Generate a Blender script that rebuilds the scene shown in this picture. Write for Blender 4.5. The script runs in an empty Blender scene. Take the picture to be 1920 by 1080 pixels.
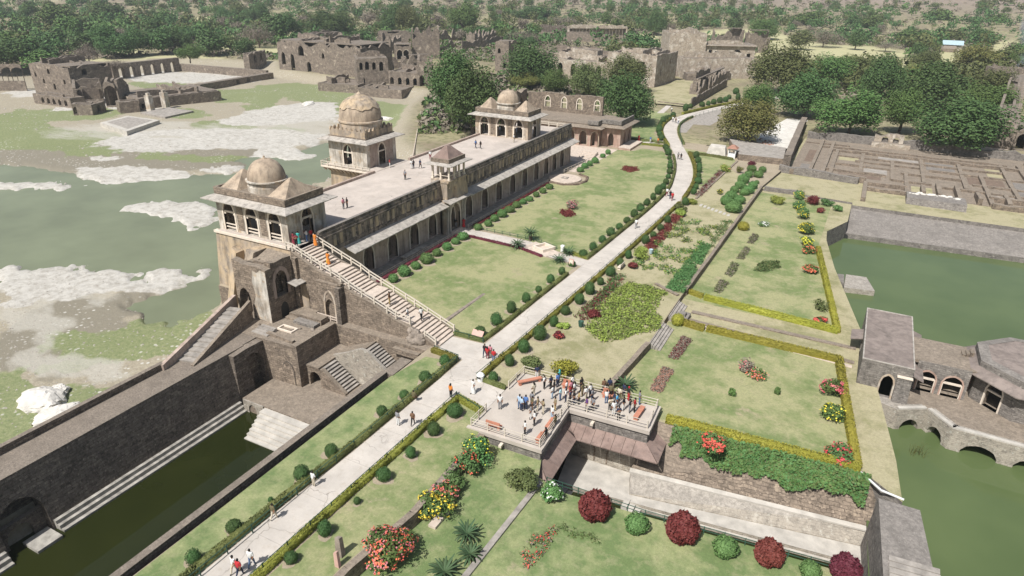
import bpy, bmesh, math, random
import numpy as np
from mathutils import Vector, Matrix

random.seed(7)
RNG = np.random.default_rng(7)
SC = bpy.context.scene
COL = SC.collection

# ---------------------------------------------------------------- camera
cam_data = bpy.data.cameras.new('camera')
cam_data.sensor_width = 36.0
cam_data.lens = 36.0 * 1262.0 / 1920.0
cam_data.clip_start = 0.5
cam_data.clip_end = 12000.0
cam = bpy.data.objects.new('camera', cam_data)
COL.objects.link(cam)
CAM_PITCH, CAM_ROLL, CAM_YAW = math.radians(24.8), math.radians(0.9), math.radians(-27.1)
_f = Vector((math.sin(CAM_YAW) * math.cos(CAM_PITCH), math.cos(CAM_YAW) * math.cos(CAM_PITCH), -math.sin(CAM_PITCH)))
_r = Vector((math.cos(CAM_YAW), -math.sin(CAM_YAW), 0))
_u = _r.cross(_f)
_r2 = math.cos(CAM_ROLL) * _r + math.sin(CAM_ROLL) * _u
_u2 = -math.sin(CAM_ROLL) * _r + math.cos(CAM_ROLL) * _u
cam.matrix_world = Matrix(((_r2.x, _u2.x, -_f.x, 0), (_r2.y, _u2.y, -_f.y, 0), (_r2.z, _u2.z, -_f.z, 40.0), (0, 0, 0, 1)))
SC.camera = cam
SC.render.engine = 'CYCLES'
SC.cycles.max_bounces = 5
SC.cycles.diffuse_bounces = 3
SC.cycles.transparent_max_bounces = 4
SC.cycles.volume_bounces = 1

# ---------------------------------------------------------------- sky and sun
SUN_ELEV = math.radians(53)
SHADOW_AZ = math.radians(10)          # direction the shadows fall, clockwise from +Y
world = bpy.data.worlds.new('World')
SC.world = world
world.use_nodes = True
wn = world.node_tree
wn.nodes.clear()
sky = wn.nodes.new('ShaderNodeTexSky')
sky.sky_type = 'NISHITA'
sky.sun_disc = False
sky.sun_elevation = SUN_ELEV
sky.sun_rotation = math.pi + SHADOW_AZ
sky.air_density = 1.4
sky.dust_density = 2.5
bg = wn.nodes.new('ShaderNodeBackground')
bg.inputs['Strength'].default_value = 0.07
wo = wn.nodes.new('ShaderNodeOutputWorld')
wn.links.new(sky.outputs[0], bg.inputs[0])
wn.links.new(bg.outputs[0], wo.inputs[0])
sun_data = bpy.data.lights.new('sun', 'SUN')
sun_data.energy = 5.0
sun_data.angle = math.radians(0.55)
sun_data.color = (1.0, 0.98, 0.945)
sun = bpy.data.objects.new('sun', sun_data)
COL.objects.link(sun)
sun.rotation_euler = Vector((math.sin(SHADOW_AZ) * math.cos(SUN_ELEV), math.cos(SHADOW_AZ) * math.cos(SUN_ELEV), -math.sin(SUN_ELEV))).to_track_quat('-Z', 'Y').to_euler()
SC.view_settings.view_transform = 'Standard'
SC.view_settings.look = 'None'
SC.view_settings.exposure = 0.3
SC.view_settings.gamma = 1.0

# ---------------------------------------------------------------- helpers
def tag(o, label=None, cat=None, group=None, kind=None):
    if label: o['label'] = label
    if cat: o['category'] = cat
    if group: o['group'] = group
    if kind: o['kind'] = kind
    return o

def thing(name, label, cat, loc=(0, 0, 0), rz=0.0, group=None):
    o = bpy.data.objects.new(name, None)
    o.empty_display_size = 0.1
    COL.objects.link(o)
    o.location = loc
    o.rotation_euler = (0, 0, rz)
    return tag(o, label, cat, group)

def link(name, me, parent=None, mats=None):
    o = bpy.data.objects.new(name, me)
    COL.objects.link(o)
    if parent is not None:
        o.parent = parent
    return o

def copy_tree(o, parent=None):
    c = o.copy()
    COL.objects.link(c)
    c.parent = parent
    for ch in list(o.children):
        copy_tree(ch, c)
    return c

class MB:
    """collects faces and links them as one mesh object"""
    def __init__(s):
        s.v = []; s.f = []; s.m = []; s.ix = {}
    def p(s, q):
        k = (round(q[0], 4), round(q[1], 4), round(q[2], 4))
        i = s.ix.get(k)
        if i is None:
            i = len(s.v); s.v.append(k); s.ix[k] = i
        return i
    def face(s, pts, mi=0):
        ids = [s.p(q) for q in pts]
        out = []
        for i in ids:
            if not out or out[-1] != i: out.append(i)
        if len(out) > 1 and out[0] == out[-1]: out.pop()
        if len(out) >= 3 and len(set(out)) == len(out):
            s.f.append(out); s.m.append(mi)
    def hexa(s, b, t, mi=0, top=None, bottom=True):
        """b, t: four points each, counter-clockwise from above"""
        if bottom: s.face([b[3], b[2], b[1], b[0]], mi)
        s.face(t, mi if top is None else top)
        for i in range(4):
            j = (i + 1) % 4
            s.face([b[i], b[j], t[j], t[i]], mi)
    def box(s, x0, y0, z0, x1, y1, z1, mi=0, top=None):
        b = [(x0, y0, z0), (x1, y0, z0), (x1, y1, z0), (x0, y1, z0)]
        s.hexa(b, [(q[0], q[1], z1) for q in b], mi, top)
    def prism(s, poly, z0, z1, mi=0, top=None):
        a = sum(poly[i][0] * poly[(i + 1) % len(poly)][1] - poly[(i + 1) % len(poly)][0] * poly[i][1] for i in range(len(poly)))
        if a < 0: poly = poly[::-1]
        s.face([(q[0], q[1], z1) for q in poly], mi if top is None else top)
        for i in range(len(poly)):
            a, b = poly[i], poly[(i + 1) % len(poly)]
            s.face([(a[0], a[1], z0), (b[0], b[1], z0), (b[0], b[1], z1), (a[0], a[1], z1)], mi)
    def bar(s, a, b, r, r2=None, n=4, mi=0, cap=True):
        a = Vector(a); b = Vector(b); d = (b - a)
        if d.length < 1e-6: return
        d.normalize()
        u = d.cross(Vector((0, 0, 1)))
        if u.length < 1e-3: u = Vector((1, 0, 0))
        u.normalize(); w = u.cross(d)
        r2 = r if r2 is None else r2
        A = []; B = []
        for i in range(n):
            t = 2 * math.pi * (i + .5) / n
            o = u * math.cos(t) + w * math.sin(t)
            A.append(a + o * r); B.append(b + o * r2)
        for i in range(n):
            j = (i + 1) % n
            s.face([A[i], A[j], B[j], B[i]], mi)
        if cap:
            s.face(A[::-1], mi); s.face(B, mi)
    def lathe(s, c, prof, n=24, mi=0, a0=0.0, sx=1.0, sy=1.0):
        rings = []
        for r, z in prof:
            rings.append([(c[0] + r * sx * math.cos(a0 + 2 * math.pi * i / n), c[1] + r * sy * math.sin(a0 + 2 * math.pi * i / n), c[2] + z) for i in range(n)])
        for k in range(len(rings) - 1):
            for i in range(n):
                j = (i + 1) % n
                s.face([rings[k][i], rings[k][j], rings[k + 1][j], rings[k + 1][i]], mi)
    def build(s, name, mats, parent=None, smooth=False):
        me = bpy.data.meshes.new(name)
        me.from_pydata(s.v, [], s.f)
        for m in (mats if isinstance(mats, (list, tuple)) else [mats]): me.materials.append(m)
        if any(s.m): me.polygons.foreach_set('material_index', s.m)
        if smooth: me.polygons.foreach_set('use_smooth', [True] * len(me.polygons))
        me.update()
        o = link(name, me)
        if parent is not None:
            o.parent = parent
            o.location = -parent.location if parent.parent is None else (0, 0, 0)
        return o

def part(name, parent, mats, fn, smooth=False):
    m = MB(); fn(m)
    return m.build(name, mats, parent, smooth)

def np_mesh(name, verts, quads, mats, mi=None, smooth=False):
    me = bpy.data.meshes.new(name)
    n, k = len(verts), len(quads)
    w = quads.shape[1]
    me.vertices.add(n); me.vertices.foreach_set('co', np.asarray(verts, np.float32).ravel())
    me.loops.add(k * w); me.loops.foreach_set('vertex_index', np.asarray(quads, np.int32).ravel())
    me.polygons.add(k)
    me.polygons.foreach_set('loop_start', np.arange(0, k * w, w, dtype=np.int32))
    me.polygons.foreach_set('loop_total', np.full(k, w, np.int32))
    for m in (mats if isinstance(mats, (list, tuple)) else [mats]): me.materials.append(m)
    if mi is not None: me.polygons.foreach_set('material_index', np.asarray(mi, np.int32))
    if smooth: me.polygons.foreach_set('use_smooth', np.ones(k, bool))
    me.update(calc_edges=True)
    me.validate()
    return me

# value noise
def _hash(ix, iy, s):
    h = (ix.astype(np.int64) * 374761393 + iy.astype(np.int64) * 668265263 + s * 974711) & 0x7fffffff
    h = ((h ^ (h >> 13)) * 1274126177) & 0x7fffffff
    return ((h ^ (h >> 16)) & 0xffff) / 65535.0
def vnoise(x, y, s=0):
    x = np.asarray(x, float); y = np.asarray(y, float)
    ix = np.floor(x); iy = np.floor(y); fx = x - ix; fy = y - iy
    fx = fx * fx * (3 - 2 * fx); fy = fy * fy * (3 - 2 * fy)
    a = _hash(ix, iy, s); b = _hash(ix + 1, iy, s); c = _hash(ix, iy + 1, s); d = _hash(ix + 1, iy + 1, s)
    return (a * (1 - fx) + b * fx) * (1 - fy) + (c * (1 - fx) + d * fx) * fy
def fbm(x, y, s=0, o=4):
    t = 0; a = .5
    for k in range(o):
        t = t + a * vnoise(x, y, s + k * 17); x = x * 2.03 + 5.1; y = y * 2.03 + 1.7; a *= .5
    return t / (1 - .5 ** o)
def sstep(a, b, x):
    t = np.clip((x - a) / (b - a), 0, 1); return t * t * (3 - 2 * t)

# ---------------------------------------------------------------- materials
class NT:
    def __init__(s, name):
        s.m = bpy.data.materials.new(name); s.m.use_nodes = True
        s.t = s.m.node_tree; s.b = s.t.nodes['Principled BSDF']
        s.b.inputs['Specular IOR Level'].default_value = 0.25
    def n(s, typ, **kw):
        x = s.t.nodes.new('ShaderNode' + typ)
        for k, v in kw.items(): setattr(x, k, v)
        return x
    def l(s, a, b): s.t.links.new(a, b)
    def pos(s): return s.n('NewGeometry').outputs['Position']
    def noise(s, vec, scale, detail=3.0, rough=.55, dist=0.0):
        x = s.n('TexNoise'); x.inputs['Scale'].default_value = scale; x.inputs['Detail'].default_value = detail
        x.inputs['Roughness'].default_value = rough; x.inputs['Distortion'].default_value = dist
        s.l(vec, x.inputs['Vector']); return x.outputs['Fac']
    def ramp(s, fac, stops, interp='LINEAR'):
        x = s.n('ValToRGB'); e = x.color_ramp.elements; x.color_ramp.interpolation = interp
        while len(e) < len(stops): e.new(0.5)
        for i, (p, c) in enumerate(stops):
            e[i].position = p; e[i].color = (c, c, c, 1) if not isinstance(c, (tuple, list)) else (*c[:3], 1)
        s.l(fac, x.inputs['Fac']); return x.outputs['Color']
    def mix(s, fac, a, b, mode='MIX'):
        x = s.n('Mix'); x.data_type = 'RGBA'; x.blend_type = mode
        for sock, v in ((x.inputs[0], fac), (x.inputs[6], a), (x.inputs[7], b)):
            if isinstance(v, (int, float)): sock.default_value = v
            elif isinstance(v, tuple): sock.default_value = (*v[:3], 1)
            else: s.l(v, sock)
        return x.outputs[2]
    def math(s, op, a, b=None):
        x = s.n('Math'); x.operation = op
        for sock, v in ((x.inputs[0], a), (x.inputs[1], b)):
            if v is None: continue
            if isinstance(v, (int, float)): sock.default_value = v
            else: s.l(v, sock)
        return x.outputs[0]
    def scale(s, vec, sx, sy, sz):
        x = s.n('VectorMath'); x.operation = 'MULTIPLY'; s.l(vec, x.inputs[0]); x.inputs[1].default_value = (sx, sy, sz); return x.outputs[0]
    def bump(s, h, strength=.4, dist=.05):
        x = s.n('Bump'); x.inputs['Strength'].default_value = strength; x.inputs['Distance'].default_value = dist
        s.l(h, x.inputs['Height']); s.l(x.outputs[0], s.b.inputs['Normal'])
    def col(s, c):
        if isinstance(c, tuple): s.b.inputs['Base Color'].default_value = (*c, 1)
        else: s.l(c, s.b.inputs['Base Color'])
    def rough(s, r): s.b.inputs['Roughness'].default_value = r
    def comb(s, x, y, z):
        c = s.n('CombineXYZ')
        for sock, v in zip(c.inputs, (x, y, z)):
            if isinstance(v, (int, float)): sock.default_value = v
            else: s.l(v, sock)
        return c.outputs[0]
    def sep(s, v):
        c = s.n('SeparateXYZ'); s.l(v, c.inputs[0]); return c.outputs

def M_flat(name, c, rough=.85, var=.25, scale=3.0, bump=0.0, spec=.25, metal=0.0):
    t = NT(name); p = t.pos()
    n1 = t.noise(p, scale, 4)
    t.col(t.mix(t.ramp(n1, [(.3, 0.0), (.7, 1.0)]), tuple(x * (1 - var) for x in c), tuple(min(1, x * (1 + var)) for x in c)))
    t.rough(rough); t.b.inputs['Specular IOR Level'].default_value = spec; t.b.inputs['Metallic'].default_value = metal
    if bump: t.bump(t.noise(p, scale * 5, 3), bump, .05)
    return t.m

def M_stone(name, c1, c2, mortar, top, bw=.55, bh=.24, stain=.6, stainc=(.03, .028, .026), bump=.55, patch=None, patch_lo=.55, warp=.10, blot=1.7):
    """rubble masonry: coursed stones, dusty tops, black monsoon staining"""
    t = NT(name); g = t.n('NewGeometry'); p = g.outputs['Position']
    x, y, z = t.sep(p)
    nx, ny, nz = t.sep(g.outputs['Normal'])
    wv = t.noise(p, 1.3, 3)
    u = t.math('ADD', t.math('ADD', x, y), t.math('MULTIPLY', wv, warp * 4))
    v = t.math('ADD', z, t.math('MULTIPLY', t.noise(p, .8, 3), warp * 6))
    b = t.n('TexBrick'); b.offset = .5
    b.inputs['Scale'].default_value = 1.0; b.inputs['Brick Width'].default_value = bw; b.inputs['Row Height'].default_value = bh
    b.inputs['Mortar Size'].default_value = .022; b.inputs['Mortar Smooth'].default_value = .3; b.inputs['Bias'].default_value = 0
    b.inputs['Color1'].default_value = (*c1, 1); b.inputs['Color2'].default_value = (*c2, 1); b.inputs['Mortar'].default_value = (*mortar, 1)
    t.l(t.comb(u, v, 0), b.inputs['Vector'])
    wallc = t.mix(t.ramp(t.noise(p, 3.5, 4), [(.35, 0.0), (.65, 1.0)]), b.outputs['Color'], tuple((a * .6 + c * .4) for a, c in zip(c1, c2)))
    if patch:
        wallc = t.mix(t.ramp(t.noise(p, .45, 5, .65), [(patch_lo, 0.0), (patch_lo + .05, 1.0)]), wallc, t.mix(t.noise(p, 2.0, 4), tuple(q * .75 for q in patch), patch))
    st = t.noise(t.scale(p, .7, .7, .45), 1.0, 6, .7)
    wallc = t.mix(t.math('MULTIPLY', t.ramp(st, [(.44, 0.0), (.7, 1.0)]), stain * .75), wallc, stainc)
    wallc = t.mix(t.math('MULTIPLY', t.ramp(t.noise(p, blot, 5, .72), [(.36, 1.0), (.50, 0.0)]), .62), wallc, tuple(q * .42 for q in c1))
    wallc = t.mix(t.math('MULTIPLY', t.ramp(t.noise(p, blot * 1.6, 5, .72), [(.57, 0.0), (.68, 1.0)]), .55), wallc, tuple(min(.6, q * 1.65) for q in c2))
    tn = t.noise(p, 1.1, 6, .7)
    topc = t.mix(t.ramp(tn, [(.35, 0.0), (.7, 1.0)]), tuple(q * .68 for q in top), top)
    topc = t.mix(t.math('MULTIPLY', t.ramp(t.noise(p, .35, 4, .6), [(.5, 0.0), (.75, 1.0)]), .55), topc, tuple(q * .45 for q in top))
    topc = t.mix(t.math('MULTIPLY', t.ramp(t.noise(p, blot * 1.8, 5, .78), [(.40, 1.0), (.56, 0.0)]), .62), topc, tuple(q * .42 for q in top))
    topc = t.mix(t.math('MULTIPLY', t.ramp(t.noise(p, blot * 2.3, 4, .75), [(.58, 0.0), (.70, 1.0)]), .5), topc, tuple(min(.65, q * 1.5) for q in top))
    t.col(t.mix(t.ramp(nz, [(.55, 0.0), (.8, 1.0)]), wallc, topc))
    t.rough(.93)
    h2 = t.math('SUBTRACT', t.noise(p, 5, 4), t.math('MULTIPLY', b.outputs['Fac'], t.math('MULTIPLY', t.ramp(nz, [(.5, 1.0), (.7, 0.0)]), .7)))
    t.bump(h2, bump, .06)
    return t.m

def M_plaster(name, c1, c2, c3, sc=.55, stain=.55, lo=.5):
    """old lime plaster: patches of two tones over bare stone, stained"""
    t = NT(name); g = t.n('NewGeometry'); p = g.outputs['Position']
    nx, ny, nz = t.sep(g.outputs['Normal'])
    a = t.mix(t.ramp(t.noise(p, sc, 6, .65), [(.42, 0.0), (.58, 1.0)]), c1, c2)
    a = t.mix(t.ramp(t.noise(p, sc * 1.7, 6, .7), [(lo + .02, 0.0), (lo + .12, 1.0)]), a, c3)
    st = t.noise(t.scale(p, 1.3, 1.3, .25), 1.0, 6, .65)
    a = t.mix(t.math('MULTIPLY', t.ramp(st, [(.45, 0.0), (.7, 1.0)]), stain), a, (.045, .04, .036))
    t.col(a); t.rough(.9)
    t.bump(t.noise(p, 6, 5, .65), .35, .04)
    return t.m

def M_leaf(name, c1, c2, c3=None, trans=.12):
    """foliage: tone varies by clump, by leaf and a little by plant"""
    t = NT(name); g = t.n('NewGeometry'); oi = t.n('ObjectInfo')
    p = g.outputs['Position']
    a = t.mix(t.ramp(t.noise(p, .5, 3), [(.35, 0.0), (.65, 1.0)]), c1, c2)
    a = t.mix(t.math('MULTIPLY', g.outputs['Random Per Island'], .45), a, c3 or c2)
    hs = t.n('HueSaturation'); t.l(a, hs.inputs['Color'])
    t.l(t.math('ADD', t.math('MULTIPLY', oi.outputs['Random'], .04), .48), hs.inputs['Hue'])
    t.l(t.math('ADD', t.math('MULTIPLY', oi.outputs['Random'], .35), .82), hs.inputs['Value'])
    t.col(hs.outputs[0]); t.rough(.65)
    t.b.inputs['Specular IOR Level'].default_value = .2
    return t.m

def M_lawn(name, green, dry, bare, lo=.5, sc=.11, bare_lo=.66):
    t = NT(name); p = t.pos()
    n1 = t.noise(p, sc, 5, .62); n2 = t.noise(p, sc * 4.3, 5, .65); n3 = t.noise(p, 4.5, 4, .7)
    f = t.math('ADD', t.math('MULTIPLY', n1, .62), t.math('MULTIPLY', n2, .38))
    a = t.mix(t.ramp(f, [(lo - .05, 0.0), (lo + .055, 1.0)]), green, dry)
    a = t.mix(t.ramp(t.noise(p, sc * 2.1, 5, .7), [(bare_lo, 0.0), (bare_lo + .1, 1.0)]), a, bare)
    a = t.mix(t.math('MULTIPLY', t.ramp(t.noise(p, .9, 5, .72), [(.50, 0.0), (.66, 1.0)]), .55), a, tuple(.5 * q + .5 * r for q, r in zip(dry, bare)))
    a = t.mix(t.math('MULTIPLY', t.ramp(t.noise(p, .55, 5, .7), [(.54, 0.0), (.68, 1.0)]), .5), a, tuple(q * .8 for q in green))
    a = t.mix(t.math('MULTIPLY', t.ramp(n3, [(.3, 1.0), (.62, 0.0)]), .38), a, tuple(q * .45 for q in green))
    a = t.mix(t.math('MULTIPLY', t.ramp(t.noise(p, 14, 3, .7), [(.35, 1.0), (.6, 0.0)]), .3), a, tuple(q * .4 for q in dry))
    t.col(a); t.rough(.95)
    t.bump(t.noise(p, 16, 4, .7), .7, .05)
    return t.m

def M_path(name, c):
    t = NT(name); p = t.pos()
    a = t.mix(t.ramp(t.noise(p, .3, 6, .65), [(.36, 0.0), (.64, 1.0)]), tuple(x * .84 for x in c), tuple(x * 1.06 for x in c))
    a = t.mix(t.math('MULTIPLY', t.ramp(t.noise(p, 1.6, 6, .7), [(.52, 0.0), (.72, 1.0)]), .45), a, tuple(x * y for x, y in zip(c, (.66, .60, .52))))
    v = t.n('TexVoronoi'); v.feature = 'DISTANCE_TO_EDGE'; v.inputs['Scale'].default_value = .28
    w = t.n('VectorMath'); w.operation = 'ADD'; t.l(p, w.inputs[0])
    nz = t.n('TexNoise'); nz.inputs['Scale'].default_value = 1.2; t.l(p, nz.inputs['Vector']); t.l(nz.outputs['Color'], w.inputs[1]); t.l(w.outputs[0], v.inputs['Vector'])
    crack = t.math('MULTIPLY', t.ramp(v.outputs['Distance'], [(.004, 1.0), (.012, 0.0)]), t.ramp(t.noise(p, .12, 3), [(.5, 0.0), (.58, 1.0)]))
    a = t.mix(t.math('MULTIPLY', crack, .6), a, (.16, .14, .12))
    t.col(a); t.rough(.92); t.bump(t.noise(p, 9, 4), .15, .04)
    return t.m

def M_water(name, c, rough=.07, bump=.03, c2=None, spec=.5):
    t = NT(name); p = t.pos()
    t.col(t.mix(t.ramp(t.noise(p, .09, 3), [(.35, 0.0), (.65, 1.0)]), c, c2 or tuple(q * 1.25 for q in c)))
    t.rough(rough); t.b.inputs['IOR'].default_value = 1.33; t.b.inputs['Specular IOR Level'].default_value = spec
    t.bump(t.noise(p, 2.2, 3), bump, .05)
    return t.m

MT = {}
MT['dam'] = M_stone('dark_rubble_masonry', (.085, .070, .058), (.28, .23, .185), (.026, .022, .019), (.27, .225, .182), .9, .3, .6, warp=.05, bump=1.0, blot=2.6)
MT['stone'] = M_stone('brown_masonry', (.145, .115, .090), (.35, .278, .212), (.062, .050, .040), (.31, .255, .20), .7, .29, .5, patch=(.42, .335, .25), patch_lo=.62, bump=.8)
MT['stone_pale'] = M_stone('pale_masonry', (.30, .265, .22), (.44, .39, .32), (.20, .175, .15), (.42, .38, .33), .5, .22, .35, patch=(.55, .50, .42), patch_lo=.6)
MT['stone_grey'] = M_stone('grey_masonry', (.15, .134, .12), (.30, .27, .24), (.085, .076, .068), (.275, .248, .222), .6, .25, .5)
MT['ruin'] = M_stone('ruin_masonry', (.155, .127, .103), (.30, .245, .195), (.09, .076, .063), (.25, .208, .17), 1.1, .5, .5, patch=(.46, .39, .31), patch_lo=.60, blot=.7)
MT['ruin_pale'] = M_stone('pale_ruin_masonry', (.34, .28, .22), (.47, .395, .31), (.22, .185, .145), (.32, .27, .22), .8, .35, .45, patch=(.62, .55, .46), patch_lo=.54, blot=.7)
MT['parapet'] = M_plaster('stained_parapet_plaster', (.135, .116, .10), (.31, .25, .205), (.062, .056, .051), .7, .8, .5)
MT['wall_red'] = M_plaster('reddish_plaster', (.37, .285, .235), (.45, .355, .295), (.28, .222, .187), .5, .5, .52)
MT['wall_warm'] = M_plaster('warm_plaster', (.46, .36, .26), (.38, .31, .245), (.52, .47, .40), .55, .6, .5)
MT['wall_ochre'] = M_plaster('ochre_plaster', (.45, .345, .23), (.34, .28, .22), (.23, .195, .165), .4, .65, .53)
MT['wall_white'] = M_plaster('flaking_white_plaster', (.56, .515, .45), (.40, .345, .28), (.44, .335, .23), .6, .68, .52)
MT['frame'] = M_flat('pale_dressed_stone', (.62, .54, .45), .8, .12, 2.0, .1)
MT['red_clad'] = M_plaster('red_sandstone', (.36, .235, .185), (.43, .31, .25), (.29, .205, .17), .7, .45, .55)
MT['dome'] = M_plaster('brown_dome_plaster', (.345, .27, .20), (.42, .335, .25), (.26, .205, .155), .6, .55, .55)
MT['eave'] = M_plaster('grey_eave_slab', (.37, .34, .30), (.43, .39, .345), (.27, .245, .22), .9, .5, .52)
MT['roof_brown'] = M_plaster('brown_roof_plaster', (.205, .168, .148), (.255, .21, .185), (.165, .138, .122), .5, .45, .55)
MT['eave_red'] = M_plaster('red_eave_slab', (.205, .145, .122), (.26, .188, .16), (.165, .12, .104), .7, .35, .55)
MT['floor'] = M_path('terrace_paving', (.475, .415, .365))
MT['path'] = M_path('concrete_path', (.50, .455, .405))
MT['deck'] = M_flat('viewing_deck_concrete', (.43, .38, .33), .9, .12, .5, .1)
MT['rail'] = M_flat('cream_painted_rail', (.54, .48, .40), .7, .08, 2.0)
MT['step'] = M_flat('worn_stair_stone', (.50, .42, .35), .9, .16, 1.5, .2)
MT['step_grey'] = M_flat('grey_stair_stone', (.29, .262, .232), .9, .28, 1.2, .35)
MT['riser'] = M_flat('shade_toned_riser', (.16, .135, .112), .9, .25, 1.5, .2)  # darkened tone stands in for the shade on the east-facing risers
MT['step_mid'] = M_flat('worn_tank_steps', (.31, .29, .255), .9, .35, 1.6, .5)
MT['step_white'] = M_flat('lime_crusted_steps', (.43, .40, .355), .9, .18, 1.0, .25)
MT['green_rail'] = M_flat('green_fence_paint', (.035, .085, .06), .6, .2, 2.0)
MT['bench'] = M_flat('red_bench_stone', (.44, .19, .125), .75, .12, 3.0)
MT['rock'] = M_flat('pale_lake_rock', (.56, .53, .48), .95, .16, .6, .8)
MT['rubble'] = M_flat('brown_rubble', (.24, .20, .165), .95, .35, 1.6, .9)
MT['dirt'] = M_lawn('dry_soil', (.34, .285, .20), (.40, .335, .245), (.30, .235, .17), .5, .2, .62)
MT['lawn'] = M_lawn('mown_lawn', (.170, .222, .082), (.355, .345, .18), (.40, .335, .22), .49, .10, .60)
MT['lawn_green'] = M_lawn('watered_lawn', (.145, .205, .076), (.305, .325, .155), (.38, .325, .21), .50, .12, .63)
MT['lawn_dry'] = M_lawn('dry_grass', (.26, .25, .125), (.42, .375, .235), (.42, .35, .25), .46, .14, .66)
MT['water_lake'] = M_water('lake_water', (.148, .163, .100), .2, .02, None, .25)
MT['water_tank'] = M_water('olive_tank_water', (.013, .017, .004), .05, .012, (.020, .024, .006))
MT['water_green'] = M_water('green_tank_water', (.078, .108, .042), .07, .03, (.098, .130, .052), .4)
MT['black'] = M_flat('opening_shade', (.03, .03, .03), .5, .1, 2.0)  # black that stands in for the shade inside openings
MT['trunk'] = M_flat('bark', (.115, .09, .07), .95, .3, 2.5, .6)
MT['soil_dark'] = M_flat('turned_soil', (.17, .125, .095), .95, .3, 2.0, .8)
MT['white'] = M_flat('white_paint', (.72, .72, .70), .6, .06, 2.0)
MT['pink'] = M_flat('pink_sandstone_plaque', (.50, .32, .27), .7, .1, 2.0)
MT['cyan_roof'] = M_flat('blue_sheet_roof', (.34, .44, .48), .6, .1, 1.0)
MT['tile'] = M_flat('red_tile_roof', (.30, .16, .115), .8, .15, 2.0)
# foliage
MT['l_dark'] = M_leaf('dark_evergreen_leaves', (.038, .076, .024), (.062, .110, .034), (.105, .160, .052))
MT['l_mid'] = M_leaf('mid_green_leaves', (.052, .098, .026), (.085, .138, .038), (.13, .185, .055))
MT['l_olive'] = M_leaf('olive_leaves', (.066, .090, .030), (.100, .122, .042), (.150, .165, .062))
MT['l_yellow'] = M_leaf('yellowing_leaves', (.075, .105, .030), (.13, .140, .040), (.27, .235, .07))
MT['l_brown'] = M_leaf('bare_brown_twigs', (.165, .140, .110), (.200, .165, .128), (.225, .195, .150))
MT['l_clip'] = M_leaf('clipped_bush_leaves', (.040, .085, .026), (.058, .108, .032), (.075, .135, .042))
MT['l_ball'] = M_leaf('bright_ball_leaves', (.075, .150, .045), (.100, .185, .055), (.145, .240, .085))
MT['l_hedge'] = M_leaf('yellow_green_hedge_leaves', (.125, .132, .024), (.17, .168, .028), (.23, .212, .042))
MT['l_hedge2'] = M_leaf('olive_hedge_leaves', (.085, .100, .032), (.115, .125, .038), (.15, .155, .052))
MT['l_gold'] = M_leaf('golden_hedge_leaves', (.19, .185, .026), (.25, .232, .032), (.33, .295, .055))
MT['l_crop'] = M_leaf('yellow_green_crop', (.155, .210, .042), (.215, .265, .050), (.30, .33, .075))
MT['l_bright'] = M_leaf('bright_green_leaves', (.060, .130, .040), (.080, .155, .048), (.115, .20, .07))
MT['l_maroon'] = M_leaf('maroon_leaves', (.085, .014, .018), (.125, .022, .026), (.18, .045, .045))
MT['l_palm'] = M_leaf('cycad_fronds', (.032, .062, .028), (.048, .082, .036), (.075, .115, .05))
MT['f_red'] = M_leaf('red_flowers', (.52, .055, .045), (.60, .10, .075), (.64, .16, .12))
MT['f_pink'] = M_leaf('pink_flowers', (.55, .11, .13), (.55, .22, .20), (.60, .3, .27))
MT['f_yellow'] = M_leaf('yellow_flowers', (.62, .50, .035), (.70, .58, .05), (.74, .64, .12))
MT['f_white'] = M_leaf('white_flowers', (.62, .62, .55), (.70, .70, .64), (.72, .72, .68))

# ================================================================ terrain
LAKE = [(-54, -120), (-54, 50), (-60, 56), (-66, 116), (-86, 130), (-108, 148), (-135, 190), (-150, 224), (-245, 240), (-268, 262), (-318, 245), (-345, 200), (-380, 120), (-340, 20), (-340, -120)]
COURT = [(-62.5, -160), (-62.5, 52), (-74, 57), (-74.5, 150), (-62, 183), (-20, 183), (-14, 215), (44, 212), (70, 150), (260, 120), (260, -160)]
def in_poly(x, y, poly):
    ins = np.zeros(x.shape, bool)
    d = np.full(x.shape, 1e9)
    n = len(poly)
    for i in range(n):
        ax, ay = poly[i]; bx, by = poly[(i + 1) % n]
        c = ((ay > y) != (by > y)) & (x < (bx - ax) * (y - ay) / (by - ay + 1e-12) + ax)
        ins ^= c
        t = np.clip(((x - ax) * (bx - ax) + (y - ay) * (by - ay)) / ((bx - ax) ** 2 + (by - ay) ** 2), 0, 1)
        d = np.minimum(d, np.hypot(x - ax - t * (bx - ax), y - ay - t * (by - ay)))
    return np.where(ins, d, -d)
def ell_mask(x, y, L, amp=.35, sc=.12, seed=3, soft=.25):
    wx = x + (fbm(x * sc, y * sc, seed, 5) - .5) * amp * 46 + (fbm(x * .6, y * .6, seed + 9, 2) - .5) * 3
    wy = y + (fbm(x * sc, y * sc, seed + 40, 5) - .5) * amp * 46 + (fbm(x * .6, y * .6, seed + 19, 2) - .5) * 3
    m = np.zeros(x.shape)
    for cx, cy, ax, ay, bx, by in L:
        det = ax * by - ay * bx
        dx = wx - cx; dy = wy - cy
        s = (dx * by - dy * bx) / det; t = (-dx * ay + dy * ax) / det
        r = np.sqrt(s * s + t * t)
        m = np.maximum(m, 1 - sstep(1 - soft, 1 + soft, r))
    return m
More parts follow.
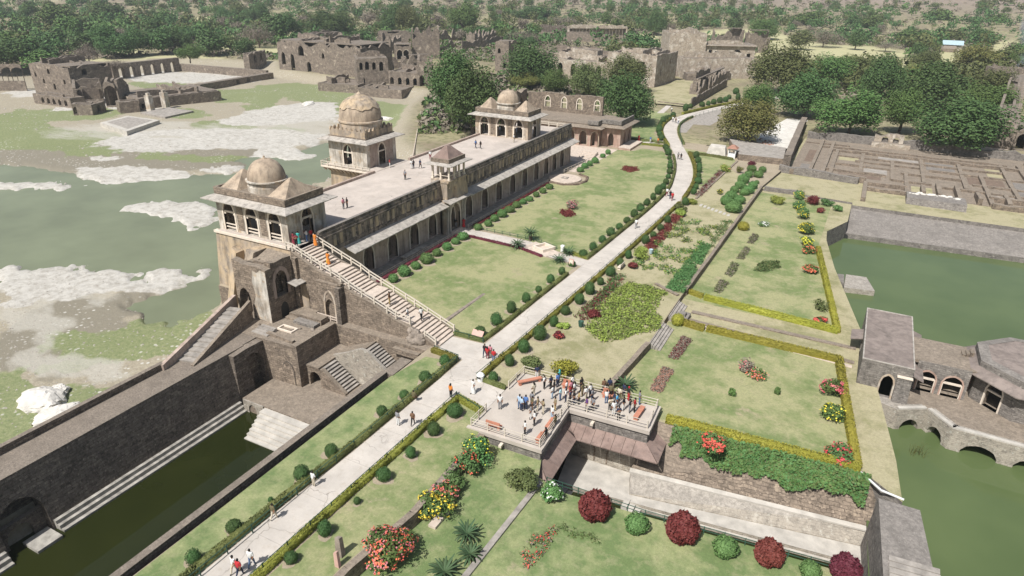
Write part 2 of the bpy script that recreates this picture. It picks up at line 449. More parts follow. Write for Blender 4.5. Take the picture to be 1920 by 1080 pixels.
ROCKS = [(-159.7, 79.4, 9.3, 5.4, -3.4, 1.9), (-151.1, 94.2, 9.9, 5.8, -7.2, 5.0), (-168.0, 104.4, 3.8, 2.3, -2.6, 1.7), (-120.3, 83.8, 8.6, 5.0, -5.0, 3.9), (-110.3, 81.9, 4.4, 2.5, -3.7, 3.0), (-136.0, 109.2, 4.1, 2.4, -2.8, 2.4), (-167.3, 127.2, 21.9, 13.3, -11.3, 9.2), (-149.7, 137.9, 14.0, 8.5, -9.2, 9.0), (-131.9, 127.9, 8.2, 4.9, -5.0, 5.1), (-171.9, 169.1, 13.4, 8.3, -11.0, 11.3), (-171.9, 155.1, 8.5, 5.2, -6.5, 6.2), (-173.4, 186.2, 7.9, 5.0, -6.6, 7.4), (-99.5, 54.4, 13.3, 7.4, -4.2, 2.7), (-103.8, 47.4, 4.7, 2.6, -2.6, 1.5), (-112.9, 50.2, 2.8, 1.6, -2.2, 1.2), (-90.9, 63.8, 4.4, 2.5, -2.2, 1.7), (-247.5, 145.8, 9.1, 5.8, -12.3, 7.8), (-227.5, 152.1, 9.1, 5.7, -9.3, 6.7), (-149.5, 172.1, 4.4, 2.7, -4.1, 4.9), (-277.8, 209.0, 19.0, 12.7, -14.6, 11.5), (-252.0, 215.8, 11.3, 7.5, -10.4, 9.3), (-284.5, 150.5, 6.5, 4.2, -8.9, 5.1)]
PALE = [(-94.7, 40.9, 4.3, 2.4, -7.1, 4.0), (-86.0, 36.0, 3.4, 1.9, -6.0, 3.3), (-77.9, 36.9, 4.1, 2.3, -3.3, 2.0), (-99.7, 49.7, 10.1, 5.6, -4.4, 2.7), (-153.5, 154.7, 15.1, 9.2, -17.1, 18.0), (-182.1, 128.2, 31.0, 18.9, -12.7, 9.6)]
GRASS = [(-170.4, 108.3, 13.9, 8.3, -4.2, 3.0), (-148.2, 114.8, 13.7, 8.2, -2.7, 2.3), (-153.4, 145.7, 7.9, 4.8, -5.4, 5.4), (-202.8, 149.9, 8.7, 5.4, -6.3, 5.0), (-167.1, 190.2, 7.9, 5.0, -10.0, 11.7), (-203.1, 105.5, 19.5, 11.8, -14.7, 8.5), (-226.7, 114.5, 7.9, 4.8, -24.5, 13.7), (-231.4, 132.0, 12.7, 7.9, -10.7, 6.6), (-219.8, 184.6, 11.7, 7.5, -13.9, 12.2), (-207.8, 189.2, 10.0, 6.4, -15.0, 14.3), (-172.6, 143.0, 9.4, 5.8, -10.0, 8.8), (-205.6, 209.5, 17.7, 11.5, -11.8, 12.4), (-144.9, 185.9, 9.1, 5.7, -15.5, 20.4), (-130.7, 159.5, 5.4, 3.3, -7.6, 9.5), (-189.4, 204.0, 10.2, 6.6, -10.5, 11.6), (-77.7, 43.6, 8.7, 4.8, -4.3, 3.0), (-73.9, 30.9, 7.5, 4.1, -7.3, 4.2), (-68.7, 25.9, 2.8, 1.5, -4.4, 2.4), (-74.9, 49.3, 3.6, 2.0, -3.1, 2.5), (-262.9, 189.6, 10.6, 7.0, -10.2, 7.8), (-185.2, 172.5, 6.1, 3.8, -10.7, 10.4), (-177.7, 236.3, 11.1, 7.2, -8.9, 12.0)]
WET = [(-131.1, 63.0, 20.6, 11.8, -25.3, 14.5), (-108.8, 72.5, 12.3, 7.0, -19.7, 15.0), (-123.9, 94.4, 22.5, 13.1, -13.1, 11.0), (-141.4, 84.3, 21.2, 12.3, -8.0, 5.4), (-122.3, 121.7, 10.1, 6.0, -11.1, 11.7), (-123.0, 134.2, 7.1, 4.3, -10.3, 11.7), (-165.3, 82.5, 13.1, 7.7, -9.8, 5.6), (-84.1, 54.7, 6.3, 3.5, -4.3, 3.3), (-87.2, 62.8, 4.3, 2.4, -4.8, 3.9)]
MUD = [(-165.1, 100.3, 33.1, 19.7, -14.8, 10.0), (-137.2, 116.9, 22.6, 13.4, -8.3, 7.6), (-144.6, 77.2, 14.9, 8.7, -5.1, 3.1), (-87.0, 42.6, 7.8, 4.3, -8.6, 5.4), (-85.5, 57.6, 6.1, 3.4, -2.9, 2.3), (-89.4, 49.3, 7.7, 4.3, -4.7, 3.2), (-119.9, 56.6, 6.1, 3.5, -7.4, 4.2)]
FIELDS = [(-26.8, 487.8, 44.0, 31.9, -4.1, 58.1), (-1.2, 424.0, 32.9, 22.7, -1.1, 46.1), (-54.9, 510.5, 24.9, 18.4, -6.3, 51.9), (-131.0, 482.7, 21.5, 16.2, -9.3, 33.2), (-103.7, 584.1, 32.2, 25.4, -9.8, 52.0), (-296.6, 230.4, 22.2, 15.4, -16.2, 13.0), (-316.2, 300.7, 14.4, 10.6, -16.0, 15.6), (-303.7, 184.6, 10.8, 7.3, -13.1, 8.4), (-345.0, 295.4, 12.1, 8.9, -15.2, 13.4), (-371.7, 385.0, 14.4, 11.4, -16.5, 17.4), (-283.5, 430.5, 15.0, 11.7, -12.7, 19.4), (-126.9, 540.8, 37.2, 28.9, -9.9, 40.8), (-163.2, 524.6, 13.4, 10.4, -9.5, 29.7), (42.5, 492.6, 17.0, 12.0, 4.9, 74.2), (-76.2, 562.2, 17.1, 13.2, -7.8, 52.7), (-311.9, 236.5, 18.6, 13.1, -17.5, 13.8), (-305.2, 163.2, 10.2, 6.8, -18.7, 10.7), (-326.5, 209.7, 13.7, 9.6, -15.5, 10.5), (-450.5, 328.4, 8.1, 6.4, -31.1, 23.3), (-404.2, 347.4, 13.7, 10.8, -17.3, 15.2), (-792.4, 441.2, 20.2, 20.6, -61.0, 34.8), (75.6, 574.8, 13.0, 9.5, 7.6, 67.8), (-367.1, 464.2, 13.0, 10.8, -14.7, 18.8), (-209.6, 594.8, 18.8, 15.6, -9.2, 25.7), (-253.0, 505.9, 13.4, 10.8, -10.0, 19.9), (-371.2, 249.1, 8.9, 6.5, -20.4, 14.2), (-508.9, 428.3, 12.8, 11.2, -26.8, 23.0)]
HILLF = [(-100.4, 991.3, 34.8, 33.3, -8.5, 78.3), (23.3, 1275.8, 59.0, 60.3, 1.1, 97.0), (-154.9, 770.3, 23.2, 20.5, -8.3, 39.9), (-279.0, 1010.0, 35.5, 37.0, -19.7, 70.3), (-468.4, 812.5, 29.7, 31.0, -22.4, 38.8)]

def terrain_height(x, y):
    dl = in_poly(x, y, LAKE)
    h = np.zeros(x.shape)
    r = np.hypot(x, y)
    h += (fbm(x * .02, y * .02, 9) - .5) * 2.0 * sstep(340, 520, r)
    # hills beyond the plateau
    s = sstep(520, 1900, r)
    h += s * (150 * fbm(x * .0011, y * .0011, 21, 5) - 5) + s * 22 * (fbm(x * .006, y * .006, 5) - .5)
    rock = ell_mask(x, y, ROCKS, .28, .10, 3); wet = ell_mask(x, y, WET, .30, .06, 11, .2)
    rc = x * .89 + y * .456; dc_ = -x * .456 + y * .89
    rock = rock * sstep(.40, .60, fbm(rc * .05, dc_ * .24, 33, 5) + .26 * rock)
    lake = -2.75 + (fbm(x * .08, y * .08, 2) - .5) * .5 - wet * (1 - .0) * .9 + rock * (.03 + .16 * fbm(x * .35, y * .35, 8) ** 2) + rock * wet * .70
    k = sstep(0, 9, dl)
    h = h * (1 - k) + lake * k
    # rough bank beside the pool of the ruins and the palace
    dc = in_poly(x, y, COURT)
    k2 = sstep(.5, 3.5, dc)
    h = h * (1 - k2) - 9.5 * k2
    return h, rock * k, wet * k, dl, dc

def build_terrain():
    a_in = np.radians(np.linspace(-74, 22, 760))
    a_out = np.radians(np.linspace(22, 286, 80))[1:-1]
    ang = np.concatenate([a_in, a_out])
    rad = np.concatenate([[2, 12, 22], np.geomspace(30, 420, 270), np.geomspace(420, 7000, 130)[1:]])
    A, Rr = np.meshgrid(ang, rad)
    x = Rr * np.sin(A); y = Rr * np.cos(A)
    h, rock, wet, dl, dc = terrain_height(x, y)
    grass = ell_mask(x, y, GRASS, .30, .09, 5) * sstep(0, 8, dl) * (1 - .8 * rock)
    mud = np.maximum(ell_mask(x, y, MUD, .30, .08, 6), wet)
    pale = ell_mask(x, y, PALE, .35, .1, 15, .5)
    field = ell_mask(x, y, FIELDS, .25, .05, 7, .12) * (dl < 0)
    na, nr = len(ang), len(rad)
    v = np.stack([x, y, h], -1).reshape(-1, 3)
    i = np.arange(nr - 1)[:, None] * na + np.arange(na)[None, :]
    j = np.arange(nr - 1)[:, None] * na + (np.arange(na)[None, :] + 1) % na
    q = np.stack([i, i + na, j + na, j], -1).reshape(-1, 4)
    me = np_mesh('ground', v, q, M_terrain(), smooth=True)
    ca = me.color_attributes.new('cover', 'FLOAT_COLOR', 'POINT')
    inlake = sstep(-3, 4, dl)
    ca.data.foreach_set('color', np.stack([rock, grass, mud, inlake], -1).reshape(-1).astype(np.float32))
    cb = me.color_attributes.new('land', 'FLOAT_COLOR', 'POINT')
    hill = sstep(700, 1050, np.hypot(x, y))
    cb.data.foreach_set('color', np.stack([field, hill, pale, np.ones_like(wet)], -1).reshape(-1).astype(np.float32))
    o = link('ground', me)
    tag(o, 'dry lake bed, scrubland and far brown hills around the palace', 'ground', kind='structure')

def M_terrain():
    t = NT('terrain'); p = t.pos()
    a1 = t.n('Attribute'); a1.attribute_name = 'cover'; a2 = t.n('Attribute'); a2.attribute_name = 'land'
    s1 = t.n('SeparateColor'); t.l(a1.outputs['Color'], s1.inputs[0]); rock, grass, mud = s1.outputs[0], s1.outputs[1], s1.outputs[2]
    s2 = t.n('SeparateColor'); t.l(a2.outputs['Color'], s2.inputs[0]); field, hill, pale = s2.outputs[0], s2.outputs[1], s2.outputs[2]
    lake = a1.outputs['Alpha']
    mp = t.n('Mapping'); mp.vector_type = 'POINT'; mp.inputs['Rotation'].default_value = (0, 0, -math.radians(27)); mp.inputs['Scale'].default_value = (.3, 1.0, 1.0); t.l(p, mp.inputs['Vector']); sp = mp.outputs[0]
    nz = t.noise(p, .5, 6, .68); nf = t.noise(p, 2.2, 5, .7); nb = t.noise(p, .06, 5, .6)
    # plateau: dry grass, bare earth, patches of scrubby green
    land = t.mix(t.ramp(nb, [(.38, 0.0), (.60, 1.0)]), (.225, .185, .125), (.29, .26, .155))
    land = t.mix(t.ramp(nz, [(.48, 0.0), (.62, 1.0)]), land, (.15, .145, .07))
    land = t.mix(field, land, t.mix(nb, (.44, .40, .235), (.37, .36, .20)))
    hillc = t.mix(t.ramp(t.noise(p, .012, 7, .7), [(.35, 0.0), (.62, 1.0)]), (.19, .15, .125), (.27, .212, .172))
    hillc = t.mix(t.ramp(t.noise(p, .05, 6, .75), [(.56, 0.0), (.72, 1.0)]), hillc, (.13, .115, .085))
    land = t.mix(hill, land, hillc)
    # lake bed
    bed = t.mix(t.ramp(nf, [(.35, 0.0), (.65, 1.0)]), (.26, .225, .165), (.35, .31, .235))
    g = t.math('MULTIPLY', t.ramp(t.math('ADD', grass, t.math('MULTIPLY', t.math('SUBTRACT', nz, .5), .9)), [(.35, 0.0), (.6, 1.0)]), .92)
    bed = t.mix(t.ramp(t.math('ADD', mud, t.math('MULTIPLY', t.math('SUBTRACT', nz, .5), .5)), [(.3, 0.0), (.7, 1.0)]), bed, t.mix(nf, (.185, .165, .125), (.235, .21, .16)))
    bed = t.mix(g, bed, t.mix(t.ramp(nf, [(.3, 0.0), (.7, 1.0)]), (.125, .165, .065), (.24, .25, .125)))
    peb = t.n('TexVoronoi'); peb.inputs['Scale'].default_value = 1.1; t.l(p, peb.inputs['Vector'])
    pb = t.math('MULTIPLY', t.ramp(peb.outputs['Distance'], [(.16, 1.0), (.26, 0.0)]), t.ramp(t.noise(p, .12, 4), [(.48, 0.0), (.6, 1.0)]))
    bed = t.mix(t.math('MULTIPLY', pb, .9), bed, (.50, .48, .43))
    bed = t.mix(t.math('MULTIPLY', t.ramp(t.math('ADD', pale, t.math('MULTIPLY', t.math('SUBTRACT', t.noise(sp, .3, 6, .75), .5), 1.6)), [(.5, 0.0), (1.0, 1.0)]), .7), bed, t.mix(nf, (.36, .335, .285), (.46, .435, .38)))
    rk = t.ramp(t.math('ADD', rock, t.math('ADD', t.math('MULTIPLY', t.math('SUBTRACT', t.noise(sp, .8, 6, .7), .5), .9), t.math('MULTIPLY', t.math('SUBTRACT', t.noise(sp, .22, 6, .7), .5), 1.1))), [(.32, 0.0), (.60, 1.0)])
    rockc = t.mix(t.ramp(t.noise(p, .9, 6, .72), [(.33, 0.0), (.56, 1.0)]), (.30, .275, .235), (.47, .445, .40))
    bed = t.mix(rk, bed, rockc)
    t.col(t.mix(lake, land, bed)); t.rough(.95)
    t.bump(t.noise(p, 1.4, 6, .72), .8, .16)
    return t.m
build_terrain()

def sheet(name, poly, z, mat, label, cat, kind='structure', sub=0):
    m = MB()
    a = sum(poly[i][0] * poly[(i + 1) % len(poly)][1] - poly[(i + 1) % len(poly)][0] * poly[i][1] for i in range(len(poly)))
    if a < 0: poly = poly[::-1]
    m.face([(q[0], q[1], z) for q in poly])
    o = m.build(name, mat)
    return tag(o, label, cat, kind=kind)
def block(name, poly, z0, z1, side, top, label, cat):
    m = MB(); m.prism([(q[0], q[1]) for q in poly], z0, z1, 0, 1)
    return tag(m.build(name, [side, top]), label, cat, kind='structure')

# water
sheet('lake_water', [(-63, -120), (-63, 56), (-90, 130), (-150, 232), (-330, 250), (-400, 120), (-340, -120)], -3.12, MT['water_lake'], 'pale green shallow lake water west of the palace', 'water')
sheet('tank_water', [(-61.5, -60), (-39.5, -60), (-39.5, 47), (-61.5, 47)], -7.0, MT['water_tank'], 'dark olive water in the stepped tank below the long wall', 'water')
sheet('tank_water', [(9.0, 30), (140, 20), (140, 142), (-4, 142), (-4, 118), (2, 95), (5, 80), (7.5, 58)], -4.25, MT['water_green'], 'green water of the tank around the bridge pavilion', 'water')
sheet('channel_water', [(-24, 38), (7.9, 42), (7.9, 56), (-24, 54)], -6.8, MT['water_tank'], 'narrow strip of olive water in the sunken channel', 'water')

# ground blocks, each a solid with masonry sides
D, ST = MT['dirt'], MT['stone']
block('court_ground', [(-41.2, -60), (-27.9, -60), (-27.6, 27), (-26.4, 34), (-26.6, 45.9), (-28.2, 46.0), (-28.2, 57.4), (-19.2, 58.6), (-18.4, 64), (-17.6, 70), (-17.6, 88), (-17.2, 120), (-16.6, 149), (-14.3, 170), (-14, 183.5), (-63, 183.5), (-76, 150), (-76, 57.7), (-40.2, 57.7), (-40.2, 50)],
      -9.5, 0.0, ST, D, 'sandy level ground of the palace court', 'ground')
block('lower_garden_ground', [(-27.9, -60), (10, -60), (10, 45.6), (4.8, 45.5), (-17, 43.4), (-19.6, 44.2), (-20.6, 47), (-26.5, 46.6), (-26.4, 34), (-27.6, 27)],
      -9.5, -1.2, ST, MT['lawn_green'], 'green lower garden lawn beyond the low stone step', 'lawn')
block('tank_garden_ground', [(-19, 58.9), (-12.6, 57.2), (6.4, 58.8), (9.7, 55.9), (9.2, 62), (8.2, 69), (6.9, 78), (5.7, 86.5), (3.2, 98), (.6, 110), (-1.6, 123), (-1.9, 128), (1.1, 136), (1.2, 148), (-15, 149.5), (-16.7, 149), (-17.3, 120), (-17.7, 88), (-17.7, 70), (-18.5, 64)],
      -9.5, -0.8, MT['stone_grey'], MT['lawn_dry'], 'dry grass garden terrace beside the green tank', 'garden')
block('ruin_ground', [(-14.1, 170), (-16.5, 149.2), (-14.9, 149.7), (1.25, 148.2), (1.3, 146.2), (70, 147.5), (120, 160), (120, 215), (-14, 215)],
      -9.5, -0.45, MT['stone_grey'], MT['lawn_dry'], 'dry ground under the ruined foundations', 'ground')
# sloping stone apron into the tank
def f(m):
    m.hexa([(-2.0, 136.4, -6), (90, 142.5, -6), (90, 150, -6), (1.2, 147, -6)], [(-2.0, 136.4, -3.4), (90, 142.5, -3.4), (90, 150, -0.9), (1.2, 147, -0.9)])
    m.hexa([(-2.0, 136.2, -7), (90, 142.3, -7), (90, 142.6, -7), (-2.0, 136.5, -7)], [(-2.0, 136.2, -3.3), (90, 142.3, -3.3), (90, 142.6, -3.3), (-2.0, 136.5, -3.3)])
ap = thing('tank_bank', 'sloping grey stone bank between the ruined foundations and the green water', 'bank')
part('slope', ap, MT['stone_grey'], f)
def f(m):
    m.lathe((2.2, 136.45, -3.75), [(0.0, 0), (.55, 0), (.55, .02)], 10)
part('drain_mouth', ap, MT['black'], lambda m: [m.bar((1.2, 136.2, -3.95), (1.2, 137.2, -3.95), .55, n=10)])  # solid black plug, the shade inside the pipe put into its colour

# lawns laid over the court
L = MT['lawn']
sheet('lawn', [(-56.6, 62.4), (-39.3, 62.2), (-35.7, 61.6), (-34.6, 88.9), (-41, 90.0), (-47.5, 91.5), (-56.6, 91.8)], .012, L, 'square lawn between the stair and the palace gate path', 'lawn')
sheet('lawn', [(-56.8, 96.3), (-46, 95.2), (-39.5, 93.2), (-34.6, 92.4), (-33.7, 126), (-33.9, 136), (-35.3, 145), (-38.1, 157), (-42.6, 170), (-49.8, 170.3), (-50.8, 166.5), (-55, 165.3), (-56.8, 150), (-54.5, 138.4), (-51.2, 136.8), (-50.4, 133), (-53, 129.2), (-56.8, 128.6)], .012, L, 'long lawn in front of the northern half of the palace', 'lawn')
sheet('lawn', [(-40.4, -40), (-37.3, -40), (-36.1, 55.9), (-39.4, 55.4), (-40.4, 50)], .012, MT['lawn_green'], 'grass strip between the stepped tank and the path', 'lawn')
sheet('lawn', [(-32.3, -40), (-27.9, -40), (-27.7, 27), (-26.6, 34), (-26.8, 45.6), (-28.2, 49.5), (-31.6, 50.2)], .012, L, 'patchy grass strip along the lower side of the path', 'lawn')
sheet('lawn', [(-31.4, 54.2), (-28.3, 54.0), (-28.3, 57.7), (-19.3, 58.7), (-18.5, 64), (-17.7, 70), (-17.7, 88), (-17.3, 120), (-16.8, 148), (-25, 160), (-29.0, 150), (-28.9, 131), (-29.1, 108), (-30.2, 76)], .010, MT['lawn_dry'], 'dry grass around the flower beds', 'lawn')
sheet('lawn', [(-31.0, 143.6), (-33.4, 155.4), (-36.9, 166.5), (-40.6, 176.4), (-27, 172), (-25.4, 168), (-27.5, 143)], .014, L, 'lawn wedge inside the bend of the path', 'lawn')
sheet('lawn', [(-57.5, 176.5), (-52.5, 171), (-47, 180), (-52, 188), (-57, 210), (-57, 224), (-66, 226), (-72, 212), (-66, 190)], .02, MT['lawn_green'], 'shaded lawn behind the north annex', 'lawn')
sheet('lawn', [(-18.9, 59.2), (-12.8, 57.6), (5.9, 58.4), (3.1, 79.1), (-17.4, 79.4), (-17.5, 70)], -.785, L, 'square tank garden lawn inside the yellow hedge', 'lawn')
sheet('lawn', [(-17.4, 87.2), (2.2, 86.8), (-2.6, 115.5), (-2.4, 146), (-16.4, 147.5), (-17.1, 120)], -.785, L, 'long tank garden lawn north of the stone walk', 'lawn')

# the path
PL = [(-36.9, -40), (-36.3, 21.5), (-35.6, 38.4), (-35.3, 57.2), (-34.9, 61), (-34.4, 76), (-33.8, 90), (-33.2, 108), (-32.8, 121), (-33.0, 135), (-34.4, 144.6), (-37.2, 157.2), (-41.8, 171), (-48.4, 186.6), (-51.9, 197.7), (-53.6, 209.1), (-53.2, 220.7), (-50.1, 232.7), (-45.4, 247.7), (-38, 266), (-28, 292), (-20, 330)]
PR = [(-33.3, -40), (-32.8, 21.5), (-32.4, 38.4), (-31.9, 57.2), (-31.6, 61), (-30.9, 76), (-30.3, 90), (-29.7, 108), (-29.4, 121), (-29.4, 131.4), (-30.5, 143.6), (-32.8, 154.8), (-36.4, 166.2), (-42, 180.5), (-46.6, 193), (-49.6, 205.1), (-50.0, 216.5), (-47.6, 229.6), (-43.2, 243.7), (-36, 262), (-26, 288), (-16, 328)]
m = MB()
def cr(P, k=5):
    out = []
    for i in range(len(P) - 1):
        p0 = P[max(i - 1, 0)]; p1 = P[i]; p2 = P[i + 1]; p3 = P[min(i + 2, len(P) - 1)]
        for s in range(k):
            t = s / k
            out.append(tuple(.5 * ((2 * p1[a]) + (-p0[a] + p2[a]) * t + (2 * p0[a] - 5 * p1[a] + 4 * p2[a] - p3[a]) * t * t + (-p0[a] + 3 * p1[a] - 3 * p2[a] + p3[a]) * t ** 3) for a in (0, 1)))
    out.append(P[-1]); return out
pl, pr = cr(PL), cr(PR)
for i in range(len(pl) - 1):
    m.face([(*pl[i], .03), (*pr[i], .03), (*pr[i + 1], .03), (*pl[i + 1], .03)])
    m.face([(*pr[i], -.2), (*pr[i + 1], -.2), (*pr[i + 1], .03), (*pr[i], .03)])
    m.face([(*pl[i + 1], -.2), (*pl[i], -.2), (*pl[i], .03), (*pl[i + 1], .03)])
pth = tag(m.build('path', MT['path']), 'pale concrete path curving from the tank to the far trees', 'path', kind='structure')
JM = MB()
for y in np.arange(16, 126, 5.2):
    k = np.interp(y, [q[1] for q in PL[:9]], [q[0] for q in PL[:9]]); k2 = np.interp(y, [q[1] for q in PR[:9]], [q[0] for q in PR[:9]])
    JM.hexa([(k, y, .0), (k2, y, .0), (k2, y + .03, .0), (k, y + .03, .0)], [(k, y, .034), (k2, y, .034), (k2, y + .03, .034), (k, y + .03, .034)])
j = JM.build('expansion_joint', MT['step_grey'], pth); j['kind'] = 'stuff'
sheet('path', [(-39.5, 57.2), (-35.2, 56.8), (-34.9, 61.2), (-39.3, 60.9)], .034, MT['path'], 'short concrete apron from the stair foot to the path', 'path')
sheet('path', [(-58.6, 92.2), (-45.2, 92.0), (-40.6, 90.4), (-33.9, 89.3), (-33.7, 91.9), (-39.6, 92.8), (-45.2, 94.9), (-58.6, 95.2)], .034, MT['path'], 'narrow cross path from the gate arch to the main path', 'path')
sheet('path', [(-32.2, 50.8), (-28.1, 49.6), (-28.1, 53.6), (-32.0, 53.9)], .034, MT['path'], 'short concrete link from the path to the viewing deck', 'path')
sheet('path', [(-60.2, 58), (-57.9, 58), (-57.9, 149), (-60.2, 149)], .02, MT['step_grey'], 'shaded stone walk along the foot of the palace wall', 'path')
sheet('path', [(-57.9, 139.5), (-55, 139.5), (-54.8, 165.5), (-67, 165.5), (-67, 149), (-57.9, 149)], .02, MT['step'], 'paved forecourt between the palace and the north annex', 'path')
sheet('path', [(-48.53, 216.71), (-48.78, 227.20), (-45.99, 239.17), (-43.88, 240.49), (-40.61, 219.35), (-41.19, 210.32), (-46.01, 209.47), (-44.81, 196.14), (-46.59, 195.05), (-49.15, 207.53)], .016, MT['step_grey'], 'grey asphalt patch beside the far bend of the path', 'path')
sheet('path', [(-57.5, 176.3), (-51.5, 174.9), (-46.9, 181), (-47.6, 183), (-52, 177.6), (-57.5, 178.6)], .03, MT['path'], 'side path from the annex to the main path', 'path')
sheet('path', [(-61.16, 221.95), (-62.56, 239.72), (-60.79, 239.42), (-59.14, 223.22)], .03, MT['path'], 'short path to the walled grass platform', 'path')
sheet('path', [(-26.39, 201.24), (-22.16, 235.16), (-15.94, 236.08), (-16.56, 190.07), (-22.88, 184.31)], .05, MT['rock'], 'bright lime yard under the yellowing tree', 'yard')

# ================================================================ walls with real arched openings
def arch_z(t, spring, apex):
    """pointed arch, t in 0..1 across the opening"""
    u = abs(2 * t - 1)
    R = 1.35
    c = R - 1
    z = math.sqrt(max(R * R - (u + c) ** 2, 0)) / math.sqrt(R * R - c * c)
    return spring + (apex - spring) * z

def wall(m, A, B, z0, top, t, ops=(), mi=0, crumble=0.0, seed=0, mi_in=None, step=1.2):
    """A -> B left to right seen from outside; ops: (centre, width, sill, spring, apex) in metres along the wall, heights absolute"""
    A = Vector(A[:2]); B = Vector(B[:2]); Ln = (B - A).length; d = (B - A) / Ln; nrm = Vector((-d.y, d.x))
    mi_in = mi if mi_in is None else mi_in
    us = {0.0, Ln}
    for c, w, s, sp, ap in ops:
        n = 8 if ap > sp else 1
        for k in range(n + 1): us.add(round(min(max(c - w / 2 + w * k / n, 0), Ln), 4))
    if crumble:
        k = max(2, int(Ln / step))
        for i in range(1, k): us.add(round(Ln * i / k, 4))
    us = sorted(us)
    def tp(u):
        if not crumble: return top
        return top - crumble * float(fbm(np.array(u * .33 + seed * 7.7), np.array(seed * 3.1), seed, 3)) ** 1.6 * 1.6
    def P(u, dd, z): q = A + d * u + nrm * dd; return (q.x, q.y, z)
    for a, b in zip(us[:-1], us[1:]):
        if b - a < 1e-4: continue
        mid = (a + b) / 2; op = None
        for o in ops:
            if o[0] - o[1] / 2 < mid < o[0] + o[1] / 2: op = o
        ta, tb = tp(a), tp(b)
        spans = []
        if op is None: spans.append((z0, z0, ta, tb))
        else:
            c, w, s, sp, ap = op
            if s > z0 + 1e-3: spans.append((z0, z0, s, s))
            za = arch_z((a - c + w / 2) / w, sp, ap) if ap > sp else sp
            zb = arch_z((b - c + w / 2) / w, sp, ap) if ap > sp else sp
            if min(ta, tb) > max(za, zb): spans.append((za, zb, ta, tb))
        for k, (l0, l1, h0, h1) in enumerate(spans):
            m.face([P(a, 0, l0), P(b, 0, l1), P(b, 0, h1), P(a, 0, h0)], mi)
            m.face([P(b, t, l1), P(a, t, l0), P(a, t, h0), P(b, t, h1)], mi_in)
            m.face([P(a, 0, h0), P(b, 0, h1), P(b, t, h1), P(a, t, h0)], mi)
            if op is not None and (k == len(spans) - 1) and l0 > z0 + 1e-3:
                m.face([P(b, 0, l1), P(a, 0, l0), P(a, t, l0), P(b, t, l1)], mi_in)
    for c, w, s, sp, ap in ops:
        for u in (c - w / 2, c + w / 2):
            if 0.01 < u < Ln - .01: m.face([P(u, 0, max(s, z0)), P(u, t, max(s, z0)), P(u, t, sp), P(u, 0, sp)], mi_in)
    m.face([P(0, t, z0), P(0, 0, z0), P(0, 0, tp(0)), P(0, t, tp(0))], mi)
    m.face([P(Ln, 0, z0), P(Ln, t, z0), P(Ln, t, tp(Ln)), P(Ln, 0, tp(Ln))], mi)

def arch_ring(m, A, B, op, wd=.22, proud=.06, deep=.12, mi=0, legs=True):
    """pale moulding round an arched opening"""
    A = Vector(A[:2]); B = Vector(B[:2]); d = (B - A).normalized(); nrm = Vector((-d.y, d.x))
    c, w, s, sp, ap = op
    inn = [(c - w / 2, s)] if legs else []; out = [(c - w / 2 - wd, s)] if legs else []
    n = 10
    for k in range(n + 1):
        t = k / n
        inn.append((c - w / 2 + w * t, arch_z(t, sp, ap)))
        W2 = w + 2 * wd
        out.append((c - W2 / 2 + W2 * t, arch_z(t, sp, ap + wd * 1.3)))
    if legs: inn.append((c + w / 2, s)); out.append((c + w / 2 + wd, s))
    def P(q, dd): v = A + d * q[0] + nrm * dd; return (v.x, v.y, q[1])
    for i in range(len(inn) - 1):
        m.face([P(out[i], -proud), P(inn[i], -proud), P(inn[i + 1], -proud), P(out[i + 1], -proud)], mi)
        m.face([P(inn[i], -proud), P(inn[i], deep), P(inn[i + 1], deep), P(inn[i + 1], -proud)], mi)
        m.face([P(out[i], deep), P(out[i], -proud), P(out[i + 1], -proud), P(out[i + 1], deep)], mi)

def arch_fill(m, A, B, op, mi=0):
    c, w, s, sp, ap = op
    pts = [(c - w / 2, s)] + [(c - w / 2 + w * k / 10, arch_z(k / 10, sp, ap)) for k in range(11)] + [(c + w / 2, s)]
    m.face([(*along(A, B, u), z) for u, z in pts][::-1], mi)

def along(A, B, u, dd=0.0):
    A = Vector(A[:2]); B = Vector(B[:2]); d = (B - A).normalized(); nrm = Vector((-d.y, d.x)); q = A + d * u + nrm * dd
    return (q.x, q.y)

def wbox(m, A, B, u0, u1, d0, d1, z0, z1, mi=0):
    p = [along(A, B, u0, d0), along(A, B, u1, d0), along(A, B, u1, d1), along(A, B, u0, d1)]
    m.hexa([(*q, z0) for q in p], [(*q, z1) for q in p], mi)

def eave(parent, x0, y0, x1, y1, over, z_in, z_out, mat, slab=1.0, th=.11, sides='SENW', name='eave_slab'):
    """projecting stone eave: one object for each slab"""
    ci = [(x0, y0), (x1, y0), (x1, y1), (x0, y1)]
    co = [(x0 - over, y0 - over), (x1 + over, y0 - over), (x1 + over, y1 + over), (x0 - over, y1 + over)]
    for k, sd in enumerate('SENW'):
        if sd not in sides: continue
        a, b, c, d = ci[k], ci[(k + 1) % 4], co[k], co[(k + 1) % 4]
        n = max(2, int(math.dist(a, b) / slab))
        for i in range(n):
            s0, s1 = i / n, (i + 1) / n
            g = .006
            lp = lambda p, q, s: (p[0] + (q[0] - p[0]) * s, p[1] + (q[1] - p[1]) * s)
            i0, i1, o0, o1 = lp(a, b, s0 + g / n), lp(a, b, s1 - g / n), lp(c, d, s0 + g / n), lp(c, d, s1 - g / n)
            dz = random.uniform(-.02, .02)
            m = MB()
            m.hexa([(*o0, z_out + dz), (*o1, z_out + dz), (*i1, z_in + dz), (*i0, z_in + dz)], [(*o0, z_out + th + dz), (*o1, z_out + th + dz), (*i1, z_in + th + dz), (*i0, z_in + th + dz)])
            m.build(name, mat, parent)

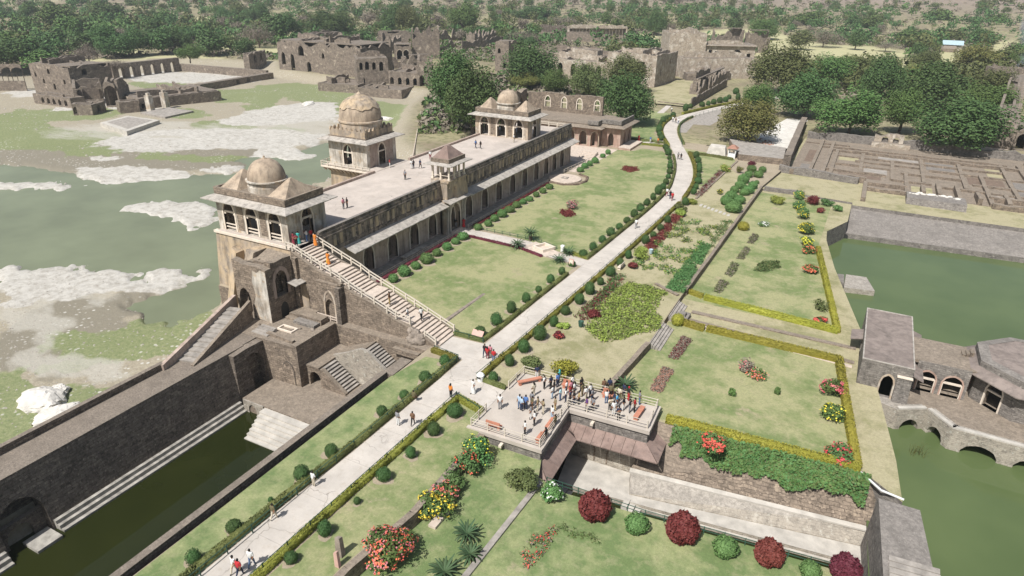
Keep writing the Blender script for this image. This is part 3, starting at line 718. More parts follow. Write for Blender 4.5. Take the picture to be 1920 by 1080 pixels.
def rail_run(root, pts, h=1.0, post=.09, gap=1.6, bars=(1.0, .55), mat=None, bar_r=.05, post_name='post', bar_name='rail'):
    """posts and horizontal bars along a 3-D polyline, each its own part"""
    mat = mat or MT['rail']
    for a, b in zip(pts[:-1], pts[1:]):
        a = Vector(a); b = Vector(b); n = max(1, round((b - a).length / gap))
        for i in range(n + 1 if b == Vector(pts[-1]) else n):
            q = a.lerp(b, i / n)
            m = MB(); m.box(q.x - post, q.y - post, q.z, q.x + post, q.y + post, q.z + h + .06); m.build(post_name, mat, root)
        for hb in bars:
            m = MB(); m.bar(a + Vector((0, 0, h * hb)), b + Vector((0, 0, h * hb)), bar_r * 1.41); m.build(bar_name, mat, root)

def dome_prof(r, h, n=10, neck=0.0):
    return [(r * math.cos(math.pi / 2 * (k / n) ** .95) ** .82 if k < n else 0.001, h * math.sin(math.pi / 2 * k / n)) for k in range(n + 1)]

# ================================================================ the palace
XE, XW, Y0, Y1, ZT = -60.2, -75.6, 58.8, 147.0, 8.0
pal = thing('palace', 'long stone palace with a broad roof terrace and arcaded east wall', 'palace', (-68, 100, 0))
ARC = [71.5, 77.3, 83.0, 88.2, 100.0, 105.8, 111.4, 117.2, 122.6, 128.2, 133.2, 137.6, 141.8]
def f(m):
    wall(m, (XE, 62.2), (XE, Y1), -.3, 5.9, 1.2, [(y - 62.2, 2.25, .3, 2.9, 4.4) for y in ARC] + [(93.4 - 62.2, 2.6, 0, 3.2, 4.9)])
ew = part('east_wall', pal, MT['wall_red'], f)
part('inner_wall', pal, MT['stone'], lambda m: m.box(XE - 1.9, 62.3, 0.0, XE - 1.22, Y1 - .9, 5.88))
for y in ARC:
    part('arch_frame', ew, MT['frame'], lambda m: arch_ring(m, (XE, 62.2), (XE, Y1), (y - 62.2, 2.25, .3, 2.9, 4.4), .24, .05, .3))
def f(m):
    wall(m, (XE, 62.2), (XE, Y1), 5.9, 8.85, .5)
    m.box(XE - .12, 62.2, 6.35, XE + .10, Y1, 6.5); m.box(XE - .12, 62.2, 8.25, XE + .12, Y1, 8.42)
upw = part('upper_wall', pal, MT['parapet'], f)
for i in range(64):
    y = 63.2 + i * 1.3
    if 90.2 < y < 97.0: continue
    part('panel', upw, MT['wall_ochre'] if i % 3 else MT['parapet'], lambda m: m.box(XE + .003, y, 6.6, XE + .09, y + .62, 8.1))
def f(m):
    for a, b in ((62.2, 91.2), (97.0, Y1)):
        m.box(XE - .55, a, 8.0, XE - .15, b, 9.2)
        m.box(XE - 1.15, a, 8.0, XE - .95, b, 8.75)
part('parapet', pal, MT['parapet'], f)
def f(m):
    m.box(XE - .6, 62.4, 9.2, XE - .1, 91.0, 9.3); m.box(XE - .6, 97.2, 9.2, XE - .1, Y1, 9.3)
part('coping', pal, MT['stone_grey'], f)
for a, b in ((66.5, 90.6), (97.6, 147.6)):
    n = int((b - a) / 1.9)
    for i in range(n):
        s0, s1 = a + (b - a) * i / n, a + (b - a) * (i + 1) / n - .015
        dz = random.uniform(-.025, .025)
        part('eave_slab', pal, MT['eave'], lambda m: m.hexa([(XE + .02, s0, 5.72 + dz), (XE + 1.95, s0, 5.12 + dz), (XE + 1.95, s1, 5.12 + dz), (XE + .02, s1, 5.72 + dz)],
             [(XE + .02, s0, 5.88 + dz), (XE + 1.95, s0, 5.26 + dz), (XE + 1.95, s1, 5.26 + dz), (XE + .02, s1, 5.88 + dz)]))
def f(m):
    m.box(XW, Y0, 7.5, XE - .2, Y1, 8.0)
part('terrace_floor', pal, MT['floor'], f)
def f(m):
    wall(m, (XW, Y1), (XW, 60.2), -4.2, 7.98, 1.0)
    wall(m, (XE - .02, Y1 + .02), (XW, Y1 + .02), -.3, 7.98, .8, [(4.0, 2.2, 0, 3, 4.4), (10, 2.2, 0, 3, 4.4)])
part('rear_wall', pal, MT['wall_ochre'], f)
def f(m):
    m.box(XW - .12, 66.8, 7.9, XW + .35, 93.0, 8.42); m.box(XW - .12, 103.6, 7.9, XW + .35, 130.2, 8.42)
part('low_parapet', pal, MT['wall_red'], f)
def f(m):
    m.hexa([(XW - 1.0, Y0 - .9, -4.5), (-61.6, Y0 - .9, -4.5), (-61.6, 61.5, -4.5), (XW - 1.0, 61.5, -4.5)], [(XW - .3, Y0, 7.62), (-62.2, Y0, 7.62), (-62.2, 61.5, 7.62), (XW - .3, 61.5, 7.62)])
part('south_wall', pal, MT['wall_ochre'], f)
part('string_course', pal, MT['frame'], lambda m: m.box(XW - .45, Y0 - .22, 7.66, -62.0, Y0 + .4, 7.98))
rr = thing('terrace_railing', 'cream railing round the north end of the palace terrace', 'railing', (-66, 147, 8))
rail_run(rr, [(-74.5, 146.6, 8.0), (-61.6, 146.6, 8.0), (-61.6, 138.5, 8.0)], 1.05, .1, 2.2)
# gate bay under the kiosk
gate = thing('gate_porch', 'projecting pale gate porch with a tall pointed arch below the kiosk', 'gate', (-59.4, 93.4, 0))
GA, GB = (-58.9, 90.6), (-58.9, 96.2)
GO = (2.8, 2.1, 0.25, 2.9, 4.5)
part('porch_wall', gate, MT['wall_warm'], lambda m: [wall(m, GA, GB, 0, 6.0, 1.28, [(2.8, 3.0, 0.0, 3.1, 5.0)]), wall(m, (-59.75, 90.6), (-59.75, 96.2), 0, 5.9, .4, [GO])])
part('arch_frame', gate, MT['frame'], lambda m: arch_ring(m, GA, GB, (2.8, 3.0, 0, 3.1, 5.0), .3, .07, .3))
part('inner_arch_frame', gate, MT['frame'], lambda m: arch_ring(m, (-59.75, 90.6), (-59.75, 96.2), GO, .2, .05, .2))
for y in (90.75, 91.25, 95.45, 95.95):
    part('pilaster', gate, MT['eave'], lambda m: [m.box(-58.9, y - .16, 0, -58.62, y + .16, 5.3), m.box(-58.9, y - .22, 0, -58.55, y + .22, .4)])
part('canopy_slab', gate, MT['eave'], lambda m: m.hexa([(-59.3, 90.2, 6.0), (-57.5, 89.9, 5.75), (-57.5, 96.9, 5.75), (-59.3, 96.6, 6.0)], [(-59.3, 90.2, 6.16), (-57.5, 89.9, 5.9), (-57.5, 96.9, 5.9), (-59.3, 96.6, 6.16)]))
part('upper_block', gate, MT['wall_ochre'], lambda m: [m.box(-60.2, 91.0, 6.1, -58.9, 96.9, 8.9), m.box(-60.1, 90.9, 8.9, -58.6, 97.0, 9.2)])
part('buttress', gate, MT['wall_ochre'], lambda m: m.hexa([(-58.9, 93.0, 6.1), (-58.2, 93.2, 6.1), (-58.2, 96.6, 6.1), (-58.9, 96.8, 6.1)], [(-58.9, 93.4, 8.8), (-58.7, 93.4, 8.8), (-58.7, 96.6, 8.8), (-58.9, 96.6, 8.8)]))
part('threshold', gate, MT['step'], lambda m: [m.box(-58.6, 91.6, 0, -57.95, 95.2, .16), m.box(-58.9, 91.8, 0, -58.3, 95.0, .28)])
# kiosk over the gate
ki = thing('roof_kiosk', 'small open kiosk with pyramid roof over the palace gate', 'kiosk', (-60.5, 94, 9.1))
KX0, KX1, KY0, KY1 = -62.4, -58.7, 91.5, 96.7
part('plinth', ki, MT['wall_warm'], lambda m: [m.box(KX0, KY0, 8.0, KX1, KY1, 9.25)])
for x in np.linspace(KX0 + .25, KX1 - .25, 3):
    for y in np.linspace(KY0 + .25, KY1 - .25, 4):
        if (abs(x - (KX0 + KX1) / 2) < .1) and (KY0 + .5 < y < KY1 - .5): continue
        part('column', ki, MT['frame'], lambda m: [m.box(x - .14, y - .14, 9.25, x + .14, y + .14, 11.5), m.box(x - .2, y - .2, 11.3, x + .2, y + .2, 11.55), m.box(x - .2, y - .2, 9.25, x + .2, y + .2, 9.5)])
part('beam', ki, MT['wall_warm'], lambda m: m.box(KX0, KY0, 11.5, KX1, KY1, 11.85))
eave(ki, KX0, KY0, KX1, KY1, .85, 12.0, 11.75, MT['eave'], 1.1)
part('parapet', ki, MT['stone'], lambda m: m.box(KX0 + .05, KY0 + .05, 11.85, KX1 - .05, KY1 - .05, 12.75))
part('roof', ki, MT['eave_red'], lambda m: [m.hexa([(KX0 + .25, KY0 + .25, 12.75), (KX1 - .25, KY0 + .25, 12.75), (KX1 - .25, KY1 - .25, 12.75), (KX0 + .25, KY1 - .25, 12.75)], [(-60.8, 93.6, 14.45), (-60.4, 93.6, 14.45), (-60.4, 94.6, 14.45), (-60.8, 94.6, 14.45)])])
rail_run(ki, [(KX0 + .25, KY0 + .2, 9.25), (KX1 - .25, KY0 + .2, 9.25), (KX1 - .25, KY1 - .2, 9.25)], .7, .03, 3.0, (1.0,), MT['frame'], .04)

def pavilion(name, label, x0, x1, y0, y1, nS, wm, lower=True, dome_r=2.5, cap='dome'):
    p = thing(name, label, 'pavilion', ((x0 + x1) / 2, (y0 + y1) / 2, ZT))
    zt = ZT + 4.75
    W = x1 - x0; Dp = y1 - y0
    ops = [(W * (i + .5) / nS + (0 if nS == 1 else (i - (nS - 1) / 2) * -.12), 2.0, ZT + .05, ZT + 2.75, ZT + 4.1) for i in range(nS)]
    opE = [(Dp / 2 - .7, 2.0, ZT + .05, ZT + 2.75, ZT + 4.1)]
    faces = [('south_wall', (x0, y0), (x1, y0), ops), ('east_wall', (x1, y0 + .7), (x1, y1 - .7), opE), ('north_wall', (x1, y1), (x0, y1), ops), ('west_wall', (x0, y1 - .7), (x0, y0 + .7), opE)]
    for nm, A, B, o in faces:
        wl = part(nm, p, [MT[wm], MT['stone']], lambda m: wall(m, A, B, ZT, zt, .7, o, 0, mi_in=1))
        for q in o:
            part('arch_frame', wl, MT['frame'], lambda m: arch_ring(m, A, B, q, .26, .06, .35))
            part('lintel', wl, MT['frame'], lambda m: [wbox(m, A, B, q[0] - q[1] / 2, q[0] + q[1] / 2, .05, .25, ZT + 2.55, ZT + 2.8), wbox(m, A, B, q[0] - q[1] / 2, q[0] - q[1] / 2 + .3, .06, .24, ZT + 2.3, ZT + 2.56), wbox(m, A, B, q[0] + q[1] / 2 - .3, q[0] + q[1] / 2, .06, .24, ZT + 2.3, ZT + 2.56)])
            if lower and nm in ('south_wall', 'west_wall'):
                for h in (.4, .85):
                    part('guard_rail', wl, MT['frame'], lambda m: wbox(m, A, B, q[0] - q[1] / 2, q[0] + q[1] / 2, .1, .2, ZT + h, ZT + h + .14))
        n = nS + 1 if len(o) == nS else 2
        for k in range(len(o) - 1):
            uc = (o[k][0] + o[k + 1][0]) / 2
            part('pier_panel', wl, MT['stone'], lambda m: wbox(m, A, B, uc - .55, uc + .55, -.05, .02, ZT + .4, zt - .5))
    part('ceiling', p, MT['stone'], lambda m: m.box(x0 + .05, y0 + .05, zt, x1 - .05, y1 - .05, zt + .3))
    eave(p, x0, y0, x1, y1, 1.3, zt + .1, zt - .38, MT['eave'], .95)
    part('parapet', p, MT['stone'], lambda m: [m.box(x0 + .0, y0 + .0, zt + .3, x1, y0 + .35, zt + 1.15), m.box(x0, y1 - .35, zt + .3, x1, y1, zt + 1.15), m.box(x0, y0 + .35, zt + .3, x0 + .35, y1 - .35, zt + 1.15), m.box(x1 - .35, y0 + .35, zt + .3, x1, y1 - .35, zt + 1.15)])
    part('roof_deck', p, MT['stone'], lambda m: m.box(x0 + .35, y0 + .35, zt + .3, x1 - .35, y1 - .35, zt + .85))
    for k, (xa, xb) in enumerate(((x0 + .5, x0 + W * .29), (x1 - W * .29, x1 - .5))):
        xm, ym = (xa + xb) / 2, (y0 + y1) / 2
        part('pyramid_roof', p, MT['dome'], lambda m: [m.hexa([(xa, y0 + .6, zt + .85), (xb, y0 + .6, zt + .85), (xb, y1 - .6, zt + .85), (xa, y1 - .6, zt + .85)], [(xm - .15, ym - .15, zt + 3.0), (xm + .15, ym - .15, zt + 3.0), (xm + .15, ym + .15, zt + 3.0), (xm - .15, ym + .15, zt + 3.0)])])
    xm, ym = (x0 + x1) / 2, (y0 + y1) / 2
    part('drum', p, MT['wall_white'], lambda m: m.lathe((xm, ym, zt + .8), [(dome_r * 1.02, 0), (dome_r * 1.02, .75), (dome_r * .98, .8), (dome_r * .98, 1.35), (dome_r * 1.1, 1.4), (dome_r * 1.1, 1.55), (dome_r, 1.6)], 28))
    part('dome', p, MT['dome'], lambda m: m.lathe((xm, ym, zt + 2.35), dome_prof(dome_r, dome_r * 1.06) , 28), smooth=True)
    part('finial', p, MT['dome'], lambda m: m.lathe((xm, ym, zt + 2.3 + dome_r * 1.05), [(.4, 0), (.3, .15), (.12, .25), (.14, .4), (.02, .5)], 8))
    return p
sp = pavilion('south_pavilion', 'domed pavilion at the stair end of the terrace, above the tank', -75.8, -63.0, 59.5, 66.6, 3, 'wall_white')
npv = pavilion('north_pavilion', 'domed pavilion at the far end of the terrace, beside the tall trees', -76.6, -63.6, 130.6, 137.0, 3, 'wall_warm', lower=False, dome_r=2.45)

# domed tower over the lake
tw = thing('domed_tower', 'tall domed tower with cracked dome and balcony, standing over the lake', 'tower', (-82, 98.5, -4))
TX0, TX1, TY0, TY1 = -86.6, -77.9, 94.2, 102.9
part('base', tw, MT['wall_ochre'], lambda m: m.hexa([(TX0 - .5, TY0 - .5, -5), (-75.5, TY0 - .5, -5), (-75.5, TY1 + .5, -5), (TX0 - .5, TY1 + .5, -5)], [(TX0, TY0, 7.4), (-75.55, TY0, 7.4), (-75.55, TY1, 7.4), (TX0, TY1, 7.4)]))
part('floor_slab', tw, MT['floor'], lambda m: m.box(TX0, TY0 - .4, 7.4, -75.5, TY1 + .4, 8.06))
tf = [('south_wall', (TX0, TY0), (TX1, TY0), 'wall_white'), ('east_wall', (TX1, TY0 + .9), (TX1, TY1 - .9), 'wall_red'), ('north_wall', (TX1, TY1), (TX0, TY1), 'wall_white'), ('west_wall', (TX0, TY1 - .9), (TX0, TY0 + .9), 'wall_white')]
for nm, A, B, mm in tf:
    o = (math.dist(A, B) / 2, 1.9, 8.1, 10.7, 12.0)
    wl = part(nm, tw, [MT[mm], MT['stone']], lambda m: wall(m, A, B, 8.0, 13.0, .9, [o], mi_in=1))
    part('arch_frame', wl, MT['frame'], lambda m: arch_ring(m, A, B, o, .26, .06, .3))
    part('lintel', wl, MT['frame'], lambda m: wbox(m, A, B, o[0] - .95, o[0] + .95, .06, .3, 10.45, 10.7))
part('roof_slab', tw, MT['stone'], lambda m: m.box(TX0 + .1, TY0 + .1, 13.0, TX1 - .1, TY1 - .1, 13.4))
eave(tw, TX0, TY0, TX1, TY1, 1.35, 13.12, 12.68, MT['eave'], 1.0)
for A, B in (((TX0 + .3, TY0 + .3), (TX1 - .3, TY0 + .3)), ((TX1 - .3, TY0 + .3), (TX1 - .3, TY1 - .3)), ((TX1 - .3, TY1 - .3), (TX0 + .3, TY1 - .3)), ((TX0 + .3, TY1 - .3), (TX0 + .3, TY0 + .3))):
    Ln = math.dist(A, B)
    pp = part('parapet', tw, MT['wall_ochre'], lambda m: wbox(m, A, B, .37, Ln, 0, .35, 13.2, 14.45))
    for i in range(8):
        u = .4 + (Ln - .9) * i / 7
        part('merlon', pp, MT['wall_ochre'], lambda m: m.hexa([(*along(A, B, u, .04), 14.44), (*along(A, B, u + .62, .04), 14.44), (*along(A, B, u + .62, .31), 14.44), (*along(A, B, u, .31), 14.44)], [(*along(A, B, u + .2, .04), 14.95), (*along(A, B, u + .42, .04), 14.95), (*along(A, B, u + .42, .31), 14.95), (*along(A, B, u + .2, .31), 14.95)]))
TC = ((TX0 + TX1) / 2, (TY0 + TY1) / 2)
part('drum', tw, MT['wall_warm'], lambda m: m.lathe((*TC, 13.4), [(4.0, 0), (4.0, .9), (3.9, 1.0), (3.9, 2.2), (4.1, 2.3), (4.1, 2.55), (3.8, 2.6)], 32))
part('dome', tw, MT['dome'], lambda m: m.lathe((*TC, 15.95), [(3.78, 0), (3.82, .8), (3.7, 1.6), (3.4, 2.4), (2.8, 3.2), (1.6, 4.0), (.01, 4.3)], 32), smooth=True)
def f(m):
    n = 40; rows = []
    for k, t in enumerate((0.0, .34, .67, 1.0)):
        ring = []
        for i in range(n):
            a = 2 * math.pi * i / n
            low = 2.15 + .55 * (vnoise(np.array(i * .45), np.array(1.0), 4) - .5) + .25 * (i % 3 == 0)
            z = low + (4.52 - low) * t
            r = np.interp(z, [1.4, 2.0, 2.6, 3.3, 4.0, 4.5], [3.84, 3.76, 3.42, 2.82, 1.75, .03])
            ring.append((TC[0] + r * math.cos(a), TC[1] + r * math.sin(a), 15.95 + z))
        rows.append(ring)
    for k in range(3):
        for i in range(n): m.face([rows[k][i], rows[k][(i + 1) % n], rows[k + 1][(i + 1) % n], rows[k + 1][i]])
    inn = [(TC[0] + (q[0] - TC[0]) * .93, TC[1] + (q[1] - TC[1]) * .93, q[2]) for q in rows[0]]
    for i in range(n): m.face([inn[i], inn[(i + 1) % n], rows[0][(i + 1) % n], rows[0][i]])
part('dome_cap', tw, MT['wall_ochre'], f)
part('finial', tw, MT['dome'], lambda m: m.lathe((*TC, 20.35), [(.5, 0), (.35, .2), (.12, .35), (.02, .6)], 8))
part('balcony', tw, MT['frame'], lambda m: [m.box(TX0 - 1.3, TY0 - 1.2, 7.55, -76.2, TY0 - .42, 7.8), m.box(TX0 - 1.3, TY0 - .42, 7.55, TX0 - .02, TY1 + .4, 7.8)])
for i in range(11):
    x = TX0 - 1.0 + i * .92
    part('bracket', tw, MT['frame'], lambda m: m.hexa([(x, TY0 - .6, 7.0), (x + .22, TY0 - .6, 7.0), (x + .22, TY0 - .2, 6.7), (x, TY0 - .2, 6.7)], [(x, TY0 - 1.15, 7.54), (x + .22, TY0 - 1.15, 7.54), (x + .22, TY0 - .2, 7.54), (x, TY0 - .2, 7.54)]))
rail_run(tw, [(-76.6, TY0 - 1.1, 7.8), (TX0 - 1.2, TY0 - 1.1, 7.8), (TX0 - 1.2, TY1, 7.8)], .85, .07, 1.7, (1.0, .5))

# ---------------------------------------------------------------- grand stair
stt = thing('grand_stair', 'long stone staircase climbing from the path to the palace terrace', 'staircase', (-50, 60, 0))
SX0, SX1, SY0, SY1 = -61.2, -39.3, 58.2, 61.7
NS = 36
land = {8: 1.4, 17: 1.3, 26: 1.3}
xs = []; x = SX1; run = (SX1 - SX0 - 4.0) / NS
prof = [(SX1, 0.0)]
for i in range(NS):
    z = 8.0 * (i + 1) / NS
    dx = run + land.get(i, 0)
    x0 = x - dx
    part('tread', stt, MT['step'], lambda m: m.box(x0 - .3, SY0, z - .13, x + .05, SY1, z))
    part('riser', stt, MT['riser'], lambda m: m.box(x0 - .2, SY0 + .03, z - .6, x - .1, SY1 - .03, z - .13))
    prof.append((x, z)); x = x0; prof.append((x, z))
def stair_z(xx):
    for (a, za), (b, zb) in zip(prof[:-1], prof[1:]):
        if b <= xx <= a: return max(za, zb)
    return 8.0 if xx < SX0 else 0.0
def f(m):
    pts = [(SX1 + .1, -.2), (SX1 + .1, .05)]
    for i in range(1, NS, 3): pts.append((prof[2 * i][0], prof[2 * i][1] + .06))
    pts += [(SX0, 8.0), (SX0, -.2)]
    for (y0, y1) in ((SY0 - .5, SY0 - .003), (SY1 + .003, SY1 + .35)):
        m.face([(x, y0, z) for x, z in pts][::-1]); m.face([(x, y1, z) for x, z in pts])
        for (xa, za), (xb, zb) in zip(pts[:-1], pts[1:]): m.face([(xa, y0, za), (xb, y0, zb), (xb, y1, zb), (xa, y1, za)])
part('side_wall', stt, MT['stone'], f)
for sy in (SY0 - .25, SY1 + .18):
    pts = [(-39.6, sy, .1)]
    for xx in (-45.3, -46.6, -52.2, -53.5, -61.0): pts.append((xx, sy, stair_z(xx) + .05))
    if sy < 60: pts = [(-43.3, sy, stair_z(-43.3) + .05)] + pts[1:] + [(-62.2, sy + .1, 8.0)]
    rail_run(stt, pts, .95, .085, 1.75, (1.0, .55), None, .055)
rail_run(stt, [(-39.7, SY0 - .25, 0.05), (-41.2, SY0 - .25, .75)], .9, .085, 1.5, (1.0, .55), None, .055)
# ruined lump where the south balustrade breaks off
def rock_mesh(name, mat, seed, sub=3, amp=.35, flat=1.0):
    bm = bmesh.new(); bmesh.ops.create_icosphere(bm, subdivisions=sub, radius=1.0)
    rg = np.random.default_rng(seed); off = rg.uniform(0, 50, 3)
    for v in bm.verts:
        c = v.co
        n = .6 * float(fbm(np.array(c.x * 1.6 + off[0] + c.z), np.array(c.y * 1.6 + off[1] - c.z * .7), seed, 5)) + .4 * abs(float(fbm(np.array(c.x * 4.1 + off[2]), np.array(c.y * 4.1 + c.z * 3), seed + 3, 4)) - .5) * 2
        v.co = c * (1 - amp + 2 * amp * n); v.co.z *= flat
    me = bpy.data.meshes.new(name); bm.to_mesh(me); bm.free(); me.materials.append(mat); return me
RB = [rock_mesh('boulder', MT['rubble'], s) for s in (1, 2, 3)]
for i, (x, z, sc) in enumerate(((-41.9, .4, .9), (-42.5, 1.0, .85), (-42.2, .2, 1.0), (-42.9, 1.35, .6), (-41.6, .9, .5), (-42.6, .3, .95))):
    o = link('rubble_core', RB[i % 3], stt); o.location = Vector((x, SY0 - .55, z)) - stt.location; o.scale = (sc, .8 * sc, sc); o.rotation_euler = (i, i * 2, i)

# ---------------------------------------------------------------- gatehouse bastion below the south pavilion
ba = thing('ruined_bastion', 'ruined stone bastion with arched niches under the south pavilion', 'bastion', (-62, 56, 0))
def f(m):
    wall(m, (-66.4, 52.9), (-60.8, 52.9), -.6, 8.1, .9, [(1.4, 2.0, 0, 2.6, 4.0)], 0, 1.0, 3)
    wall(m, (-60.8, 53.8), (-60.8, 57.2), -.6, 8.1, 1.0, [(1.4, 1.9, 3.0, 5.3, 6.4)], 0, .7, 5)
    wall(m, (-66.4, 58.4), (-66.4, 53.8), -1.5, 7.6, .9, [], 0, 1.6, 6)
part('bastion_wall', ba, MT['stone'], f)
part('niche_back', ba, MT['stone'], lambda m: [m.box(-62.6, 53.9, -.2, -62.2, 57.2, 7.2), m.box(-65.5, 55.4, -.5, -61.9, 55.7, 6.8)])
part('painted_niche', ba, MT['black'], lambda m: arch_fill(m, (-60.785, 52.9), (-60.785, 57.2), (2.3, 1.3, .05, 1.2, 2.1)))  # flat black panel on the wall, shade of a recess put into its colour
part('arch_frame', ba, MT['wall_red'], lambda m: arch_ring(m, (-60.8, 52.9), (-60.8, 57.2), (2.3, 1.9, 3.0, 5.3, 6.4), .45, .03, .3))
PLC = [(-63.4, 0.2), (-60.83, 0.0), (-60.83, 6.9), (-61.6, 7.1), (-62.3, 6.6), (-63.0, 6.8), (-63.3, 5.2), (-63.0, 3.4), (-63.5, 2.0)]
part('plaster_corner', ba, MT['wall_white'], lambda m: [m.face([(x, 52.87, z) for x, z in PLC]), m.face([(x, 52.885, z) for x, z in PLC][::-1])])
part('broken_roof', ba, MT['stone'], lambda m: m.hexa([(-66.2, 55.2, 5.6), (-61.2, 55.2, 5.6), (-61.2, 58.6, 6.2), (-66.2, 58.6, 6.2)], [(-66.2, 55.2, 6.1), (-61.2, 55.2, 6.2), (-61.2, 58.6, 7.0), (-66.2, 58.6, 7.2)]))
part('buttress', ba, MT['wall_ochre'], lambda m: [m.hexa([(-72.2, 55.2, -3), (-70.4, 54.6, -3), (-70.4, 58.5, -3), (-72.2, 58.5, -3)], [(-71.8, 57.6, 6.6), (-70.8, 57.3, 6.0), (-70.8, 58.6, 6.0), (-71.8, 58.6, 6.6)]),
      m.hexa([(-68.6, 53.8, -2), (-66.3, 53.2, -2), (-66.3, 58.5, -2), (-68.6, 58.5, -2)], [(-68.2, 56.8, 7.2), (-66.4, 56.4, 7.2), (-66.4, 58.6, 7.2), (-68.2, 58.6, 7.2)])])
part('side_stair_wall', ba, MT['stone'], lambda m: [m.box(-60.75, 57.25, -.2, -60.1, 58.2, 7.4)])
part('canopy', ba, MT['eave'], lambda m: m.hexa([(-60.6, 55.9, 4.5), (-59.1, 55.9, 4.2), (-59.1, 58.0, 4.2), (-60.6, 58.0, 4.5)], [(-60.6, 55.9, 4.62), (-59.1, 55.9, 4.32), (-59.1, 58.0, 4.32), (-60.6, 58.0, 4.62)]))
part('blocked_door', ba, MT['wall_ochre'], lambda m: m.box(-60.2, 57.62, 0, -58.9, 57.7, 3.9))
part('ledge', ba, MT['stone'], lambda m: [m.box(-60.4, 55.4, 0, -57.4, 57.6, .55), m.box(-60.4, 54.7, 0, -57.0, 55.4, .28)])
# arched bay projecting from the stair wall
BO = (1.95, 1.5, .25, 1.9, 2.9)
def f(m):
    wall(m, (-57.0, 57.25), (-53.0, 57.25), 0, 5.2, .45, [BO], 0, .5, 9)
    wall(m, (-53.0, 57.25), (-53.0, 57.75), 0, 5.4, .5)
part('arched_bay', ba, MT['stone'], f)
part('bay_arch_frame', ba, MT['wall_warm'], lambda m: arch_ring(m, (-57.0, 57.25), (-53.0, 57.25), (1.95, 1.5, .25, 2.5, 3.9), .22, .05, .1))
part('bay_pier', ba, MT['dam'], lambda m: m.box(-53.6, 56.7, 0, -52.9, 57.72, 5.0))
rail_run(ba, [(-56.9, 56.9, 0), (-53.8, 56.9, 0)], .7, .08, 1.0, (1.0, .5), MT['step'], .05)

# ---------------------------------------------------------------- tank: dam wall, pier, landings, steps
dam = thing('tank_wall', 'long dark masonry wall with a walkway on top, holding the stepped tank', 'wall', (-62, 20, -7))
DO = [(21.4 + 62, 3.6, -7.6, -3.6, -1.9)]
def f(m):
    # battered face: bottom stands out
    def strip(y0, y1):
        m.hexa([(-63.2, y0, -9.4), (-58.3, y0, -9.4), (-58.3, y1, -9.4), (-63.2, y1, -9.4)], [(-63.2, y0, 0), (-59.7, y0, 0), (-59.7, y1, 0), (-63.2, y1, 0)])
    strip(-60, 18.8)
    strip(22.6, 47.2)
    m.hexa([(-63.2, 18.8, -9.4), (-60.9, 18.8, -9.4), (-60.9, 22.6, -9.4), (-63.2, 22.6, -9.4)], [(-63.2, 18.8, 0), (-60.9, 18.8, 0), (-60.9, 22.6, 0), (-63.2, 22.6, 0)])
    n = 8
    for k in range(n):
        a, b = 18.8 + 3.8 * k / n, 18.8 + 3.8 * (k + 1) / n
        za, zb = arch_z(k / n, -4.0, -2.3), arch_z((k + 1) / n, -4.0, -2.3)
        xa, xb = -59.7 + (-za) * .15, -59.7 + (-zb) * .15
        m.hexa([(-60.9, a, za), (xa, a, za), (xb, b, zb), (-60.9, b, zb)], [(-60.9, a, 0), (-59.7, a, 0), (-59.7, b, 0), (-60.9, b, 0)])
    # bay with the blind arch beside the pier
    m.box(-63.2, 47.2, -9.4, -59.9, 49.8, 0)
part('masonry', dam, MT['dam'], f)
part('low_doorway', dam, MT['dam'], lambda m: [wall(m, (-59.6, 18.8), (-59.6, 22.6), -7.4, -4.6, .5, [(1.6, 2.2, -7.4, -5.9, -5.0)])])
part('outer_parapet', dam, MT['dam'], lambda m: [m.box(-63.75, -60, -5, -63.2, 39.4, .75)])
part('arch_lintel', dam, MT['dam'], lambda m: wall(m, (-58.9, 44.9), (-58.9, 49.7), -5.4, 0.0, 1.0, [(2.5, 3.4, -5.4, -2.6, -1.0)], 0, .35, 4))
for k, (x0, x1, z) in enumerate(((-58.8, -58.42, -6.05), (-58.4, -58.0, -6.42), (-58.0, -57.55, -6.8))):
    for (a, b) in ((-60, 18.6), (22.8, 44.6)):
        part('tank_step', dam, MT['step_mid'], lambda m: m.box(x0 - .3, a + .02 * k, -9, x1, b - .02 * k, z))
part('door_step', dam, MT['step_mid'], lambda m: [m.box(-59.3, 20.2, -9, -57.0, 22.4, -6.7)])
pier = thing('stair_pier', 'tall square masonry pier between the tank landing and the court', 'pier', (-55.4, 53, -5.4))
part('shaft', pier, MT['stone'], lambda m: m.box(-57.2, 49.6, -9, -53.7, 57.69, -.02))
part('coping', pier, MT['stone'], lambda m: wall(m, (-54.5, 49.5), (-53.65, 49.5), -.02, .4, 6.9, [], 0, .15, 3))
part('pier_niche', pier, MT['dam'], lambda m: [arch_ring(m, (-57.2, 49.6), (-53.7, 49.6), (1.75, 1.6, -5.3, -3.4, -2.3), .14, .08, .02)])
part('court_floor', pier, MT['stone'], lambda m: m.prism([(-66.3, 50.0), (-63.2, 49.2), (-54.5, 49.6), (-54.5, 57.6), (-66.3, 57.6)], -9, .02))
part('basin', pier, MT['frame'], lambda m: [m.box(-59.2, 52.0, .02, -56.8, 52.2, .22), m.box(-59.2, 53.0, .02, -56.8, 53.2, .22), m.box(-57.0, 52.2, .02, -56.8, 53.0, .22), m.box(-59.2, 52.2, .02, -59.0, 53.0, .22)])
part('low_wall', pier, MT['stone'], lambda m: wall(m, (-59.3, 50.4), (-54.9, 50.2), .02, .75, .45, [], 0, .5, 11, step=.6))
part('terrace_block', pier, MT['stone_grey'], lambda m: [m.box(-58.6, 54.2, .02, -55.2, 55.3, .42)])
part('upper_terrace', pier, MT['stone'], lambda m: [m.box(-59.0, 55.3, .02, -55.0, 56.6, .8)])
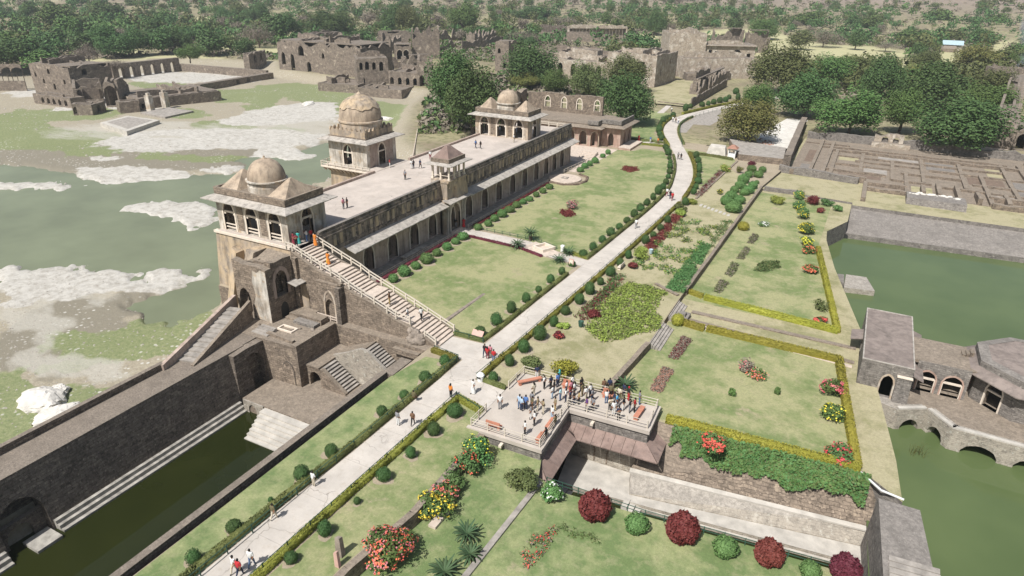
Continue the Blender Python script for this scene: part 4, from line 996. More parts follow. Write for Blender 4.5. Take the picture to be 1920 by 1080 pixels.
for i in range(9):
    o = link('fallen_stone', RB[i % 3], pier); o.location = Vector((random.uniform(-64.5, -55), random.uniform(50.3, 54.5), .1)) - pier.location; q_ = random.uniform(.15, .4); o.scale = (q_, q_ * .8, q_ * .7); o.rotation_euler = (i, i, i)
for i in range(4):
    part('court_step', pier, MT['step_grey'], lambda m: m.box(-61.4 + i * .1, 50.0 + i * .42, .02, -58.8, 50.4 + i * .42, .05 + .1 * (i + 1)))
ts = thing('tank_landing', 'broad stone landing with pale steps running down into the tank', 'landing', (-50, 46, -5.4))
part('landing_floor', ts, [MT['stone'], MT['stone']], lambda m: m.box(-58.2, 44.6, -9, -40.3, 57.3, -5.4))
part('arched_end', ts, MT['stone_pale'], lambda m: wall(m, (-58.0, 44.45), (-54.8, 44.45), -8, -5.42, .6, [(1.4, 1.2, -8, -6.4, -5.8)]))
for i in range(9):
    part('bathing_step', ts, MT['step_white'], lambda m: m.box(-54.6 + i * .12, 44.2 - (i + 1) * .52, -9.2, -41.0, 44.65 - i * .52 + .02, -5.55 - .22 * i))
def flight(root, xa, za, xb, zb, y0, y1, n, mat):
    for i in range(n):
        z = za + (zb - za) * (i + 1) / (n + 1); x0 = xa + (xb - xa) * i / n; x1 = xa + (xb - xa) * (i + 1) / n
        part('tread', root, MT['step_grey'], lambda m: m.box(x0 - .02, y0, z - .1, x1 + .06, y1, z))
        part('riser', root, MT['stone_grey'], lambda m: m.box(x0 - .02, y0 + .02, zb - .5, x1 - .03, y1 - .02, z - .1))
fa = thing('lower_stair', 'short stone flight down from the pier to the tank landing', 'staircase', (-50, 52.4, -5.4))
flight(fa, -51.6, -2.6, -48.0, -5.4, 51.2, 53.4, 10, None)
part('top_landing', fa, MT['stone'], lambda m: m.box(-53.7, 50.6, -2.85, -51.6, 56.4, -2.6))
part('side_wall', fa, MT['stone'], lambda m: [wall(m, (-53.7, 50.7), (-51.2, 50.7), -5.4, -2.85, .5, [(1.3, 1.7, -5.4, -4.2, -3.4)]), m.hexa([(-51.2, 50.7, -5.6), (-47.9, 50.7, -5.6), (-47.9, 51.2, -5.6), (-51.2, 51.2, -5.6)], [(-51.2, 50.7, -2.75), (-47.9, 50.7, -5.2), (-47.9, 51.2, -5.2), (-51.2, 51.2, -2.75)])])
fb = thing('upper_stair', 'stone flight beside the stair wall with a small arch beneath', 'staircase', (-45, 55, -3))
flight(fb, -47.4, -.6, -43.6, -3.4, 54.0, 56.4, 11, None)
def f(m):
    A, B = (-52.0, 53.6), (-41.0, 53.6)
    us = np.linspace(0, 11.0, 23)
    def tp(u): return float(np.interp(u, [0, 2.2, 4.4, 5.6, 9.2, 11.0], [-2.4, -1.5, -.35, -.45, -3.2, -3.3]))
    o = (6.6, 1.5, -5.4, -4.3, -3.4)
    us = sorted(set(list(us) + [o[0] - o[1] / 2 + o[1] * k / 6 for k in range(7)]))
    for a, b in zip(us[:-1], us[1:]):
        mid = (a + b) / 2; ins = abs(mid - o[0]) < o[1] / 2
        la = arch_z((a - o[0] + o[1] / 2) / o[1], o[3], o[4]) if ins else -5.5; lb = arch_z((b - o[0] + o[1] / 2) / o[1], o[3], o[4]) if ins else -5.5
        m.hexa([(-52 + a, 53.6, la), (-52 + b, 53.6, lb), (-52 + b, 54.0, lb), (-52 + a, 54.0, la)], [(-52 + a, 53.6, tp(a)), (-52 + b, 53.6, tp(b)), (-52 + b, 54.0, tp(b)), (-52 + a, 54.0, tp(a))])
part('arched_side_wall', fb, MT['stone_pale'], f)
part('ramp_core', fb, MT['stone'], lambda m: m.hexa([(-52.0, 54.55, -5.4), (-47.4, 54.55, -5.4), (-47.4, 56.5, -5.4), (-52.0, 56.5, -5.4)], [(-52, 54.0, -2.6), (-47.4, 54.0, -.62), (-47.4, 56.5, -.62), (-52, 56.5, -2.6)]))
part('foot_landing', fb, MT['stone'], lambda m: m.box(-43.6, 54.0, -5.4, -40.3, 56.5, -3.4))
part('ledge', fb, MT['stone'], lambda m: [m.box(-53.7, 56.5, -5.4, -40.2, 57.75, .015), m.box(-44.6, 55.9, -1.2, -40.9, 56.5, -.5)])
kb = thing('tank_kerb', 'low rubble kerb wall along the grass side of the tank', 'wall', (-41, 20, 0))
part('kerb_wall', kb, MT['dam'], lambda m: [m.hexa([(-41.9, -60, -9.4), (-41.15, -60, -9.4), (-41.15, 50.2, -9.4), (-41.9, 50.2, -9.4)], [(-41.7, -60, .3), (-41.0, -60, .3), (-41.0, 50.2, .3), (-41.7, 50.2, .3)]), m.box(-41.7, 50.2, -6, -40.25, 53.8, .1)])
# stairs from the bastion down to the lake side
ls = thing('lake_stair', 'broad worn steps climbing from the wall walkway to the ruined bastion', 'staircase', (-63.5, 46, 0))
L0, L1 = Vector((-62.3, 41.4)), Vector((-64.7, 51.2)); LD = (L1 - L0).normalized(); LN = Vector((LD.y, -LD.x)); LL = (L1 - L0).length
def lq(u, w): q = L0 + LD * u + LN * w; return (q.x, q.y)
for i in range(12):
    u0, u1 = LL * i / 12, LL * (i + 1) / 12 - .02; z = .17 * (i + 1)
    part('tread', ls, MT['step_grey'], lambda m: m.hexa([(*lq(u0, -1.15), -.6), (*lq(u0, 1.0), -.6), (*lq(u1, 1.0), -.6), (*lq(u1, -1.15), -.6)][::1], [(*lq(u0, -1.15), z), (*lq(u0, 1.0), z), (*lq(u1, 1.0), z), (*lq(u1, -1.15), z)]))
part('inner_parapet', ls, MT['stone'], lambda m: m.hexa([(*lq(-.6, 1.0), -.6), (*lq(-.6, 1.4), -.6), (*lq(LL + .9, 1.4), -.6), (*lq(LL + .9, 1.0), -.6)], [(*lq(-.6, 1.0), .15), (*lq(-.6, 1.4), .15), (*lq(LL + .9, 1.4), 2.75), (*lq(LL + .9, 1.0), 2.75)]))
part('outer_parapet', ls, MT['wall_red'], lambda m: m.hexa([(*lq(-2.2, -1.6), -5), (*lq(-2.2, -1.15), -5), (*lq(LL + 1.6, -1.15), -5), (*lq(LL + 1.6, -1.6), -5)], [(*lq(-2.2, -1.6), .7), (*lq(-2.2, -1.15), .7), (*lq(LL + 1.6, -1.15), 2.9), (*lq(LL + 1.6, -1.6), 2.9)]))
part('stair_base', ls, MT['stone'], lambda m: m.prism([(-63.7, 39.6), (-59.96, 39.6), (-59.96, 49.0), (-61, 50.5), (-66.4, 52.6), (-66.2, 50.4)], -5, -.012))

# ================================================================ viewing deck over the channel
vd = thing('viewing_deck', 'railed stone viewing deck crowded with visitors above the sunken channel', 'viewing deck', (-21, 53, 0))
DK = [(-28.1, 46.2), (-20.5, 46.4), (-20.8, 53.7), (-12.5, 54.0), (-12.7, 58.4), (-28.0, 57.6)]
part('deck_floor', vd, [MT['stone_grey'], MT['deck']], lambda m: m.prism(DK, -1.7, .06, 0, 1))
part('coping', vd, MT['deck'], lambda m: [m.hexa([(*a, -.25), (*b, -.25), (*c, -.25), (*d, -.25)], [(*a, .16), (*b, .16), (*c, .16), (*d, .16)]) for a, b, c, d in (((-28.3, 46.0), (-20.3, 46.2), (-20.3, 46.6), (-28.3, 46.4)), ((-20.6, 46.6), (-20.3, 46.6), (-20.6, 53.5), (-20.9, 53.5)), ((-20.7, 53.45), (-12.3, 53.8), (-12.3, 54.2), (-20.7, 53.85)), ((-12.65, 54.2), (-12.3, 54.2), (-12.5, 58.5), (-12.85, 58.5)))])
def eave_run(a, b, n, over, z_in=-1.55, z_out=-2.3, th=.12, ea=0.0, eb=0.0):
    A = Vector(a); B = Vector(b); d = (B - A).normalized(); o = Vector((d.y, -d.x)) * over
    for i in range(n):
        p, q = A.lerp(B, i / n), A.lerp(B, (i + 1) / n - .004)
        po = p + o - (d * ea if i == 0 else d * 0); qo = q + o + (d * eb if i == n - 1 else d * 0)
        m = MB(); m.hexa([(po.x, po.y, z_out), (qo.x, qo.y, z_out), (q.x, q.y, z_in), (p.x, p.y, z_in)], [(po.x, po.y, z_out + th), (qo.x, qo.y, z_out + th), (q.x, q.y, z_in + th), (p.x, p.y, z_in + th)])
        m.build('eave_slab', MT['eave_red'], vd)
eave_run((-28.1, 46.2), (-20.5, 46.4), 7, 1.6, eb=1.55)
eave_run((-20.5, 46.4), (-20.8, 53.7), 7, 1.6, ea=1.55, eb=-1.55)
eave_run((-20.8, 53.7), (-12.5, 54.0), 8, 1.6, ea=-1.55, eb=1.55)
eave_run((-12.5, 54.0), (-12.7, 58.4), 4, 1.6, ea=1.55)
part('under_wall', vd, MT['stone_pale'], lambda m: [wall(m, (-20.9, 54.5), (-12.9, 54.7), -9, -1.7, .6), wall(m, (-12.9, 54.9), (-13.0, 58.6), -9, -1.7, .6), wall(m, (-27.9, 46.6), (-20.9, 46.7), -9, -1.7, .6), wall(m, (-20.9, 47.4), (-21.1, 54.0), -9, -1.7, .6, [(1.6, 2.2, -5.3, -3.4, -2.4), (4.7, 2.2, -5.3, -3.4, -2.4)])])
part('back_fill', vd, MT['stone'], lambda m: m.prism([(-28.3, 45.9), (-26.6, 45.9), (-24.5, 47), (-24.5, 55.5), (-13.4, 56.0), (-13.4, 59.4), (-28.3, 58.2)], -9, -1.75))
for c, w, ap in ((5.9, 3.0, -2.9), (1.6, 2.6, -2.9)):
    part('blind_arch', vd, MT['stone'], lambda m: arch_ring(m, (-20.9, 54.5), (-12.9, 54.7), (c, w, -6.0, -4.6, ap), .14, .07, .02, legs=True))
part('spout', vd, MT['frame'], lambda m: [m.box(-24.6, 45.7, -.75, -24.3, 46.25, -.5), m.box(-18.2, 53.2, -.8, -17.9, 53.8, -.55)])
rail_run(vd, [(-27.9, 49.2, .06), (-27.95, 46.35, .06), (-20.65, 46.55, .06), (-20.95, 53.85, .06), (-12.65, 54.15, .06), (-12.85, 58.2, .06), (-27.7, 57.45, .06), (-27.8, 53.9, .06)], 1.0, .05, 1.9, (1.0, .66, .33), None, .024)
part('floor_joint', vd, MT['step_grey'], lambda m: [m.box(-22.6, 46.9, .055, -22.55, 52, .066)])
def bench(a, b, w, label, back=True):
    A = Vector(a); B = Vector(b); d = (B - A).normalized(); n = Vector((-d.y, d.x))
    t = thing('bench', label, 'bench', ((a[0] + b[0]) / 2, (a[1] + b[1]) / 2, .06), group='benches on the viewing deck')
    def bx(m, u0, u1, d0, d1, z0, z1):
        p = [A + d * u0 + n * d0, A + d * u1 + n * d0, A + d * u1 + n * d1, A + d * u0 + n * d1]
        m.hexa([(q.x, q.y, z0) for q in p], [(q.x, q.y, z1) for q in p])
    L_ = (B - A).length
    part('seat', t, MT['bench'], lambda m: bx(m, 0, L_, 0, w, .43, .53))
    for u in (.12, L_ - .37): part('leg', t, MT['bench'], lambda m: bx(m, u, u + .25, .04, w - .04, .06, .43))
    if back:
        part('backrest', t, MT['bench'], lambda m: bx(m, .05, L_ - .05, -.1, .0, .5, .98))
bench((-27.1, 54.9), (-25.3, 57.0), .45, 'plain red stone bench at the corner of the deck near the path', False)
bench((-22.0, 57.35), (-23.0, 57.28), .45, 'red bench against the rear rail beside the yellow bush')
bench((-17.4, 57.75), (-18.6, 57.7), .45, 'red bench with scalloped back at the middle of the rear rail')
bench((-13.9, 54.9), (-13.8, 57.2), .5, 'long red stone bench at the far end of the deck wing', False)
bench((-26.7, 47.0), (-25.1, 47.05), .42, 'red bench along the front rail, facing the deck')
bench((-20.95, 47.0), (-20.98, 48.4), .42, 'red bench by the front corner of the deck')
bench((-21.0, 49.3), (-21.05, 51.0), .42, 'red bench halfway along the side rail with people seated')

# ================================================================ channel, retaining wall, tail block
chn = thing('channel_walkway', 'pale stone walkway along the sunken channel', 'walkway', (-6, 51, -6))
WF = [(-12.09, 50.64), (8.30, 52.87)]; WE = [(-13.03, 51.56), (8.21, 55.20)]; WB = [(-13.71, 53.24), (7.92, 55.80)]
part('walk_slab', chn, [MT['stone_pale'], MT['step_white']], lambda m: m.prism([(-20.9, 55.0), (WE[1][0], WE[1][1] + 1.5), WF[1], WF[0], (-20.0, WF[0][1] - .9)], -9, -6.2, 0, 1))
part('lower_ledge', chn, [MT['stone_pale'], MT['step_white']], lambda m: m.prism([(WF[0][0] + .6, WF[0][1] - .2), (WF[1][0], WF[1][1] - .25), (WF[1][0], WF[1][1] - .01), (WF[0][0] + .6, WF[0][1] + .05)], -9, -6.55, 0, 1))
part('skirting_slope', chn, MT['stone_pale'], lambda m: m.hexa([(*WE[0], -6.6), (*WE[1], -6.6), (WB[1][0], WB[1][1] + .4, -6.6), (WB[0][0], WB[0][1] + .4, -6.6)], [(*WE[0], -6.1), (*WE[1], -6.1), (WB[1][0], WB[1][1] + .4, -4.75), (WB[0][0], WB[0][1] + .4, -4.75)]))
part('white_line', chn, MT['step_white'], lambda m: m.hexa([(WB[0][0], WB[0][1] - .02, -5.0), (WB[1][0], WB[1][1] - .02, -5.0), (WB[1][0], WB[1][1] + .38, -5.0), (WB[0][0], WB[0][1] + .38, -5.0)], [(WB[0][0], WB[0][1] - .02, -4.82), (WB[1][0], WB[1][1] - .02, -4.82), (WB[1][0], WB[1][1] + .38, -4.66), (WB[0][0], WB[0][1] + .38, -4.66)]))
for i in range(3):
    part('step', chn, MT['step_white'], lambda m: m.box(-19.9 + i * .55, 48.6, -7.6, -19.4 + i * .55, 49.9, -6.25 - .25 * i))
    part('step_block', chn, MT['step_white'], lambda m: m.box(-13.2 + i * .6, WF[0][1] - 1.1 - .1 * i, -7.6, -12.65 + i * .6, WF[0][1] + .2, -6.1 - .2 * i))
rw = thing('retaining_wall', 'sloping dark masonry wall below the creeper beside the channel', 'wall', (-3, 57, -5))
part('wall_face', rw, MT['stone'], lambda m: m.hexa([(WB[0][0], WB[0][1] + .3, -4.9), (WB[1][0], WB[1][1] + .3, -4.9), (8.0, 59.4, -4.9), (-12.6, 58.2, -4.9)], [(-12.6, 57.0, -.82), (8.0, 58.4, -.82), (8.0, 59.4, -.82), (-12.6, 58.2, -.82)]))
tb = thing('end_bastion', 'grey masonry block with sloping top closing the channel beside the tank', 'bastion', (10, 50, -4))
part('block', tb, MT['stone_grey'], lambda m: m.hexa([(7.6, 40, -9), (13.2, 42, -9), (11.6, 55.4, -9), (7.4, 55.2, -9)], [(8.9, 40, -1.6), (12.9, 42, -1.9), (11.0, 55.4, -.7), (7.8, 55.2, -.6)]))
for i in range(9):
    part('step', tb, MT['step_grey'], lambda m: m.hexa([(8.75 + .02 * i, 48.4 - i * .62, -3), (12.3 + .03 * i, 48.9 - i * .62, -3), (12.3 + .03 * i, 49.4 - i * .62, -3), (8.75 + .02 * i, 48.9 - i * .62, -3)], [(8.75 + .02 * i, 48.4 - i * .62, -.98 - i * .03), (12.3 + .03 * i, 48.9 - i * .62, -1.15 - i * .04), (12.3 + .03 * i, 49.4 - i * .62, -1.1 - i * .04), (8.75 + .02 * i, 48.9 - i * .62, -.94 - i * .03)]))
part('white_kerb', tb, MT['white'], lambda m: [m.bar(a, b, .09) for a, b in (((6.3, 58.4, -.72), (8.0, 56.6, -.72)), ((8.0, 56.6, -.72), (9.8, 56.2, -.72)))])

# ================================================================ bridge pavilion in the green tank
bp = thing('bridge_pavilion', 'stone bridge pavilion with flat brown roofs standing in the green tank', 'pavilion', (14, 80, -4.2))
BZ, BT = -1.8, 2.35
def f(m):
    wall(m, (5.2, 75.0), (10.3, 75.0), -4.6, BT, .6, [(2.9, 1.2, BZ, .1, 1.0)])
    wall(m, (10.3, 75.6), (10.3, 88.6), -4.6, BT, .6, [(2.2, 1.6, BZ, .2, 1.1), (9.5, 1.6, BZ, .2, 1.1)])
    wall(m, (10.3, 89.2), (5.2, 89.2), -4.6, BT, .6)
    wall(m, (5.2, 88.6), (5.2, 75.6), -4.6, BT, .6, [(6.5, 1.8, -.8, .6, 1.5)])
part('gate_wall', bp, MT['stone_grey'], f)
part('gate_roof', bp, MT['roof_brown'], lambda m: [m.box(5.3, 75.1, BT - .3, 10.2, 89.1, BT + .02)])
part('roof_rim', bp, MT['eave'], lambda m: [m.box(5.18, 74.98, BT + .003, 10.32, 75.13, BT + .1), m.box(5.18, 89.07, BT + .003, 10.32, 89.22, BT + .1), m.box(5.18, 75.13, BT + .003, 5.32, 89.07, BT + .1), m.box(10.18, 75.13, BT + .003, 10.32, 89.07, BT + .1)])
part('buttress', bp, MT['stone_grey'], lambda m: m.hexa([(8.9, 74.2, -4.6), (10.5, 74.2, -4.6), (10.5, 75.0, -4.6), (8.9, 75.0, -4.6)], [(8.9, 74.6, 1.25), (10.3, 74.6, 1.25), (10.3, 75.0, 1.25), (8.9, 75.0, 1.25)]))
part('buttress_cap', bp, MT['frame'], lambda m: m.box(8.85, 74.5, 1.26, 10.35, 74.99, 1.36))
part('door_frame', bp, MT['wall_warm'], lambda m: arch_ring(m, (5.2, 75.0), (10.3, 75.0), (2.9, 1.2, BZ, .1, 1.0), .18, .05, .2))
part('canopy', bp, MT['roof_brown'], lambda m: [m.hexa([(10.3, 75.7, 1.2), (11.5, 75.7, .7), (11.5, 79.2, .7), (10.3, 79.2, 1.2)], [(10.3, 75.7, 1.3), (11.5, 75.7, .8), (11.5, 79.2, .8), (10.3, 79.2, 1.3)])])
part('rear_canopy', bp, MT['roof_brown'], lambda m: [m.hexa([(10.3, 84.7, 1.2), (11.6, 84.7, .75), (11.6, 87.8, .75), (10.3, 87.8, 1.2)], [(10.3, 84.7, 1.3), (11.6, 84.7, .85), (11.6, 87.8, .85), (10.3, 87.8, 1.3)])])
part('garden_canopy', bp, MT['roof_brown'], lambda m: [m.hexa([(3.9, 82.3, .9), (5.2, 82.3, 1.2), (5.2, 85.0, 1.2), (3.9, 85.0, .9)], [(3.9, 82.3, 1.0), (5.2, 82.3, 1.3), (5.2, 85.0, 1.3), (3.9, 85.0, 1.0)])])
WO = [(1.2, 1.7, BZ, -.1, .75), (3.7, 1.9, BZ, -.1, .75)]
part('arcade_wall', bp, [MT['stone_grey'], MT['stone']], lambda m: [wall(m, (10.9, 78.6), (16.0, 78.6), -4.6, 1.9, .55, WO, mi_in=1)])
part('rear_arcade_wall', bp, MT['stone_grey'], lambda m: wall(m, (16.4, 84.6), (10.3, 84.6), -4.6, 1.9, .5))
for o in WO:
    part('arch_frame', bp, MT['red_clad'], lambda m: arch_ring(m, (10.9, 78.6), (16.0, 78.6), o, .16, .05, .25))
    part('lintel', bp, MT['frame'], lambda m: wbox(m, (10.9, 78.6), (16.0, 78.6), o[0] - o[1] / 2, o[0] + o[1] / 2, .05, .25, -.3, -.1))
    for s in (-1, 1): part('jamb', bp, MT['frame'], lambda m: wbox(m, (10.9, 78.6), (16.0, 78.6), o[0] + s * o[1] / 2 - .09, o[0] + s * o[1] / 2 + .09, .02, .3, BZ, -.1))
part('arcade_roof', bp, MT['stone'], lambda m: m.box(10.33, 78.65, 1.55, 16.4, 84.55, 1.92))
OC, OR = (22.6, 82.0), 6.9
def octp(r, z, k0=.5): return [(OC[0] + r * math.cos(math.pi * 2 * (k + k0) / 8), OC[1] + r * .92 * math.sin(math.pi * 2 * (k + k0) / 8), z) for k in range(8)]
for k in range(8):
    a, b = octp(OR - .4, 0)[k], octp(OR - .4, 0)[(k + 1) % 8]
    Ln = math.dist(a[:2], b[:2])
    wl = part('octagon_wall', bp, [MT['stone_grey'], MT['stone']], lambda m: wall(m, a, b, -4.6, 2.2, .6, [(Ln / 2, 1.7, BZ, .3, 1.3)], mi_in=1))
    part('octagon_arch', wl, MT['red_clad'] if k % 2 else MT['frame'], lambda m: arch_ring(m, a, b, (Ln / 2, 1.7, BZ, .3, 1.3), .17, .05, .25))
    part('octagon_lintel', wl, MT['frame'], lambda m: wbox(m, a, b, Ln / 2 - .85, Ln / 2 + .85, .05, .25, .05, .25))
    e0, e1 = octp(OR - .35, 0)[k], octp(OR - .35, 0)[(k + 1) % 8]; f0, f1 = octp(OR + 1.0, 0)[k], octp(OR + 1.0, 0)[(k + 1) % 8]
    part('octagon_eave', bp, MT['roof_brown'], lambda m: m.hexa([(*f0[:2], 1.55), (*f1[:2], 1.55), (*e1[:2], 2.15), (*e0[:2], 2.15)], [(*f0[:2], 1.66), (*f1[:2], 1.66), (*e1[:2], 2.27), (*e0[:2], 2.27)]))
    g0, g1 = octp(OR - .4, 0)[k], octp(OR - .4, 0)[(k + 1) % 8]; h0, h1 = octp(OR - 1.5, 0)[k], octp(OR - 1.5, 0)[(k + 1) % 8]
    part('octagon_parapet', bp, MT['stone_grey'], lambda m: m.hexa([(*g0[:2], 2.2), (*g1[:2], 2.2), (*h1[:2], 2.2), (*h0[:2], 2.2)], [(*g0[:2], 2.95), (*g1[:2], 2.95), (*h1[:2], 3.05), (*h0[:2], 3.05)]))
part('octagon_roof', bp, MT['roof_brown'], lambda m: m.prism([q[:2] for q in octp(OR - 1.45, 0)], 2.0, 2.98))
part('roof_stair', bp, MT['stone'], lambda m: [m.box(15.2 + .35 * i, 82.0, 1.9, 15.6 + .35 * i, 83.0, 2.1 + .22 * i) for i in range(3)])
DKB = [(10.3, 75.0), (12.4, 74.6), (14.6, 71.9), (24.5, 71.4), (30.5, 73), (31.5, 90), (14, 90), (10.3, 86)]
part('deck', bp, [MT['stone_grey'], MT['stone']], lambda m: m.prism(DKB, -2.5, BZ, 0, 1))
part('landing_wall', bp, MT['stone_pale'], lambda m: m.hexa([(7.2, 73.9, -4.6), (9.7, 73.0, -4.6), (9.9, 75.0, -4.6), (7.2, 75.0, -4.6)], [(7.2, 73.9, -1.75), (9.7, 73.0, -1.75), (9.9, 75.0, -1.75), (7.2, 75.0, -1.75)]))
for a, b, ops in (((9.7, 73.0), (12.4, 74.55), [(1.6, 2.0, -4.6, -3.9, -3.0)]), ((12.4, 74.55), (14.6, 71.85), [(1.7, 2.0, -4.6, -3.9, -2.9)]), ((14.6, 71.85), (24.5, 71.35), [(2.8, 3.2, -4.6, -3.9, -2.9), (7.4, 3.2, -4.6, -3.9, -2.9)]), ((24.5, 71.35), (30.5, 72.95), [(3, 3.2, -4.6, -3.9, -2.9)])):
    part('arched_pier_wall', bp, MT['stone_pale'], lambda m: wall(m, a, b, -4.6, -1.7, 1.0, ops))
    part('kerb', bp, MT['step_white'], lambda m: wbox(m, a, b, 0, math.dist(a, b), .05, .5, -1.69, -1.55))
rk = rock_mesh('water_platform', MT['rock'], 12, 3, .12, .5)
wp = thing('broken_platform', 'pale broken stone slab lying in the green tank at the garden edge', 'stone slab', (4.5, 108.5, -4.2))
WPQ = [(2.49, 109.27), (6.85, 110.11), (5.49, 115.45), (2.49, 115.16)]
part('slab', wp, MT['stone_pale'], lambda m: m.prism(WPQ, -5, -3.4))
part('loose_block', wp, MT['stone_grey'], lambda m: m.prism([(1.28, 110.71), (2.41, 110.10), (2.19, 113.77), (1.22, 113.66)], -5, -3.0))

# ================================================================ ruined foundations
rf = thing('ruined_foundations', 'grid of low ruined stone walls north of the green tank', 'ruin', (10, 175, 0))
FW = []
def fw(x0, y0, x1, y1, h=.75, t=.75, mat='stone', z=-.45):
    rg = random.Random(int(x0 * 13 + y0 * 7))
    A = Vector((x0, y0)); B = Vector((x1, y1)); d = (B - A).normalized(); n = Vector((-d.y, d.x)) * t / 2
    part('wall_stub', rf, MT[mat], lambda m: wall(m, A - n, B - n, z, z + h, t, [], 0, h * .35, rg.randint(0, 99), step=1.5))
for y, x0, x1, h in ((209.5, -13.5, 40, 2.6), (199, -9, 33, .8), (195.6, -6, 38, .9), (190, -5, 31, .6), (185.5, 0, 14, .6), (184, 16, 35, .6), (180.5, -5, 8, .6), (178, 10, 22, .7), (175, 24, 35, .6), (173.5, -6, 7, .7), (170.5, 8, 16, .7), (169, 18, 33, .6), (165.6, -13, 3, 1.6), (164, 3, 11, 1.2), (163.5, 26, 40, 1.2), (203, -13, -2, .6), (159.5, 3, 20, 1.0), (158, 26, 44, 1.4)):
    fw(x0, y, x1, y - (x1 - x0) * .012, h, 1.0 if h > .8 else .7, 'stone' if h < 2 else 'stone_grey')
for x, y0, y1, h in ((-9.0, 166, 207, .8), (-6.2, 168, 206, .9), (-4.6, 168, 196, .7), (1.5, 174, 195, .6), (3.0, 150, 164.4, 1.0), (8.2, 171, 190, .6), (11.0, 160, 178, .9), (14.5, 171, 195, .6), (17.0, 160, 170, 1.3), (20.4, 158, 169, 1.5), (22.5, 170, 195, .6), (26.2, 159, 184, .8), (31.5, 164, 199, .7), (35.3, 166, 200, .8), (37.5, 164, 204, 1.0), (24, 159, 166, 1.6), (14.0, 160, 166, 1.4), (29, 159, 166, 1.4)):
    fw(x, y0, x, y1, h, .8)
part('paving', rf, MT['stone'], lambda m: m.prism([(-13.4, 166.5), (3.0, 165.4), (3.1, 160), (42, 158.5), (42, 208.5), (-13.4, 209)], -.6, -.40))
for k, (x, y, w_, h_) in enumerate(((-11.5, 168, 2.2, 9), (-11.3, 180, 2.0, 14), (-3.8, 186, 4.5, 3.5), (2.2, 175, 5, 5), (9, 180, 5, 9), (15.5, 186, 6, 8), (23.5, 176, 7, 7), (28, 186, 3, 8), (5, 191, 9, 3.6), (17, 171, 4.5, 6), (32.3, 170, 2.6, 13), (-3, 169.5, 9, 3), (12, 162, 4, 6), (27, 166, 4, 2.6))):
    part('room_floor', rf, MT[('stone_grey', 'soil_dark', 'lawn_dry', 'step_grey', 'stone')[k % 5]], lambda m: m.box(x, y, -.5, x + w_, y + h_, -.37 + .004 * (k % 3)))
part('front_block', rf, MT['stone_grey'], lambda m: [m.hexa([(10.8, 152.5, -1), (21.3, 152.0, -1), (21.3, 158.2, -1), (10.8, 158.6, -1)], [(10.8, 153.4, .75), (21.2, 152.9, .85), (21.2, 158.0, .85), (10.8, 158.4, .75)])])
LR = [rock_mesh('lime_rubble', MT['rock'], k, 3, .45, .6) for k in (41, 42)]
for k in range(16):
    o = link('lime_rubble', LR[k % 2], rf); o.location = Vector((11.4 + k * .6, 157.2 + random.uniform(-.7, .9), .75)) - rf.location; q_ = random.uniform(.2, .7); o.scale = (q_, q_, q_ * .8); o.rotation_euler = (0, 0, k)
part('end_block', rf, MT['stone_grey'], lambda m: [m.hexa([(33, 157, -1), (60, 155, -1), (60, 164, -1), (33, 165.5, -1)], [(33.3, 158, 1.3), (60, 156, 1.2), (60, 163, 1.4), (33.3, 164.5, 1.6)])])
part('niche_wall', rf, MT['ruin_pale'], lambda m: [wall(m, (3.4, 208.2), (10.4, 208.0), -.4, 3.6, 1.4, [(2.6, 1.6, .8, 1.6, 2.4), (5.2, 1.4, .8, 1.6, 2.4)], 0, 1.2, 8), m.box(3.0, 206.4, -.4, 12.2, 208.0, .9)])
lw = thing('yard_wall', 'tall rubble wall separating the lime yard from the foundations', 'wall', (-15, 195, 0))
part('wall_body', lw, MT['dam'], lambda m: wall(m, (-13.6, 170.5), (-15.6, 226), -.5, 3.0, 1.6, [], 0, .7, 3))
part('yard_terrace', lw, [MT['stone'], MT['step_grey']], lambda m: m.prism([(-15.3, 171), (-16.3, 184), (-31, 187), (-25.5, 170.5)], -.3, 1.5, 0, 1))
cot = thing('garden_wall', 'low rubble wall along the edge of the dry grass by the foundations', 'wall', (-7, 150, 0))
part('wall_body', cot, MT['stone_grey'], lambda m: [wall(m, (-15.4, 165.5), (1.5, 163.4), -.6, 1.5, .9, [], 0, .6, 2), wall(m, (-16.0, 148.8), (-8, 149.2), -.9, .3, .7, [], 0, .4, 5)])
cob = thing('bed_wall', 'long low stone wall between the flower beds and the tank garden', 'wall', (-17.5, 110, 0))
part('wall_body', cob, MT['stone'], lambda m: [wall(m, (-17.35, 88.5), (-16.4, 149), -.9, .28, .5, [], 0, .2, 2), wall(m, (-18.3, 60.5), (-17.4, 71), -.9, .3, .6, [], 0, .3, 7), wall(m, (-17.9, 86.2), (-21.8, 88.6), -.2, .35, .5, [], 0, .2, 3), wall(m, (-26.6, 133), (-25.2, 169), -.2, .3, .45, [], 0, .15, 4)])
gs = thing('garden_steps', 'broad stone steps from the crop bed down to the tank garden', 'steps', (-17, 80, 0))
for i in range(5):
    part('step', gs, MT['step_grey'], lambda m: m.box(-18.2 + i * .36, 79.6, -1.2, -17.8 + i * .36, 85.0, -.02 - .16 * i))
    part('step', gs, MT['step_grey'], lambda m: m.box(-17.9 + i * .33, 71.2, -1.2, -17.5 + i * .33, 77.4, -.02 - .16 * i))
part('pedestal', gs, MT['stone_grey'], lambda m: [m.box(-16.6, 80.2, -.9, -15.2, 82.0, -.2), m.box(-16.3, 80.4, -.2, -15.6, 81.3, .2)])
gw = thing('stone_walk', 'paired stone strips of an old water channel crossing the tank garden', 'walk', (-6, 82, -.8))
